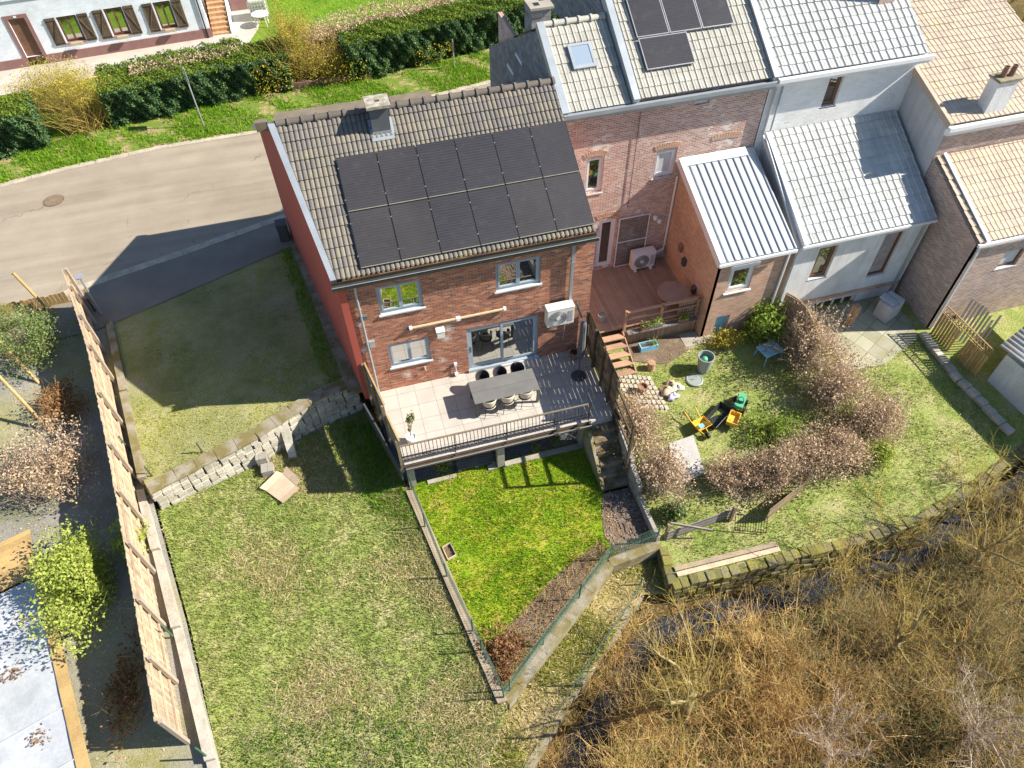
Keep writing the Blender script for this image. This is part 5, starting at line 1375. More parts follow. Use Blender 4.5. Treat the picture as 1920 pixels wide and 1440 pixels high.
# annex with ribbed metal roof
an = thing('annex', 'orange brick annex with a pale ribbed metal roof', 'annex', (14.5, 2, 0))
q = MB(); wall_y(q, 13.05, 16.0, -1.2, 3.05, -.1, [(13.62, 14.62, 1.42, 2.62), (13.58, 14.16, -1.0, .14)], .16)
q.extr([(13.05, -.1, -1.2), (13.05, 3.88, -1.2), (13.05, 3.88, 4.70), (13.05, -.1, 3.05)], (.12, 0, 0)); q.extr([(15.95, -.1, -1.2), (15.95, 3.88, -1.2), (15.95, 3.88, 4.70), (15.95, -.1, 3.05)], (-.12, 0, 0))
q.build('wall', m_brick_orange, an)
sM = (4.78 - 3.16) / (3.88 + .25)
vM, nM, LM = slope_frame(sM); EM = np.array((0, -.28, 3.16)); LL = 4.2 * LM / 1
q = MB(); PM = lambda x, v, h: EM + np.array((x, 0, 0)) + vM * v + nM * h
lenM = 4.14 * LM
q.add([tuple(PM(x, v, h)) for h in (.03, -.12) for x, v in ((12.97, 0), (15.98, 0), (15.98, lenM), (12.97, lenM))], [(0, 1, 2, 3), (7, 6, 5, 4), (0, 4, 5, 1), (1, 5, 6, 2), (2, 6, 7, 3), (3, 7, 4, 0)])
mr = q.build('roof', m_metalroof, an)
q = MB()
for k in range(10):
    x = 13.25 + k * .295
    q.add([tuple(PM(xx, v, h)) for v in (.0, lenM - .35) for xx, h in ((x - .035, .031), (x - .02, .075), (x + .02, .075), (x + .035, .031))], [(0, 1, 5, 4), (1, 2, 6, 5), (2, 3, 7, 6), (0, 3, 2, 1), (4, 5, 6, 7)])
o = q.build('standing_rib', m_rib, an); o.parent = mr
q = MB(); q.add([tuple(PM(x, v, h)) for h in (.11, .04) for x, v in ((12.95, lenM - .36), (15.6, lenM - .36), (15.6, lenM), (12.95, lenM))], [(0, 1, 2, 3), (7, 6, 5, 4), (0, 4, 5, 1), (1, 5, 6, 2), (2, 6, 7, 3), (3, 7, 4, 0)])
q.add([tuple(PM(x, v, h)) for h in (.12, -.2) for x, v in ((12.90, -.04), (13.06, -.04), (13.06, lenM), (12.90, lenM))], [(0, 1, 2, 3), (7, 6, 5, 4), (0, 4, 5, 1), (1, 5, 6, 2), (2, 6, 7, 3), (3, 7, 4, 0)])
q.box((12.9, -.37, 3.02), (16.0, -.29, 3.13)); o = q.build('verge_trim', m_whiteframe, an); o.parent = mr
window(an, 13.62, 14.62, 1.42, 2.62, -.04, m_whiteframe, m_glass, 1, .1, .07, m_whiteframe)
q = MB(); q.box((13.55, -.20, 2.63), (14.7, -.101, 2.78)); q.build('shutter_box', m_whiteframe, an)
q = MB(); q.box((13.58, .02, -1.0), (14.16, .06, .14)); q.build('cellar_door', m_toy_b, an)
q = MB(); q.tube([(15.85, -.16, 3.0), (15.85, -.16, -.8)], .045, 10); q.build('downpipe', m_whiteframe, an)
for (y, z, m_) in ((2.55, 1.6, m_terracotta), (2.1, 1.25, m_darkmetal), (1.0, .75, m_darkmetal)):
    q = MB(); q.box((12.92, y - .1, z - .12), (13.049, y + .1, z + .12)); q.extr([(12.90, y - .12, z + .12), (12.90, y + .12, z + .12), (13.049, y + .12, z + .2), (13.049, y - .12, z + .2)], (0, 0, .02)); q.build('wall_lamp' if m_ is m_darkmetal else 'wall_ornament', m_, an)
# deck of the first neighbour
dk = thing('timber_deck', 'brown timber deck with a railing behind the weathered brick house', 'deck', (11, 2, 0))
q = MB()
for k in range(33):
    x = 8.3 + k * .1445
    q.box((x, .45, .05), (x + .138, 3.89, .095))
q.build('boards', m_wood_deck, dk)
q = MB()
for k in range(21):
    x = 9.95 + k * .147
    q.box((x, .40, -1.0), (x + .135, .425, .05))
q.build('skirt', m_wood_red, dk)
q = MB(); q.box((9.9, .33, .93), (13.0, .43, .99)); q.box((9.9, .35, .55), (13.0, .40, .61)); q.box((9.9, .35, .18), (13.0, .40, .24)); q.build('rail', m_wood_red, dk)
q = MB(); q.box((10.0, .1, -.02), (12.9, .32, .03)); q.build('shelf', m_wood_grey, dk)
for x in (9.92, 11.4, 12.9):
    q = MB(); q.box((x - .045, .33, -.9), (x + .045, .42, 1.05)); q.build('post', m_wood_red, dk)
q = MB()
for k in range(9): q.box((12.15 + k * .095, .44, .1), (12.22 + k * .095, .46, 1.0))
q.build('slat_screen', m_wood_red, dk)
for kx, (hx, lb) in enumerate(((10.75, 'leafy plant in a trough on the left of the deck shelf'), (11.2, 'pale leafy plant hanging over the middle of the deck shelf'), (12.3, 'small green plant on the right of the deck shelf'))):
    hp = thing('shelf_planter', lb, 'potted plant', (hx, .2, .03))
    q = MB(); q.box((hx - .22, .12, .031), (hx + .22, .30, .19)); q.build('trough', m_terracotta if kx != 1 else m_wood_grey, hp)
    leaf_cloud('foliage', blob_points((hx, .18, .30), (.30, .16, .17), 160, .3, .3, 90 + kx), .075, (m_evergreen, m_laurel, m_hedgetop)[kx], hp)
dst = thing('deck_steps', 'flight of five reddish timber steps from the deck to the garden', 'steps', (9.6, 0, -.85))
for k in range(5):
    q = MB(); z = -.09 - .185 * k; y = .36 - .30 * k; q.box((8.98 + .03 * k, y - .27, z - .045), (9.88 + .02 * k, y, z)); q.build('tread', m_wood_red, dst)
q = MB()
for x in (8.95, 9.86): q.beam((x, .42, -.02), (x + .10, -1.05, -.92), .04, .16)
q.build('stringer', m_wood_red, dst)
rt_ = thing('round_table', 'round wooden table on the timber deck', 'table', (12.15, 1.05, .1))
q = MB(); q.lathe((12.15, 1.05, .1), [(.62, .70), (.63, .72), (.62, .745)], 32); q.build('top', m_wood_deck, rt_)
for a in range(4):
    q = MB(); q.tube([(12.15 + .4 * math.cos(a * 1.57 + .6), 1.05 + .4 * math.sin(a * 1.57 + .6), .1), (12.15 + .35 * math.cos(a * 1.57 + .6), 1.05 + .35 * math.sin(a * 1.57 + .6), .8)], .03, 8); q.build('leg', m_wood_deck, rt_)
ac2 = aircon('air_conditioner', 'white outdoor air conditioner standing on the timber deck', 11.42, 3.35, .2, .98, .36, .78, m_white)
q = MB()
for x in (.1, .78): q.box((x, -.06, -.1), (x + .1, .44, -.005))
q.build('foot', m_white, ac2, True)
q = MB(); q.lathe((9.25, 1.05, .1), [(.12, 0), (.16, .3), (.17, .34), (.15, .34), (.13, .26)], 18); tag(q.build('plastic_tub', m_bin), 'small grey blue tub on the timber deck', 'tub')
sc = thing('screen_frame', 'two white framed insect screens leaning on the weathered brick wall', 'screen', (11.4, 3.8, .1))
q = MB()
for (a, b, c, d) in ((10.8, 10.84, .12, 2.58), (12.06, 12.10, .12, 2.6), (10.84, 12.06, .12, .16), (10.84, 12.06, 1.38, 1.42), (10.84, 12.06, 2.55, 2.59)): q.box((a, 3.80, c), (b, 3.83, d))
q.build('frame', m_whiteframe, sc)
A = [(10.84 + k * .02, 3.815, .16) for k in range(61)]; B = [(10.84 + k * .02, 3.815, 2.55) for k in range(61)]
seg_mesh('netting', A, B, np.full(61, .004), np.full(61, .004), m_greymetal, sc)

# second neighbour: whitewashed house with a tiled extension
n2 = thing('terraced_house', 'whitewashed brick terraced house with light grey tiles and a low rear extension', 'house', (19, 5, 0))
q = MB(); wall_y(q, 16.02, 22.2, -1.2, 7.45, 3.88, [(18.45, 19.05, 5.95, 7.3)], .2); q.build('rear_wall', m_white_brick, n2)
sC = .56; vC, nC, LC = slope_frame(sC); EC = np.array((0, 3.70, 7.58))
q = MB(); tiles(q, EC, (1, 0, 0), vC, nC, lambda v: 16.12, lambda v: 22.2, 6.3, .30, .38, .065, 's', 1, lip=.035); n2r = q.build('roof', m_tile_white, n2, fix=False)
q = MB(); q.poly([tuple(EC + np.array((x, 0, 0)) + vC * v - nC * .06) for x, v in ((16.1, 0), (22.22, 0), (22.22, 6.3), (16.1, 6.3))]); q.box((22.0, 3.9, 5), (22.2, 12, 7.4)); q.build('front_slope', m_tile_white, n2)
q = MB(); q.box((16.1, 3.5, 7.42), (22.35, 3.66, 7.56)); q.box((16.02, 3.55, 7.3), (22.3, 3.87, 7.42)); q.build('gutter', m_whiteframe, n2)
q = MB(); q.box((20.9, 5.6, 8.0), (21.55, 6.5, 11.0)); o = q.build('chimney', m_brick_grey, n2); o.parent = n2r
q = MB(); q.tube([(16.2, 3.78, 7.3), (16.2, 3.78, 5.3), (16.25, 3.5, 5.15), (16.2, -.15, 3.0), (16.15, -.2, -.8)], .05, 10); q.tube([(16.5, 3.8, 7.35), (16.5, 3.8, 5.4)], .035, 8); q.build('downpipe', m_zinc, n2)
window(n2, 18.45, 19.05, 5.98, 7.3, 4.0, m_woodframe, m_glass_dim, 1, .08, .07, m_sill)
sD = (5.31 - 3.15) / (3.88 + .12); vD, nD, LD = slope_frame(sD); ED = np.array((0, -.18, 3.12))
q = MB(); tiles(q, ED, (1, 0, 0), vD, nD, lambda v: 16.5, lambda v: 21.9, 4.05 * LD, .29, .36, .06, 's', 1, lip=.035); n2e = q.build('roof', m_tile_white, n2, fix=False)
q = MB(); q.poly([tuple(ED + np.array((x, 0, 0)) + vD * v - nD * .06) for x, v in ((16.3, 0), (21.95, 0), (21.95, 4.05 * LD), (16.3, 4.05 * LD))])
q.box((16.3, -.26, 2.98), (21.95, -.18, 3.08)); q.add([tuple(ED + np.array((x, 0, 0)) + vD * v + nD * h) for h in (.09, -.3) for x, v in ((16.33, -.02), (16.5, -.02), (16.5, 4.05 * LD), (16.33, 4.05 * LD))], [(0, 1, 2, 3), (7, 6, 5, 4), (0, 4, 5, 1), (1, 5, 6, 2), (2, 6, 7, 3), (3, 7, 4, 0)])
q.build('eave_trim', m_whiteframe, n2)
q = MB(); wall_y(q, 16.35, 21.95, -1.3, 2.98, 0, [(17.3, 18.1, 1.0, 2.6), (20.1, 20.95, .45, 2.62), (18.1, 20.05, -1.02, -.45)], .22)
q.extr([(16.4, .01, -1.3), (16.4, 3.87, -1.3), (16.4, 3.87, 5.1), (16.4, .01, 3.0)], (.12, 0, 0)); q.build('extension_wall', m_white_render, n2)
window(n2, 17.3, 18.1, 1.03, 2.6, .12, m_woodframe, m_glass_dim, 1, .09, .07, m_sill)
q = MB(); q.box((20.1, .1, .45), (20.18, .2, 2.62)); q.box((20.87, .1, .45), (20.95, .2, 2.62)); q.box((20.18, .1, 2.54), (20.87, .2, 2.62)); q.box((20.18, .1, .45), (20.87, .2, .53)); wd = q.build('back_door', m_woodframe, n2)
q = MB(); q.box((20.19, .16, .54), (20.86, .18, 2.53)); o = q.build('curtain', M('mauve_curtain', (.40, .34, .32)), n2); o.parent = wd
window(n2, 18.1, 20.05, -1.0, -.45, .1, m_whiteframe, m_glass_dim, 4, .05, .07, m_sill)
q = MB(); q.box((16.4, -.05, -.28), (21.9, -.001, -.12)); q.build('string_course', m_brick_orange, n2)
q = MB(); q.tube([(21.7, -.06, 2.95), (21.7, -.06, -.9)], .05, 8); q.build('downpipe', m_zinc, n2)

# third neighbour: tan roof, grey side wall, rear extension
n3 = thing('end_house', 'brick house with mossy tan clay roof and bare grey side wall at the right', 'house', (26, 4, 0))
sE = .31; vE, nE, LE = slope_frame(sE); EE = np.array((0, 1.28, 6.12))
q = MB(); tiles(q, EE, (1, 0, 0), vE, nE, lambda v: 22.02, lambda v: 27.6, 9.0, .21, .33, .02, 'flat', 1, lip=.03); n3r = q.build('roof', m_tile_tan, n3, fix=False)
q = MB(); q.poly([tuple(EE + np.array((x, 0, 0)) + vE * v - nE * .07) for x, v in ((22.05, 0), (27.6, 0), (27.6, 9), (22.05, 9))])
q.add([tuple(EE + np.array((x, 0, 0)) + vE * v + nE * h) for h in (.07, -.16) for x, v in ((22.0, -.02), (22.16, -.02), (22.16, 3.1), (22.0, 3.1))], [(0, 1, 2, 3), (7, 6, 5, 4), (0, 4, 5, 1), (1, 5, 6, 2), (2, 6, 7, 3), (3, 7, 4, 0)])
q.build('verge_tile', m_tile_tan, n3)
q = MB(); q.extr([(22.08, 1.35, -1.3), (22.08, 4.0, -1.3), (22.08, 4.0, 6.85), (22.08, 1.35, 6.02)], (.2, 0, 0)); q.build('side_wall', m_grey_render, n3)
q = MB(); q.box((22.1, 1.34, -1.3), (30, 1.6, 5.95)); q.build('rear_wall', m_brick_grey, n3)
q = MB(); q.box((21.98, 1.10, 5.90), (30, 1.26, 6.06)); q.box((22.0, 1.18, 5.72), (30, 1.335, 5.9)); q.build('gutter', m_whiteframe, n3)
q = MB(); q.box((23.55, 1.45, 5.9), (24.4, 1.95, 7.35)); o = q.build('chimney', m_white_render, n3); o.parent = n3r
q = MB(); q.box((23.5, 1.40, 7.35), (24.45, 2.0, 7.43)); q.build('chimney_cap', m_concrete_moss, n3)
for x in (23.8, 24.15):
    q = MB(); q.lathe((x, 1.7, 7.43), [(.10, 0), (.085, .35), (.10, .37), (.08, .37), (.07, .3)], 14); q.build('chimney_pot', m_terracotta, n3)
sF = (4.85 - 3.42) / (1.3 + 2.1); vF, nF, LF = slope_frame(sF); EF = np.array((0, -2.15, 3.42))
q = MB(); tiles(q, EF, (1, 0, 0), vF, nF, lambda v: 22.1, lambda v: 29, 3.42 * LF, .21, .33, .02, 'flat', 1, lip=.03); n3e = q.build('roof', m_tile_tan, n3, fix=False)
q = MB(); q.poly([tuple(EF + np.array((x, 0, 0)) + vF * v - nF * .07) for x, v in ((22.05, 0), (29, 0), (29, 3.42 * LF), (22.05, 3.42 * LF))])
q.build('roof_underside', m_tile_tan, n3)
q = MB(); q.add([tuple(EF + np.array((x, 0, 0)) + vF * v + nF * h) for h in (.10, .05) for x, v in ((22.34, -.05), (22.46, -.05), (22.46, 3.42 * LF), (22.34, 3.42 * LF))], [(0, 1, 2, 3), (7, 6, 5, 4), (0, 4, 5, 1), (1, 5, 6, 2), (2, 6, 7, 3), (3, 7, 4, 0)])
q.box((22.05, -2.26, 3.27), (29, -2.16, 3.38)); q.build('gutter', m_whiteframe, n3)
q = MB(); wall_y(q, 22.12, 29, -1.6, 3.27, -2.05, [(23.85, 24.75, 1.66, 2.52), (23.0, 23.5, -.9, -.6)], .18); q.extr([(22.12, -2.05, -1.6), (22.12, 1.33, -1.6), (22.12, 1.33, 4.7), (22.12, -2.05, 3.28)], (.15, 0, 0)); q.build('extension_wall', m_brick_grey, n3)
window(n3, 23.85, 24.75, 1.69, 2.52, -1.95, m_woodframe, m_blind, 1, .05, .07, m_sill)
q = MB(); q.box((23.0, -1.95, -.9), (23.5, -1.9, -.6)); q.build('cellar_window', m_glass_dim, n3)
q = MB(); q.tube([(22.3, -2.12, 3.25), (22.3, -2.12, -1.2)], .05, 10); q.build('downpipe', m_whiteframe, n3)

# ------------------------------------------------------------------ things in the neighbouring gardens
def at(x, y): return (x, y, h_n(x, y))
x, y, z = at(12.5, -1.6)
bn = thing('round_bin', 'tall grey green plastic bin standing open on the neighbouring lawn', 'bin', (x, y, z))
q = MB(); q.lathe((x, y, z), [(.22, 0), (.30, .72), (.32, .74), (.32, .78), (.285, .78), (.27, .45)], 24); q.build('body', m_bin, bn, smooth=False)
q = MB(); q.lathe((x - .05, y, z + .5), [(.02, 0), (.11, .05), (.13, .12), (.10, .2), (.02, .23)], 12); tag(q.build('ball', m_toy_g, smooth=True), 'green ball lying inside the open grey bin', 'ball')
x, y, z = at(12.0, -1.95)
q = MB(); q.lathe((x, y, z), [(.33, .0), (.33, .04), (.29, .06), (.26, .045), (.02, .05)], 28); q.box((x - .1, y - .02, z + .05), (x + .1, y + .02, z + .085)); tag(q.build('bin_lid', m_bin), 'round bin lid lying on the grass beside the tall bin', 'lid')
x, y, z = at(10.59, -1.0)
q = MB(); q.lathe((x, y, z), [(.17, 0), (.15, .05), (.145, .36), (.02, .365)], 14); tag(q.build('tree_stump', m_wood_red), 'short log standing on end beside the flower bed', 'log')
x, y, z = at(9.84, -1.95)
q = MB(); q.lathe((x, y, z), [(.15, 0), (.19, .32), (.20, .37), (.16, .37), (.15, .28), (.02, .27)], 18); tag(q.build('flower_pot', m_terracotta), 'round plant pot standing on the cobbled path', 'pot')
cobm = MB()
for i in range(9):
    for j in range(7):
        px, py = 9.15 + .17 * i + .02 * j, -1.0 - .235 * j - .06 * i
        if py > -1.05 - .0 or px > 10.5 - .12 * (6 - j) * 0: continue
        zz_ = h_n(px, py); cobm.obox((px, py, zz_ + .02), (.15, .20, .05), None)
cobo = cobm.build('cobbled_path', M('cobble_stone', (.52, .45, .38), (.44, .38, .32), .9, scale=3, tint=.15)); tag(cobo, kind='structure')
bv = cobo.modifiers.new('b', 'BEVEL'); bv.width = .02
x, y, z = at(10.85, -.05)
pb = thing('planter_trough', 'pale blue rimmed plastic trough in the flower bed by the deck', 'planter', (x, y, z))
q = MB()
for (a, b) in (((-.36, -.16), (.36, -.12)), ((-.36, .12), (.36, .16)), ((-.36, -.12), (-.32, .12)), ((.32, -.12), (.36, .12))): q.box((x + a[0], y + a[1], z + .0), (x + b[0], y + b[1], z + .26))
q.build('rim', m_toy_b, pb); q = MB(); q.box((x - .32, y - .12, z), (x + .32, y + .12, z + .18)); q.build('soil', m_soil, pb)
v, f = blades_arrays(np.array([(x + .2, y)] * 30), np.full(30, z + .17), .35, .02, .8, 3, .08); np_mesh('plant', v, f, m_blade_rough, pb)
region('flower_bed', [(9.95, .35), (12.6, .3), (12.4, -.6), (11.3, -1.0), (10.6, -.75), (10.0, -.5)], lambda x, y: h_n(x, y) + .03, m_soil, .4)
q = MB(); q.box((12.3, -.45, -.9), (13.2, .25, -.80)); q.box((13.22, -.5, -.88), (13.55, .2, -.78)); tag(q.build('concrete_slab', m_concrete), 'concrete slab with an old cover in front of the cellar door', 'slab')
x, y, z = at(10.75, -2.2)
for k, (dx_, dy_, m_, s_, lb) in enumerate(((0, .05, m_wood_pale, .30, 'crumpled tan heap of cloth among the toys on the grass'), (.12, -.25, m_toy_p, .22, 'crumpled lilac cloth lying on the grass'), (.45, .1, M('pale_yellow_cloth', (.62, .62, .38), (.66, .64, .58), .8, scale=8), .26, 'crumpled pale yellow cloth on the grass'), (.3, .35, m_card, .2, 'small crumpled brown heap behind the yellow cloth'))):
    q = MB(); n = 14; prof = [(.02, 0), (s_ * 1.1, .0), (s_ * .9, .08), (s_ * .55, .15), (.03, .17)]
    vs = []; fs = []
    for j, (r, zz_) in enumerate(prof):
        for i in range(n):
            a = 2 * math.pi * i / n; rr = r * (1 + .28 * math.sin(3 * a + j + k) + .15 * math.sin(7 * a + 2 * j)); vs.append((x + dx_ + rr * math.cos(a), y + dy_ + rr * math.sin(a) * .8, z + zz_ * (1 + .4 * math.sin(2 * a + k))))
    for j in range(len(prof) - 1):
        for i in range(n): fs.append((j*n+i, j*n+(i+1) % n, (j+1)*n+(i+1) % n, (j+1)*n+i))
    q.add(vs, fs); tag(q.build('cloth_heap', m_, smooth=True), lb, 'cloth')
# toy wheelbarrow
x, y, z = at(11.3, -4.0)
wb = thing('toy_wheelbarrow', 'yellow plastic toy wheelbarrow on the neighbouring lawn', 'toy', (x, y, z), 0)
q = MB(); b0 = [(-.2, -.16, .16), (.2, -.16, .16), (.2, .16, .16), (-.2, .16, .16)]; t0 = [(-.30, -.24, .36), (.30, -.24, .36), (.30, .24, .36), (-.30, .24, .36)]
q.add(b0 + t0, [(3, 2, 1, 0), (0, 1, 5, 4), (1, 2, 6, 5), (2, 3, 7, 6), (3, 0, 4, 7)]); o = q.build('tray', m_toy_y, wb, True); sd = o.modifiers.new('s', 'SOLIDIFY'); sd.thickness = .02
for s_ in (-1, 1):
    q = MB(); q.tube([(s_ * .08, -.4, .10), (s_ * .2, .2, .2), (s_ * .24, .68, .42)], .022, 8); q.build('handle', m_toy_y, wb, True)
q = MB(); q.extr([(-.04, -.42 + .12 * math.cos(a), .12 + .12 * math.sin(a)) for a in np.linspace(0, 6.28, 17)[:-1]], (.08, 0, 0)); q.build('wheel', m_black, wb, True)
q = MB(); q.box((-.1, -.1, .2), (.1, .05, .26)); q.build('blue_toy', m_toy_b, wb, True)
wb.rotation_euler = (0, 0, .25)
x, y, z = at(12.1, -3.75)
tbk = thing('mixing_tub', 'rectangular black plastic tub on the neighbouring lawn', 'tub', (x, y, z), .55)
q = MB(); b0 = [(-.5, -.2, 0), (.5, -.2, 0), (.5, .2, 0), (-.5, .2, 0)]; t0 = [(-.58, -.28, .28), (.58, -.28, .28), (.58, .28, .28), (-.58, .28, .28)]
q.add(b0 + t0, [(3, 2, 1, 0), (0, 1, 5, 4), (1, 2, 6, 5), (2, 3, 7, 6), (3, 0, 4, 7)]); o = q.build('shell', m_black, tbk, True); sd = o.modifiers.new('s', 'SOLIDIFY'); sd.thickness = .02
x, y, z = at(13.0, -3.6)
tt = thing('toy_tractor', 'green toy pedal tractor with a yellow trailer on the neighbouring lawn', 'toy', (x, y, z), -.75)
q = MB(); q.box((-.16, -.1, .18), (.16, .5, .34)); q.box((-.13, .1, .34), (.13, .48, .46)); q.build('body', m_toy_g, tt, True)
for s_, yy, r in ((-1, -.05, .17), (1, -.05, .17), (-1, .42, .11), (1, .42, .11)):
    q = MB(); q.extr([(s_ * .17, yy + r * math.cos(a), r + r * math.sin(a)) for a in np.linspace(0, 6.28, 17)[:-1]], (s_ * .09, 0, 0)); q.build('wheel', m_black, tt, True)
q = MB(); q.tube([(.1 * math.cos(a), .06 + .05 * math.sin(a), .56 + .09 * math.sin(a)) for a in np.linspace(0, 6.28, 15)], .015, 6); q.build('steering_wheel', m_black, tt, True)
q = MB(); q.box((-.2, -.95, .14), (.2, -.35, .18))
for (a, b) in (((-.2, -.95), (-.17, -.35)), ((.17, -.95), (.2, -.35)), ((-.17, -.95), (.17, -.92)), ((-.17, -.38), (.17, -.35))): q.box((a[0], a[1], .18), (b[0], b[1], .32))
q.build('trailer', m_toy_y, tt, True)
x, y, z = at(15.2, -1.7)
kt = thing('play_table', 'pale blue childrens table covered in dead leaves on the neighbouring lawn', 'table', (x, y, z), .2)
q = MB(); q.box((-.42, -.32, .46), (.42, .32, .50)); q.build('top', m_toy_b, kt, True)
for sx in (-1, 1):
    for sy in (-1, 1):
        q = MB(); q.tube([(sx * .36, sy * .26, .46), (sx * .42, sy * .32, 0)], .02, 8); q.build('leg', m_toy_b, kt, True)
Pq = np.column_stack([rng.uniform(-.36, .36, 120) + x, rng.uniform(-.28, .28, 120) + y, rng.uniform(.51, .56, 120) + z]); o = leaf_cloud('leaf_litter', Pq, .09, m_brownhedge, None, .6); tag(o, 'dead leaves heaped on the pale blue table', 'leaves', kind='stuff')
x, y, z = at(10.2, -5.2)
m_wood_grey2 = M('silvered_boards', (.46, .43, .39), (.38, .36, .33), .85, scale=3, fine=40, fineamt=.35)
cf = thing('cold_frame', 'pale weathered board box tilted among the brown shrubs', 'box', (x, y, z))
q = MB(); q.extr([(x - .55, y - .75, z + .15), (x + .45, y - .6, z + .15), (x + .55, y + .75, z + .55), (x - .45, y + .65, z + .55)], (0, 0, .05)); q.build('lid', m_wood_grey2, cf)
q = MB(); q.box((x - .4, y - .55, z), (x + .4, y + .55, z + .16)); q.build('base', m_wood_grey, cf)
# far boundary of the neighbouring gardens
bpn = thing('board_fence', 'tumbledown grey board fence at the foot of the neighbouring garden', 'fence', (9.6, -7.6, -1.6))
q = MB()
for k in range(3): q.beam((8.45, -7.62, -1.55 + .2 * k), (10.8, -7.45, -1.5 + .2 * k), .03, .16)
q.beam((8.5, -7.5, -.7), (9.9, -7.9, -1.2), .05, .08); q.build('board_panel', m_wood_grey, bpn)
for xx in (8.45, 10.8):
    q = MB(); q.box((xx - .05, -7.6, -1.7), (xx + .05, -7.5, -.7)); q.build('post', m_wood, bpn)
gt_ = thing('metal_gate', 'black metal bar gate standing ajar at the foot of the neighbouring garden', 'gate', (11.2, -8.1, -1.65))
q = MB()
for k in range(13):
    f = k / 12; q.tube([(10.78 + .95 * f, -7.95 - .38 * f, -1.6), (10.72 + .95 * f, -7.75 - .38 * f, -.75)], .01, 5)
for zz_ in (0, 1): q.tube([(10.78 - .05 * zz_, -7.95 + .18 * zz_, -1.55 + .75 * zz_), (11.73 - .05 * zz_, -8.33 + .18 * zz_, -1.55 + .75 * zz_)], .016, 6)
q.build('bars', m_black, gt_)
bf2 = thing('board_fence', 'low weathered board fence with slatted end behind the brown hedge', 'fence', (13.3, -7.5, -1.6))
q = MB()
for k in range(4): q.beam((11.9, -7.9, -1.5 + .19 * k), (13.6, -7.25, -1.5 + .19 * k), .03, .17)
for k in range(8): q.beam((13.7 + .12 * k, -7.2 + .12 * k, -1.5), (13.7 + .12 * k, -7.2 + .12 * k, -.7), .08, .02)
q.build('board_panel', m_wood, bf2)
pv_ = MB()
# low mossy stone edge of the gardens above the stream
STE = [(8.28, -7.8), (8.05, -9.1), (10, -9.2), (12.2, -9.25), (14.5, -9.35), (16.7, -9.3), (19.5, -8.7), (22.5, -7.8), (26, -6.4)]
rubble('stone_wall', 'mossy dry stone wall holding the neighbouring gardens above the stream', STE, lambda x, y: h_n(x, y) + .04, lambda x, y: -3.3, .34, m_stone_moss, .30)
q = MB()
for k in range(2): q.beam((8.3, -8.86 + .20 * k, -1.61), (11.9, -8.96 + .20 * k, -1.61), .16, .05)
tag(q.build('plank', m_wood_pale), 'long pale planks lying along the top of the mossy stream wall', 'planks')
# boundary wall and fence between second and third gardens
rubble('stone_wall', 'low stone wall along the right side of the second garden', [(21.75, -2.3), (21.8, -4.7), (22.3, -7.2)], lambda x, y: h_n(x, y) + .22, lambda x, y: h_n(x, y) - .4, .3, m_stone, .4)
tg_ = thing('trellis_gate', 'timber gate and trellis fence along the right hand garden boundary', 'fence', (22.4, -3.5, -1.2))
q = MB()
for k in range(19):
    yy = -2.35 - .125 * k
    if 7 < k < 11: continue
    xx = 22.2 + .34 * (k * .125) / 2.2; zz_ = h_n(xx, yy); q.box((xx - .012, yy - .05, zz_), (xx + .012, yy + .05, zz_ + 1.15))
q.build('board_panel', m_wood_gold, tg_)
q = MB()
for (a, b) in ((-2.3, -4.65),):
    x0_, x1_ = 22.2, 22.58
    for hh in (1.2, 1.5): q.beam((x0_, a, h_n(x0_, a) + hh), (x1_, b, h_n(x1_, b) + hh), .035, .035)
    for k in range(15):
        f0, f1 = k / 15, (k + 1) / 15; pa_ = lambda f, hh: (x0_ + (x1_ - x0_) * f, a + (b - a) * f, h_n(22, a + (b - a) * f) + hh)
        q.beam(pa_(f0, 1.2), pa_(f1, 1.5), .015, .02); q.beam(pa_(f0, 1.5), pa_(f1, 1.2), .015, .02)
q.build('trellis', m_wood_gold, tg_)
q = MB()
for k in range(9): q.beam((22.9 + .05 * k, -2.6 - .13 * k, -1.1), (22.9 + .05 * k, -2.6 - .13 * k, .9 - .12 * (k % 4) * (k > 3)), .02, .12, up=(1, 0, 0))
tag(q.build('tall_boards', m_wood_grey), 'tall uneven grey boards leaning behind the trellis fence', 'boards')
shd = thing('shed', 'low white walled shed with a rusty corrugated roof at the right edge', 'shed', (24.5, -5.5, -1.3))
q = MB(); q.extr([(22.95, -4.9, -1.6), (25.5, -4.0, -1.6), (26.0, -8.2, -1.8), (23.75, -8.6, -1.8)], (0, 0, 1.75)); q.build('wall', m_white_render, shd)
q = MB(); n = 60; r0 = np.array((22.75, -4.6, .38)); ru = np.array((4.2, 1.5, .3)); rv = np.array((1.1, -4.4, -.12))
vs = []; fs = []
for i in range(n + 1):
    for j in (0, 1):
        p = r0 + ru * i / n + rv * j; vs.append((p[0], p[1], p[2] + .035 * math.sin(i * 1.9)))
for i in range(n): fs.append((2*i, 2*i+2, 2*i+3, 2*i+1))
q.add(vs, fs); o = q.build('roof', m_corr, shd, smooth=True); sd = o.modifiers.new('s', 'SOLIDIFY'); sd.thickness = .012
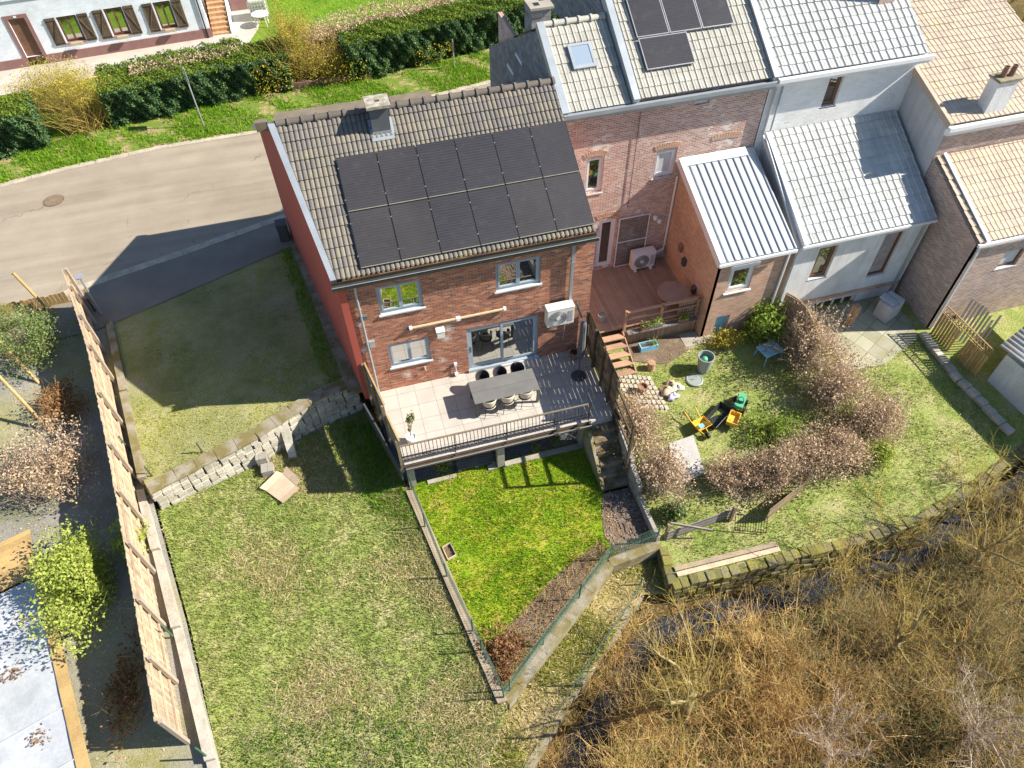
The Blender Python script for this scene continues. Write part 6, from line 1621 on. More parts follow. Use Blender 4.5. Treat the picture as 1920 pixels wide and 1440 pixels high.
# second garden patio
region('patio', [(18.0, -.05), (21.7, -.05), (21.6, -2.4), (19.5, -3.2), (17.8, -3.1)], lambda x, y: h_n(x, y) + .03, paving('mossy_slabs', (.36, .34, .25), (.30, .29, .18), .6, .6, .02, (.17, .15, .08), 0., 0., 0., .9, .2, .5), .5)
kbt = thing('crate_stack', 'grey cabinet with boards stacked on it on the second patio', 'cabinet', (20.9, -1.0, -.93))
R = np.array([[math.cos(.35), -math.sin(.35), 0], [math.sin(.35), math.cos(.35), 0], [0, 0, 1]])
q = MB(); q.obox((20.9, -1.0, -.52), (.8, .62, .82), R); q.build('cabinet', m_grey_render, kbt)
q = MB(); q.obox((20.75, -.95, -.06), (.30, .62, .10), R); q.obox((21.1, -.9, -.07), (.28, .66, .08), R); q.build('boards', m_sill, kbt)
q = MB(); q.box((19.05, -1.2, -.95), (19.28, -.97, .15)); tag(q.build('brick_pier', m_wood_red), 'square reddish post standing on the second patio', 'post')
q = MB(); q.tube([(19.6 + .33 * math.cos(a), -.9, -.35 + .33 * math.sin(a)) for a in np.linspace(-.8, 3.6, 18)], .018, 6); tag(q.build('garden_hose', m_greenmetal), 'green hose looped against the whitewashed wall', 'hose')
cvf = thing('curved_fence', 'brown board fence panel with a curved top between the two gardens', 'fence', (16.5, -1, -.9))
q = MB()
for k in range(22):
    yy = -.15 - .11 * k; hh = 1.55 + .35 * math.sin(math.pi * k / 21); q.box((16.42, yy - .05, -1.0), (16.45, yy + .05, -.9 + hh))
q.build('board_panel', m_wood_deck, cvf)
q = MB(); q.tube([(16.44, -.12 - .1105 * k, -.86 + 1.55 + .35 * math.sin(math.pi * k / 21)) for k in range(22)], .03, 6); q.build('top_rail', m_wood_gold, cvf)

# ------------------------------------------------------------------ street: posts, cover, far house
q = MB(); n = 36; R_ = .46
mhx, mhy = -12.38, 15.72
mc = thing('manhole_cover', 'round cast iron manhole cover in the road', 'manhole cover', (mhx, mhy, 0))
q.lathe((mhx, mhy, -.02), [(.02, .034), (R_ * .93, .034), (R_ * .93, .026), (R_, .030), (R_, 0)][::-1], n); q.build('frame', m_cast, mc)
q = MB()
for k in range(15):
    xx = -.42 + k * .06; L = math.sqrt(max(0, .42 ** 2 - xx ** 2))
    if L > .05: q.obox((mhx + xx, mhy, .018), (.03, 2 * L, .012))
q.lathe((mhx, mhy, .012), [(.02, .014), (.10, .014), (.10, 0)][::-1], 16); q.build('ribs', M('cast_iron_ribs', (.28, .21, .14), (.23, .17, .11), .6), mc)
def sign(label, x, y, H, sx, sz, zc, rz=0., m_=m_galv):
    t = thing('road_sign', label, 'road sign', (x, y, 0), rz)
    q = MB(); q.tube([(0, 0, 0), (0, 0, H)], .035, 10); q.build('pole', m_galv, t, True)
    q = MB(); q.box((-sx / 2, -.05, zc - sz / 2), (sx / 2, -.036, zc + sz / 2)); q.build('plate', m_, t, True)
    q = MB()
    for zz_ in (-.25, .25): q.box((-.06, -.036, zc + sz * zz_ - .02), (.06, .036, zc + sz * zz_ + .02))
    q.build('bracket', m_galv, t, True)
    return t
sign('tall galvanised road sign seen edge on in the grass verge', -5.54, 20.27, 3.15, .5, .75, 2.75, 1.70, m_galv)
sign('short grey road sign in front of the hedge on the right of the verge', 8.29, 22.43, 1.7, .12, .55, 1.3, 1.2, m_darkmetal)
t = thing('street_post', 'pale grey metal post with a flat top plate at the corner of the gravel yard', 'post', (-9.65, 7.1, 0))
q = MB(); q.tube([(-9.65, 7.1, 0), (-9.62, 7.1, 1.95)], .045, 10); q.build('pole', m_galv, t)
q = MB(); q.extr([(-9.62 + .16 * math.cos(a), 7.1 + .16 * math.sin(a), 1.95) for a in np.linspace(0, 6.28, 17)[:-1]], (0, 0, .05)); q.build('plate', m_galv, t)
q = MB(); q.tube([(-11.55, 7.7, -.1), (-12.1, 8.1, 1.95)], .06, 10); tag(q.build('timber_post', m_wood_gold), 'tall golden timber post at the corner of the slate garden', 'post')
q = MB(); q.tube([(-12.1, 8.1, 1.9), (-16, 7.0, 1.9)], .012, 6); tag(q.build('steel_cable', m_galv), 'steel cable stretched from the golden timber post', 'cable')
q = MB()
for k in range(24): 
    xx = -14.5 + k * .15; q.box((xx, 8.05 + .04 * (xx + 14.5), 0), (xx + .13, 8.08 + .04 * (xx + 14.5), .55 + random.uniform(-.05, .05)))
tag(q.build('picket_fence', m_wood_gold), 'low golden picket fence between the pavement and the slate garden', 'fence')
for k, (px, py) in enumerate(((-10.05, 8.0), (-9.9, 7.35))):
    q = MB(); q.tube([(px, py, 0), (px - .05, py + .05, .65)], .05, 8); tag(q.build('bollard', m_wood_gold if k == 0 else m_wood_dark), ('short golden timber stake at the pavement edge', 'short dark timber stake beside the pale metal post')[k], 'stake')
bx = MB(); bx.box((-2.42, 9.55, 0), (-2.02, 10.0, .85)); bx.box((-2.45, 9.52, .85), (-2.0, 10.03, .90)); bx.box((-2.38, 9.545, .1), (-2.06, 9.549, .8))
tag(bx.build('meter_cabinet', m_darkmetal), 'dark grey meter cabinet at the street corner of the red gable', 'cabinet')

wh = thing('white_house', 'white painted house with brown shutters across the road', 'house', (-5.0, 31.2, -.3), math.atan2(.073, .997))
def hw(*a): return a
q = MB()
ops = [(-10.3, -9.45, .35, 2.75), (-7.92, -6.88, 1.05, 2.5), (-5.36, -4.37, 1.0, 2.55), (-2.66, -1.72, .95, 2.5)]
wall_y(q, -16, 0, .62, 7.0, 0, [(a, b, max(c, .62), d) for a, b, c, d in ops], .18)
q.box((-.002, 0.0, .62), (0, 8, 7.0)); q.box((-16, 8, 0), (0, 8.2, 7)); q.build('wall', m_house_white, wh, True)
q = MB(); q.box((-9.4, -.05, 0), (.04, .0, .62)); q.box((-16, -.05, 0), (-10.35, 0, .62)); q.box((0, 0, 0), (.04, 8, .62)); q.build('plinth', m_plinth, wh, True)
q = MB(); q.box((-16, -.04, 3.62), (0, -.001, 3.70)); q.build('string_course', m_zinc, wh, True)
q = MB(); q.poly([(-16.4, -.5, 6.9), (.4, -.5, 6.9), (.4, 4, 9.6), (-16.4, 4, 9.6)]); q.poly([(-16.4, 8.5, 6.9), (.4, 8.5, 6.9), (.4, 4, 9.6), (-16.4, 4, 9.6)]); q.build('roof', m_ridge, wh, True)
for (a, b, c, d) in ops[1:]:
    wv = window(wh, a, b, c + .03, d, .1, m_woodframe, m_glass, 2, .07, .07, m_plinth, local=True, sill_out=.16)
    for s_, xx in ((-1, a - .62), (1, b + .06)):
        q = MB()
        for k in range(4): q.box((xx + .14 * k, -.055, c - .05), (xx + .14 * k + .13, -.02, d + .02))
        q.beam((xx + .03, -.07, c + .1) if s_ < 0 else (xx + .53, -.07, c + .1), (xx + .53, -.07, d - .15) if s_ < 0 else (xx + .03, -.07, d - .15), .03, .07)
        for zz_ in (c + .08, d - .12): q.box((xx, -.08, zz_), (xx + .56, -.055, zz_ + .06))
        q.build('shutter', m_wood_dark, wh, True)
    q = MB(); q.box((a + .2, -.30, c - .10), (b - .2, -.16, c + .06)); q.build('flower_box', m_flower, wh, True)
q = MB(); q.box((-10.5, -.03, .3), (-10.3, .0, 2.95)); q.box((-9.45, -.03, .3), (-9.25, .0, 2.95)); q.box((-10.3, -.03, 2.75), (-9.45, 0, 2.95)); q.build('door_surround', m_plinth, wh, True)
q = MB(); q.box((-10.28, .1, .3), (-9.47, .14, 2.74)); q.build('door', m_woodframe, wh, True)
q = MB(); q.box((-9.95, -.04, 2.80), (-9.80, -.031, 2.90)); q.build('house_number', m_white, wh, True)
q = MB(); q.tube([(-.22, -.07, 7), (-.22, -.07, .1)], .045, 8); q.build('downpipe', m_black, wh, True)
q = MB()
for k in range(4): q.box((.03, .8 + .2 * k, 1.0), (.06, .98 + .2 * k, 2.4))
q.build('shutter', m_wood_dark, wh, True)
ts = thing('tiled_steps', 'outdoor flight of orange clay tiled steps beside the white house', 'stairs', (-4.4, 31.3, -.3))
for k in range(10):
    q = MB(); yy = 31.35 + .30 * k; q.box((-4.95, yy, -.4), (-3.85, yy + .31, -.12 + .18 * k)); q.build('step', m_steptile, ts)
q = MB(); q.extr([(-3.83, 31.3, -.4), (-3.83, 34.5, -.4), (-3.83, 34.5, 1.75), (-3.83, 31.3, -.05)], (.06, 0, 0)); q.build('stringer', m_house_white, ts)
q = MB(); q.box((-3.7, 34.6, -.4), (-2.9, 37, 3)); q.box((-2.9, 34.6, -.4), (-2.6, 34.9, 3)); tag(q.build('outbuilding', m_plinth), 'dark purplish outbuilding wall behind the tiled steps', 'wall')
ib = thing('water_tank', 'ivory plastic water tank in a wire cage behind the white table', 'tank', (-1.95, 33.2, -.25))
q = MB(); q.box((-2.5, 32.75, -.12), (-1.45, 33.7, .95)); o = q.build('tank', m_ibc, ib); bv = o.modifiers.new('b', 'BEVEL'); bv.width = .06; bv.segments = 2
q = MB()
for k in range(7): q.tube([(-2.55 + .19 * k, 32.70, -.2), (-2.55 + .19 * k, 32.70, 1.0)], .014, 5)
for k in range(6): q.tube([(-2.56, 32.70, -.15 + .22 * k), (-1.4, 32.70, -.15 + .22 * k)], .014, 5); q.tube([(-1.4, 32.70, -.15 + .22 * k), (-1.4, 33.75, -.15 + .22 * k)], .014, 5)
for k in range(5): q.tube([(-1.4, 32.70 + .25 * k, -.2), (-1.4, 32.70 + .25 * k, 1.0)], .014, 5)
q.build('cage', m_galv, ib)
gtb = thing('garden_table', 'round white plastic garden table across the road', 'table', (-1.9, 31.95, -.25))
q = MB(); q.lathe((-1.9, 31.95, -.25), [(.02, .74), (.52, .74), (.53, .71), (.50, .69), (.02, .69)][::-1], 30); q.build('top', m_white, gtb)
for k in range(4):
    a = .6 + k * math.pi / 2; q = MB(); q.tube([(-1.9 + .40 * math.cos(a), 31.95 + .40 * math.sin(a), .46), (-1.9 + .46 * math.cos(a), 31.95 + .46 * math.sin(a), -.25)], .035, 8); q.build('leg', m_white, gtb)
q = MB(); q.beam((-1.7, 22.95, .16), (3.6, 22.75, .16), .2, .34); tag(q.build('kerb_wall', m_plinth), 'low reddish wall at the foot of the hedge across the road', 'wall')

# ------------------------------------------------------------------ vegetation
def hedge(label, a, b, depth, h, n_, seed, m_side=m_hedge, m_top=m_hedgetop, size=.125, name='hedge'):
    """clipped hedge between plan points a and b (front line), leaves in a shell with gaps, twiggy core"""
    g = np.random.default_rng(seed)
    a_, b_ = np.array(a, float), np.array(b, float); L = np.linalg.norm(b_ - a_); d = (b_ - a_) / L; nn = np.array((-d[1], d[0]))
    t = thing(name, label, 'hedge', (*((a_ + b_) / 2), 0), 0)
    n_ = int(n_ * 3.0)
    s = g.uniform(0, L, n_); zz_ = h * g.uniform(0, 1, n_) ** .8
    bulge = .16 * np.sin(s * 2.1 + zz_ * 2 + seed) + .12 * np.sin(s * 5.3 - zz_ * 3.1) + .08 * np.sin(s * 11 + zz_ * 7)
    keep = (np.sin(s * 3.7 + seed) + np.sin(zz_ * 4.1 + s * 1.3) + g.normal(0, .6, n_)) > -2.3
    P1 = np.column_stack([np.outer(s, d) + a_ + np.outer(-bulge + g.uniform(-.05, .30, n_) + .12 * (1 - zz_ / h) ** 2, nn), zz_])[keep]
    P1b = P1[: len(P1) // 4].copy(); P1b[:, :2] += nn * depth * .97
    es = np.array([(*(a_ if g.random() < .5 else b_), 0) for _ in range(n_ // 8)]); 
    P2 = np.column_stack([es[:, :2] + np.outer(g.uniform(0, depth, len(es)), nn) + g.normal(0, .08, (len(es), 2)), g.uniform(0, h, len(es))])
    side = np.concatenate([P1, P1b, P2]); v, f = leaf_arrays(side, size); np_mesh('side_leaves', v, f, m_side, t)
    m = int(n_ * .45); s = g.uniform(0, L, m); w_ = g.uniform(-.05, depth, m)
    top = np.column_stack([np.outer(s, d) + a_ + np.outer(w_, nn), h + .10 * np.sin(s * 1.7 + seed) + .07 * np.sin(s * 6 + w_ * 4) + g.uniform(-.12, .09, m)])
    v, f = leaf_arrays(top, size * .9); np_mesh('top_leaves', v, f, m_top, t)
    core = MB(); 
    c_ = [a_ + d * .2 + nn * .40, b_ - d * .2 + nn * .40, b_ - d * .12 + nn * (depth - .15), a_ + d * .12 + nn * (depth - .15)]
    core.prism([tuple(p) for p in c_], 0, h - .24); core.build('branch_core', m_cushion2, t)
    return t
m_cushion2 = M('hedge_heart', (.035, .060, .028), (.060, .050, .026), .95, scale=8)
hedge('dark clipped evergreen hedge at the left end of the verge', (-18.5, 19.2), (-13.0, 20.45), 2.1, 2.0, 5200, 1)
hedge('long clipped hedge behind the tall road sign with a browned top', (-9.9, 21.35), (-2.6, 22.55), 3.0, 1.95, 8200, 2, m_top=m_hedgetop)
hedge('yellow flecked end of the long hedge beside the forsythia', (-2.6, 22.55), (-.7, 22.75), 2.2, 1.95, 2300, 3)
hedge('tall dark hedge to the right of the forsythia behind the brick house', (2.6, 22.4), (11.6, 24.3), 2.0, 2.15, 10500, 4)
hedge('far end of the dark hedge behind the slate clad house', (11.6, 24.3), (18, 25.7), 2.0, 2.1, 5000, 5)
def dry_band(name, label, poly, z0, z1, dens, m, size):
    q = sample(poly, dens); P_ = np.column_stack([q, rng.uniform(z0, z1, len(q))])
    o = leaf_cloud(name, P_, size, m); return tag(o, label, 'dead foliage', kind='stuff')
dry_band('dead_foliage', 'band of browned dead foliage on top of the hedges', [(-8.6, 22.6), (-3.0, 23.5), (-3.0, 24.4), (-8.6, 23.8)], 1.98, 2.18, 210, m_brownhedge, .10)
dry_band('dead_foliage', 'wide band of browned dead hedge top behind the dark hedge', [(.2, 23.7), (3, 24.0), (9.0, 25.6), (12, 27.4), (7, 28), (2.5, 26.6), (.3, 25.4)], 1.95, 2.35, 170, m_brownhedge, .11)
hedge('lower browned hedge behind the tall dark hedge', (.6, 24.4), (9.5, 26.3), 1.3, 1.7, 4000, 6, m_brownhedge, m_brownhedge)
def shrub(name, label, c, r, n_leaf, size, m_leaf, seed, n_twig=260, twig_r=.012, m_t=m_twig_gold, cat='shrub', z0=0., shell=.35, up=1.6):
    t = thing(name, label, cat, (c[0], c[1], z0))
    g = np.random.default_rng(seed)
    P_ = np.column_stack([c[0] + g.normal(0, r[0] * .22, n_twig), c[1] + g.normal(0, r[1] * .22, n_twig), np.full(n_twig, z0)])
    out = np.column_stack([(P_[:, 0] - c[0]) / r[0], (P_[:, 1] - c[1]) / r[1], np.zeros(n_twig)])
    A, B, ra, rb = twigs(P_ + np.array((0, 0, 0.)), r[2] * 1.5, twig_r, up, 4, .22, g)
    SA = (A, B, ra, rb)
    Q = blob_points((c[0], c[1], z0 + r[2] * .95), r, n_leaf, shell, .35, seed)
    Q = Q[Q[:, 2] > z0]
    v, f = leaf_arrays(Q, size); np_mesh('foliage', v, f, m_leaf, t)
    k = g.integers(0, len(Q), n_twig * 3)
    SB = twigs(Q[k] - np.array((0, 0, .25)), .55, twig_r * .5, .9, 2, .3, g); seg_mesh('stems', *[np.concatenate(q_) for q_ in zip(SA, SB)], m_t, t)
    return t
shrub('forsythia', 'big olive yellow twiggy bush between the two left hedges', (-11.4, 22.0), (2.0, 1.6, 1.6), 7500, .075, m_forsythia, 11, 420)
shrub('forsythia', 'broad olive yellow bush in front of the white house door', (-12.9, 24.6), (2.7, 1.6, 1.15), 5200, .075, m_forsythia, 12, 360)
shrub('forsythia', 'tall upright olive bush between the long hedge and the dark hedge', (-.4, 23.9), (1.45, 1.4, 2.25), 7000, .075, m_forsythia, 13, 420)
shrub('forsythia', 'sprawling golden bush at the left end of the tall dark hedge', (1.5, 23.3), (1.3, .9, 1.2), 1800, .075, m_forsythia, 14, 260)
for k, (a, b, n_) in enumerate((((-2.6, 22.3), (-.6, 22.5), 420), ((.4, 22.4), (2.6, 22.3), 300), ((6.2, 22.9), (8.6, 23.4), 260), ((2.4, 22.2), (3.6, 22.4), 90))):
    s = rng.uniform(0, 1, n_); P_ = np.column_stack([a[0] + (b[0] - a[0]) * s + rng.normal(0, .1, n_), a[1] + (b[1] - a[1]) * s + rng.normal(-.12, .10, n_), rng.uniform(.3, 1.9, n_) * (1 if k < 2 else .7)])
    o = leaf_cloud('blossom', P_, .09, m_yellowfl); tag(o, ('yellow blossom on the front of the long hedge', 'yellow blossom below the golden bush', 'yellow blossom on the dark hedge by the short sign', 'thin yellow blossom at the start of the dark hedge')[k], 'blossom', kind='stuff')
grass(FAR[1:9] + [(11, 24.0), (5, 22.9), (-1.3, 23.0), (-8, 22.0), (-13, 21.0), (-20, 19.8)], lambda x, y: .03, 150, .17, .05, m_blade_lush, 'lush green grass of the road verge', .8, 3, .06,
      mask=lambda q: (np.sin(q[:, 0] * .9) + np.sin(q[:, 0] * 2.3 + q[:, 1] * 2) + rng.normal(0, .8, len(q))) > -.9 + .35 * (q[:, 1] - 19 - .06 * q[:, 0]))
grass([(-3, 26), (14, 27), (20, 44), (-1, 44), (-1.5, 30)], lambda x, y: -.1, 28, .10, .05, m_blade_lush, 'bright lawn beyond the hedge', .8, 2, .1)
grass(LAWN, h_lawn, 460, .07, .024, m_blade_lawn, 'yellow green lawn below the terrace', .9, 3, .03, mask=lambda q: ~in_poly(q, SOILB) & (~in_poly(q, BED) | (rng.random(len(q)) < .14)) & ((np.sin(q[:, 0] * 2.7 + np.sin(q[:, 1] * 2)) + np.sin(q[:, 1] * 3.1) + rng.normal(0, .9, len(q))) > -1.7))
grass(LAWN, h_lawn, 60, .12, .026, m_blade_lush, 'longer green tufts in the lawn', .8, 5, .05, mask=lambda q: ~in_poly(q, SOILB) & ((np.sin(q[:, 0] * 1.9 + 1) + np.sin(q[:, 1] * 2.3) + rng.normal(0, .5, len(q))) > .4))
grass(LOWL, h_low, 260, .11, .028, m_blade_rough, 'rough pale grass of the lower lawn', .9, 3, .05)
def patchy(q): return (np.sin(q[:, 0] * 1.3 + 1.1 * np.sin(q[:, 1] * .9)) + np.sin(q[:, 1] * 1.6 + .7 * q[:, 0]) + .5 * (q[:, 0] + 3.5) / 3 + rng.normal(0, .55, len(q))) > .95
grass(LOWL, h_low, 150, .09, .045, m_blade_dry, 'bleached dry grass patches on the lower lawn', 4.0, 4, .08, mask=patchy, name='dry_grass')
tf = sample([(-5.9, -13.5), (.2, -13.5), (1.2, -11.2), (-1, -8.5), (-5.5, -9.5)], 14); z_ = np.array([h_low(*p) for p in tf])
A, B, ra, rb = twigs(np.column_stack([tf, z_]), .9, .007, .35, 3, .5); tag(seg_mesh('dry_stalks', A, B, ra, rb, m_bark_pale), 'fallen dry stalks at the bottom of the lower lawn', 'stalks', kind='stuff')
tf = sample([(-6, -14), (.0, -14), (.6, -11.5), (-2.5, -10), (-5.8, -10.3)], 170); P_ = np.column_stack([tf, np.array([h_low(*p) for p in tf]) + rng.uniform(.02, .16, len(tf))]); tag(leaf_cloud('ivy', P_, .075, m_ivy, None, .5), 'low ivy at the bottom of the lower lawn', 'ivy', kind='stuff')
grass([(-8.0, -1.2), (-6.6, -1.5), (-4.0, -.5), (-1.6, .7), (-.8, 1.6), (-1.4, 5), (-5, 6), (-8.9, 4.6)], h_yard, 150, .05, .024, m_blade_bank, 'thin mossy grass over the lower half of the gravel yard', 1.2, 3, .05, mask=lambda q: (np.sin(q[:, 0] * 1.6) + np.sin(q[:, 1] * 2.1 + q[:, 0]) - .35 * (q[:, 1] - 1) + rng.normal(0, .8, len(q))) > -.3)
grass([(LOT(.3) - 1.2, .6), (LOT(.3) - .5, .3), (LOT(9) - .25, 9.2), (LOT(9) - .8, 9.1)], h_yard, 200, .12, .03, m_blade_lush, 'dark grass strip at the foot of the red gable', .9, 3, .05)
grass([(-1.3, .2), (-.15, .2), (.45, -3.2), (.6, -4.6), (-.8, -3.8)], h_low, 260, .16, .035, m_blade_lush, 'shaded green plants beside the left terrace wall', .9, 3, .06)
grass([(-8.5, 5), (-8.0, 2.5), (-7.7, 0), (-7.5, -1.8), (-7.9, -1.8), (-8.6, 2.2), (-9.1, 5)], h_left, 160, .12, .03, m_blade_lush, 'grass between the larch fence and the mossy edging', .9, 3, .05)
NGR = [(8.3, -.9), (10, -.6), (12.2, -.6), (15.5, .0), (16.3, -.3), (18, -3.2), (21.6, -2.4), (21.6, -4.5), (22.2, -7.4), (16.6, -9.1), (12.2, -9.1), (8.2, -9.0)]
grass(NGR, h_n, 190, .08, .026, m_blade_rough, 'patchy grass of the neighbouring gardens', .9, 3, .05, mask=lambda q: (np.sin(q[:, 0] * 2.1) + np.sin(q[:, 1] * 2.7 + q[:, 0]) + rng.normal(0, .9, len(q))) > -.7)
grass(BANK, h_bank, 110, .09, .04, m_blade_dry, 'dry grass of the bank between the walls', 3.0, 3, .06)
grass(BANK, h_bank, 330, .12, .03, m_blade_bank, 'green grass tufts on the bank between the walls', .9, 3, .06, mask=lambda q: (np.sin(q[:, 0] * 1.7) + np.sin(q[:, 1] * 2.3) + rng.normal(0, .5, len(q))) > -.35)
# fallen leaves on the lawns
tf = sample(LAWN, 9); P_ = np.column_stack([tf, np.array([h_lawn(*p) for p in tf]) + .05]); tag(leaf_cloud('fallen_leaves', P_, .07, m_pinkwood, None, .8), 'scattered fallen leaves on the lawn', 'leaves', kind='stuff')
tf = sample(SOILB, 60); P_ = np.column_stack([tf, np.array([h_lawn(*p) for p in tf]) + .04]); tag(leaf_cloud('fallen_leaves', P_, .07, m_pinkwood, None, .8), 'fallen leaves on the worn soil below the steps', 'leaves', kind='stuff')
tf = sample(NGR, 7); P_ = np.column_stack([tf, np.array([h_n(*p) for p in tf]) + .05]); tag(leaf_cloud('fallen_leaves', P_, .08, m_pinkwood, None, .8), 'fallen leaves on the neighbouring lawns', 'leaves', kind='stuff')
# planting bed: dry stalks and ferns
tf = sample(BED, 110); z_ = np.array([h_lawn(*p) for p in tf]); A, B, ra, rb = twigs(np.column_stack([tf, z_]), .38, .006, .5, 3, .5); tag(seg_mesh('dry_stalks', A, B, ra, rb, m_twig), 'dry brown stalks in the bed along the diagonal wall', 'stalks', kind='stuff')
tf = sample([(6.1, -6.6), (6.8, -7.6), (1.95, -10.75), (1.6, -9.2), (2.1, -8.7), (4.4, -7.3)], 80); P_ = np.column_stack([tf, np.array([h_lawn(*p) for p in tf]) + rng.uniform(.02, .2, len(tf))]); tag(leaf_cloud('leaf_litter', P_, .07, m_dryfern), 'brown leaf litter in the bed along the diagonal wall', 'leaves', kind='stuff')
shrub('dry_fern', 'rusty brown dried fern in the lowest corner of the lawn', (2.35, -9.6), (.75, .6, .32), 1300, .10, m_dryfern, 21, 160, .007, m_twig, 'plant', -1.75, .2, .6)
shrub('dry_fern', 'dark rusty fern by the left wall at the foot of the lawn', (2.1, -10.3), (.35, .5, .28), 600, .09, m_dryfern, 22, 80, .007, m_twig, 'plant', -1.76, .2, .6)
shrub('leafy_plant', 'yellow green plant growing under the terrace edge', (1.95, -2.75), (.36, .28, .22), 420, .075, m_laurel, 23, 30, .006, m_twig, 'plant', -1.65, .2, .8)
shrub('leafy_plant', 'dark green clump under the terrace beside the stairs', (6.2, -2.9), (.32, .26, .2), 300, .07, m_evergreen, 24, 20, .006, m_twig, 'plant', -1.65, .2, .8)
shrub('leafy_plant', 'small tuft under the terrace between pillar and stairs', (5.4, -2.9), (.22, .2, .15), 160, .06, m_evergreen, 25, 12, .006, m_twig, 'plant', -1.65, .2, .8)
# slate garden shrubs
shrub('evergreen_shrub', 'large pale green evergreen shrub behind the swing frame', (-12.0, 5.6), (1.7, 1.6, 1.15), 7000, .08, m_evergreen, 31, 120, .012, m_bark, 'shrub', -.1, .4)
shrub('red_tipped_shrub', 'red tipped bush at the far left pavement edge', (-13.6, 7.4), (.8, .7, .6), 900, .09, m_plantleaf, 32, 40, .01, m_bark, 'shrub', 0, .4)
shrub('dry_hydrangea', 'brown dried hydrangeas in the fence shadow', (-10.6, 2.6), (.9, 1.3, .55), 1700, .10, m_dryfern, 33, 120, .01, m_twig, 'shrub', -.25, .3)
shrub('beech_bush', 'wide bush with tan dead leaves beside the larch fence', (-10.9, -.4), (1.9, 1.6, .9), 5200, .085, m_brownhedge, 34, 300, .012, m_bark_pale, 'shrub', -.4, .35)
shrub('bamboo', 'bright yellow green bamboo against the larch fence', (-9.45, -4.6), (1.15, 1.6, 1.0), 9500, .11, m_bamboo, 35, 160, .012, m_bamboo, 'bamboo', -.7, .4)
shrub('dry_hydrangea', 'low dried hydrangeas along the near end of the larch fence', (-8.2, -8.2), (.6, 1.7, .35), 800, .12, m_dryfern, 36, 160, .01, m_twig, 'shrub', -.9, .25, .8)
shrub('bamboo', 'small bamboo growing through the foot of the larch fence', (-8.1, -3.6), (.5, .9, .6), 900, .13, m_bamboo, 37, 50, .01, m_bamboo, 'bamboo', -.6, .3)
tf = sample([(-12.5, 5), (-9.2, 3), (-7.5, -6), (-7, -10.4), (-8.9, -10.4), (-10.6, -4.2), (-13, -1.5)], 26); P_ = np.column_stack([tf, np.array([h_left(*p) for p in tf]) + .02]); tag(leaf_cloud('leaf_litter', P_, .08, m_brownhedge, None, .8), 'tan leaf litter on the slate garden', 'leaves', kind='stuff')
# neighbouring garden shrubs
for k, (cx, cy, r, n_, lb) in enumerate(((16.4, -2.2, (.85, 1.0, 1.25), 3600, 'tall beech hedge shrub with tan dead leaves by the curved fence'), (16.7, -4.0, (1.0, 1.1, 1.0), 3600, 'tan leaved hedge shrub in the middle of the garden boundary'),
        (17.3, -5.6, (1.2, .9, .95), 3400, 'wide tan leaved shrub at the far bend of the brown hedge'), (15.2, -6.4, (1.4, .8, .85), 3600, 'tan leaved shrub along the foot of the neighbouring garden'), (13.0, -6.5, (1.2, .8, .8), 3200, 'brown leaved shrub beside the low weathered fence'),
        (9.1, -3.4, (.75, 1.3, .7), 2600, 'tan leaved shrub along the block wall'), (9.1, -5.6, (.8, 1.0, .75), 2600, 'tan leaved shrub in front of the board box'), (11.4, -6.2, (.9, .6, .6), 1900, 'low brown shrub behind the board box'))):
    shrub('beech_shrub', lb, (cx, cy), (r[0] * 1.28, r[1] * 1.28, r[2] * 1.05), int(n_ * 1.9), .085, m_brownhedge, 40 + k, 240, .009, m_bark_pale, 'shrub', h_n(cx, cy), .2)
shrub('laurel', 'round yellow green laurel beside the annex wall', (15.4, -.75), (.75, .65, .75), 1700, .15, m_laurel, 51, 40, .012, m_bark, 'shrub', -.85, .5)
shrub('evergreen_shrub', 'loose green shrub near the toy tractor', (13.6, -4.9), (1.1, .8, .45), 1600, .10, m_laurel, 52, 60, .01, m_bark, 'shrub', -1.35, .3)
shrub('evergreen_shrub', 'green shrub by the foot of the block wall', (9.0, -6.9), (.6, .5, .45), 800, .12, m_evergreen, 53, 40, .01, m_bark, 'shrub', -1.6, .3)
shrub('grassy_bush', 'pale dry bush beside the concrete slab', (13.9, -.7), (.75, .45, .35), 1000, .09, m_forsythia, 54, 80, .008, m_twig_gold, 'shrub', -.9, .3)
shrub('bamboo', 'pale green bamboo clump at the end of the brown hedge', (16.8, -6.9), (.6, .6, .6), 900, .13, m_bamboo, 55, 50, .01, m_bamboo, 'bamboo', -1.55, .3)

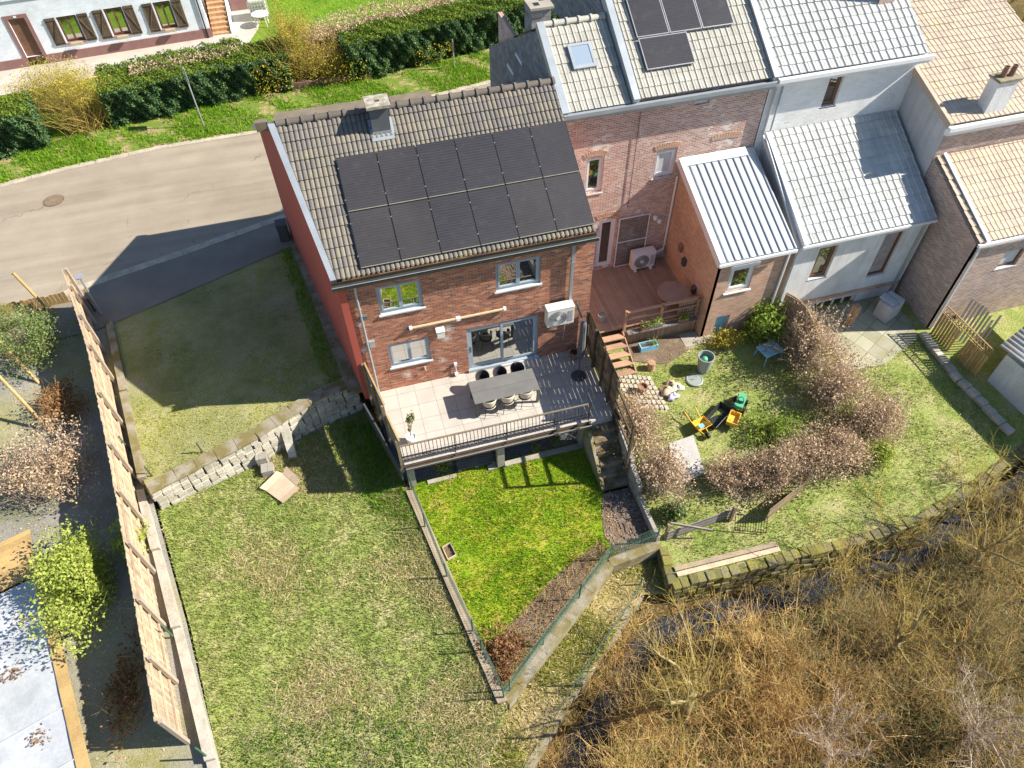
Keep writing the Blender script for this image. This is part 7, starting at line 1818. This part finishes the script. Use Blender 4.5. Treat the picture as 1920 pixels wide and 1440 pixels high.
# stream valley: brushwood as stuff, bare trees as things
BR2 = [(-1.0, -16.8), (2.0, -12.95), (4.75, -10.85), (7.05, -9.05), (8.2, -9.3), (12.3, -9.7), (16.7, -9.7), (22.5, -8.2), (27, -6.5), (27, -16), (19, -20), (2, -20)]
def wetmask(q): return seg_dist(q, STREAM) + rng.normal(0, .2, len(q)) > np.where(q[:, 0] < 8, .22, .42)
m_twig_grey = leafmat('grey_olive_twigs', [(.38, .29, .11), (.50, .40, .18), (.28, .21, .08), (.62, .52, .32), (.36, .33, .08)], .9, 0.)
def east(q): return rng.normal(0, 1.6, len(q)) + q[:, 0] + .35 * (q[:, 1] + 12) > 11.5
for side, mt_, lb in ((0, m_twig, 'dense bare orange brown brushwood along the stream'), (1, m_twig_grey, 'dense bare olive grey brushwood at the right of the valley')):
    tf = sample(BR2, 50, wetmask); tf = tf[east(tf) == bool(side)]; z_ = np.array([h_brush(*p) for p in tf])
    k = (np.sin(tf[:, 0] * .9) + np.sin(tf[:, 1] * 1.3 + tf[:, 0] * .5) + rng.normal(0, .7, len(tf))) > -.55
    T1 = twigs(np.column_stack([tf, z_])[k], 1.05, .0095, .75, 4, .2)
    tf = sample(BR2, 85, wetmask); tf = tf[east(tf) == bool(side)]; z_ = np.array([h_brush(*p) for p in tf]); T2 = twigs(np.column_stack([tf, z_ + rng.uniform(.05, .6, len(tf))]), .5, .0052, .35, 2, .3)
    tag(seg_mesh('brushwood', *[np.concatenate(q_) for q_ in zip(T1, T2)], mt_), lb, 'brushwood', kind='stuff')
cl = sample(BR2, .55, wetmask)
for side, mt_, lb in ((0, m_twig, 'thickets of reddish bare shoots by the stream'), (1, m_twig_grey, 'thickets of pale bare shoots at the right of the valley')):
    c_ = cl[east(cl) == bool(side)]; n_ = 130; z_ = np.repeat(np.array([h_brush(*p) for p in c_]), n_)
    P_ = np.column_stack([np.repeat(c_, n_, 0) + rng.normal(0, .16, (len(c_) * n_, 2)), z_]); T1 = twigs(P_, 1.25, .0075, .55, 4, .16)
    k = rng.integers(len(T1[0]) // 2, len(T1[0]), len(P_)); T2 = twigs(T1[1][k], .4, .0045, .6, 2, .2)
    tag(seg_mesh('brushwood', *[np.concatenate(q_) for q_ in zip(T1, T2)], mt_), lb, 'brushwood', kind='stuff')
tf = sample(BR2, 40, wetmask); z_ = np.array([h_brush(*p) for p in tf]); v, f = blades_arrays(tf, z_, .16, .028, 3.0, 3, .08); tag(np_mesh('dry_grass', v, f, m_blade_dry), 'dry straw coloured grass under the brushwood', 'grass', kind='stuff')
tf = sample(BR2, 120, wetmask); tf = tf[(np.sin(tf[:, 0] * 1.1 + 1) + np.sin(tf[:, 1] * 1.6) + rng.normal(0, .5, len(tf))) > .2]; P_ = np.column_stack([tf, np.array([h_brush(*p) for p in tf]) + rng.uniform(.05, .3, len(tf))]); tag(leaf_cloud('ivy', P_, .10, m_ivy, None, .5), 'patches of green ground ivy under the brushwood', 'ivy', kind='stuff')
tf = sample(BR2, 9, lambda q: seg_dist(q, STREAM) + rng.normal(0, .2, len(q)) > .3); z_ = np.array([h_brush(*p) for p in tf]); A, B, ra, rb = twigs(np.column_stack([tf, z_]), 1.8, .013, 1.1, 6, .13)
kk_ = rng.integers(len(A) // 4, len(A), 9000); A2, B2, ra2, rb2 = twigs(B[kk_], .5, .0055, .7, 3, .2)
tag(seg_mesh('brushwood', np.concatenate([A, A2]), np.concatenate([B, B2]), np.concatenate([ra, ra2]), np.concatenate([rb, rb2]), m_twig), 'taller bare branching stems standing out of the brushwood', 'brushwood', kind='stuff')
def bare_tree(label, x, y, H, spread, seed, lean=(0, 0), m_b=m_bark, m_t=m_twig_gold, r0=.075, n1_=7, z0=None):
    g = np.random.default_rng(seed); z0 = h_brush(x, y) if z0 is None else z0; r0 = r0 * 1.2
    t = thing('bare_tree', label, 'tree', (x, y, z0))
    limbs = []; tips = []
    q = MB()
    tr_top = np.array((x + lean[0] * .35, y + lean[1] * .35, z0 + H * .30))
    q.tube([(x, y, z0 - .1), (x + lean[0] * .15, y + lean[1] * .15, z0 + H * .14), tuple(tr_top)], [r0 * 1.15, r0, r0 * .85], 8)
    q.build('trunk', m_b, t, smooth=True)
    q = MB(); A = []; B = []; RA = []; RB = []
    for k in range(n1_):
        a = 2 * math.pi * k / n1_ + g.normal(0, .35); el = g.uniform(.55, 1.25)
        d = np.array((math.cos(a) * math.cos(el) * spread, math.sin(a) * math.cos(el) * spread, math.sin(el))) + np.array((*lean, 0)) * .25
        d /= np.linalg.norm(d); p = tr_top - np.array((0, 0, g.uniform(0, H * .12))); L = H * g.uniform(.45, .8); pts_ = [p]; m = 6
        for i in range(m):
            d = d + g.normal(0, .16, 3) + np.array((0, 0, .06)); d /= np.linalg.norm(d); pts_.append(pts_[-1] + d * L / m)
        rr = r0 * .55 * g.uniform(.7, 1.1)
        q.tube(pts_, [rr * (1 - .75 * i / m) for i in range(m + 1)], 6)
        for i in range(1, m + 1):
            for c_ in range(3):
                dd = d + g.normal(0, .75, 3); dd[2] += .25; dd /= np.linalg.norm(dd); p0_ = pts_[i]; l2 = L * g.uniform(.16, .36)
                for s_ in range(3):
                    p1_ = p0_ + dd * l2 / 3; r2 = .011 * (1 - s_ * .28); A.append(p0_); B.append(p1_); RA.append(r2); RB.append(r2 * .72)
                    for c2 in range(2):
                        d3 = dd + g.normal(0, .7, 3); d3 /= np.linalg.norm(d3); A.append(p1_); B.append(p1_ + d3 * l2 * g.uniform(.25, .6)); RA.append(.0055); RB.append(.0025)
                    p0_ = p1_; dd = dd + g.normal(0, .25, 3); dd /= np.linalg.norm(dd)
    q.build('limbs', m_b, t, smooth=True)
    seg_mesh('crown', A, B, RA, RB, m_t, t)
    return t
bare_tree('forked olive barked tree over the stream below the bank wall', 6.9, -12.7, 4.4, 1.0, 61, (.8, .9), r0=.12)
bare_tree('slender bare tree at the bottom edge near the bank wall', 4.6, -14.2, 3.0, .9, 62, (.2, .3), r0=.05)
bare_tree('wide bare golden tree in the middle of the brushwood', 13.6, -12.9, 3.6, 1.3, 63, (.5, .5), r0=.10, n1_=9)
bare_tree('upright bare tree beside the stream in front of the mossy wall', 13.3, -10.9, 3.2, .9, 64, (.2, .5), r0=.06)
bare_tree('pale twigged dead tree in the lower right corner', 14.0, -15.6, 3.2, 1.5, 65, (.3, .2), m_bark_pale, m_bark_pale, .06, 10)
bare_tree('bare tree leaning over the stream at the right', 17.6, -11.2, 3.8, 1.1, 66, (.5, .5), r0=.09)
bare_tree('many stemmed bare tree near the right edge of the brushwood', 20.3, -11.0, 4.0, 1.1, 67, (.4, .2), r0=.07, n1_=9)
bare_tree('golden bare sapling over the mossy garden wall', 16.3, -9.9, 3.2, .9, 68, (.1, .5), r0=.045)
bare_tree('bare sapling at the right end of the mossy garden wall', 19.4, -9.3, 3.4, .9, 69, (.1, .6), r0=.045)
bare_tree('low orange brown bush tree beside the dark stream pool', 9.3, -11.6, 2.3, 1.2, 70, (.0, .3), m_twig_gold, m_twig, .04, 9)
bare_tree('low tangled bush tree at the bottom centre', 10.3, -14.6, 2.4, 1.3, 71, (.1, .1), m_bark_pale, m_bark_pale, .045, 9)
bare_tree('bare tree at the lower right edge of the valley', 18.0, -14.6, 3.4, 1.2, 72, (.2, .1), m_bark_pale, m_twig_gold, .06, 8)
# woodland at the top right corner
for k, (x, y, H) in enumerate(((31.5, 9.0, 9), (33.5, 12.5, 10), (30.6, 13.0, 9), (35.0, 8.0, 9), (33.0, 5.5, 8))):
    bare_tree('tall mossy woodland tree behind the tan roof, %s' % ('nearest the roof edge', 'the furthest one', 'by the top of the picture', 'at the right edge', 'lowest in the corner')[k], x, y, H, .6, 80 + k, (-.5, 0), m_bark, m_twig_gold, .12, 7, 0)
region('woodland_floor', [(28.5, -5), (60, -5), (60, 30), (28.5, 20)], lambda x, y: .2 + .4 * math.sin(x * .4) * math.cos(y * .35), m_brushsoil, 1.5)
tf = sample([(28.5, 0), (38, 0), (38, 18), (28.5, 18)], 60); P_ = np.column_stack([tf, np.array([.3 + .4 * math.sin(p[0] * .4) * math.cos(p[1] * .35) for p in tf]) + rng.uniform(0, .7, len(tf))]); tag(leaf_cloud('undergrowth', P_, .2, m_ivy), 'green ivy undergrowth of the woodland behind the tan roof', 'undergrowth', kind='stuff')
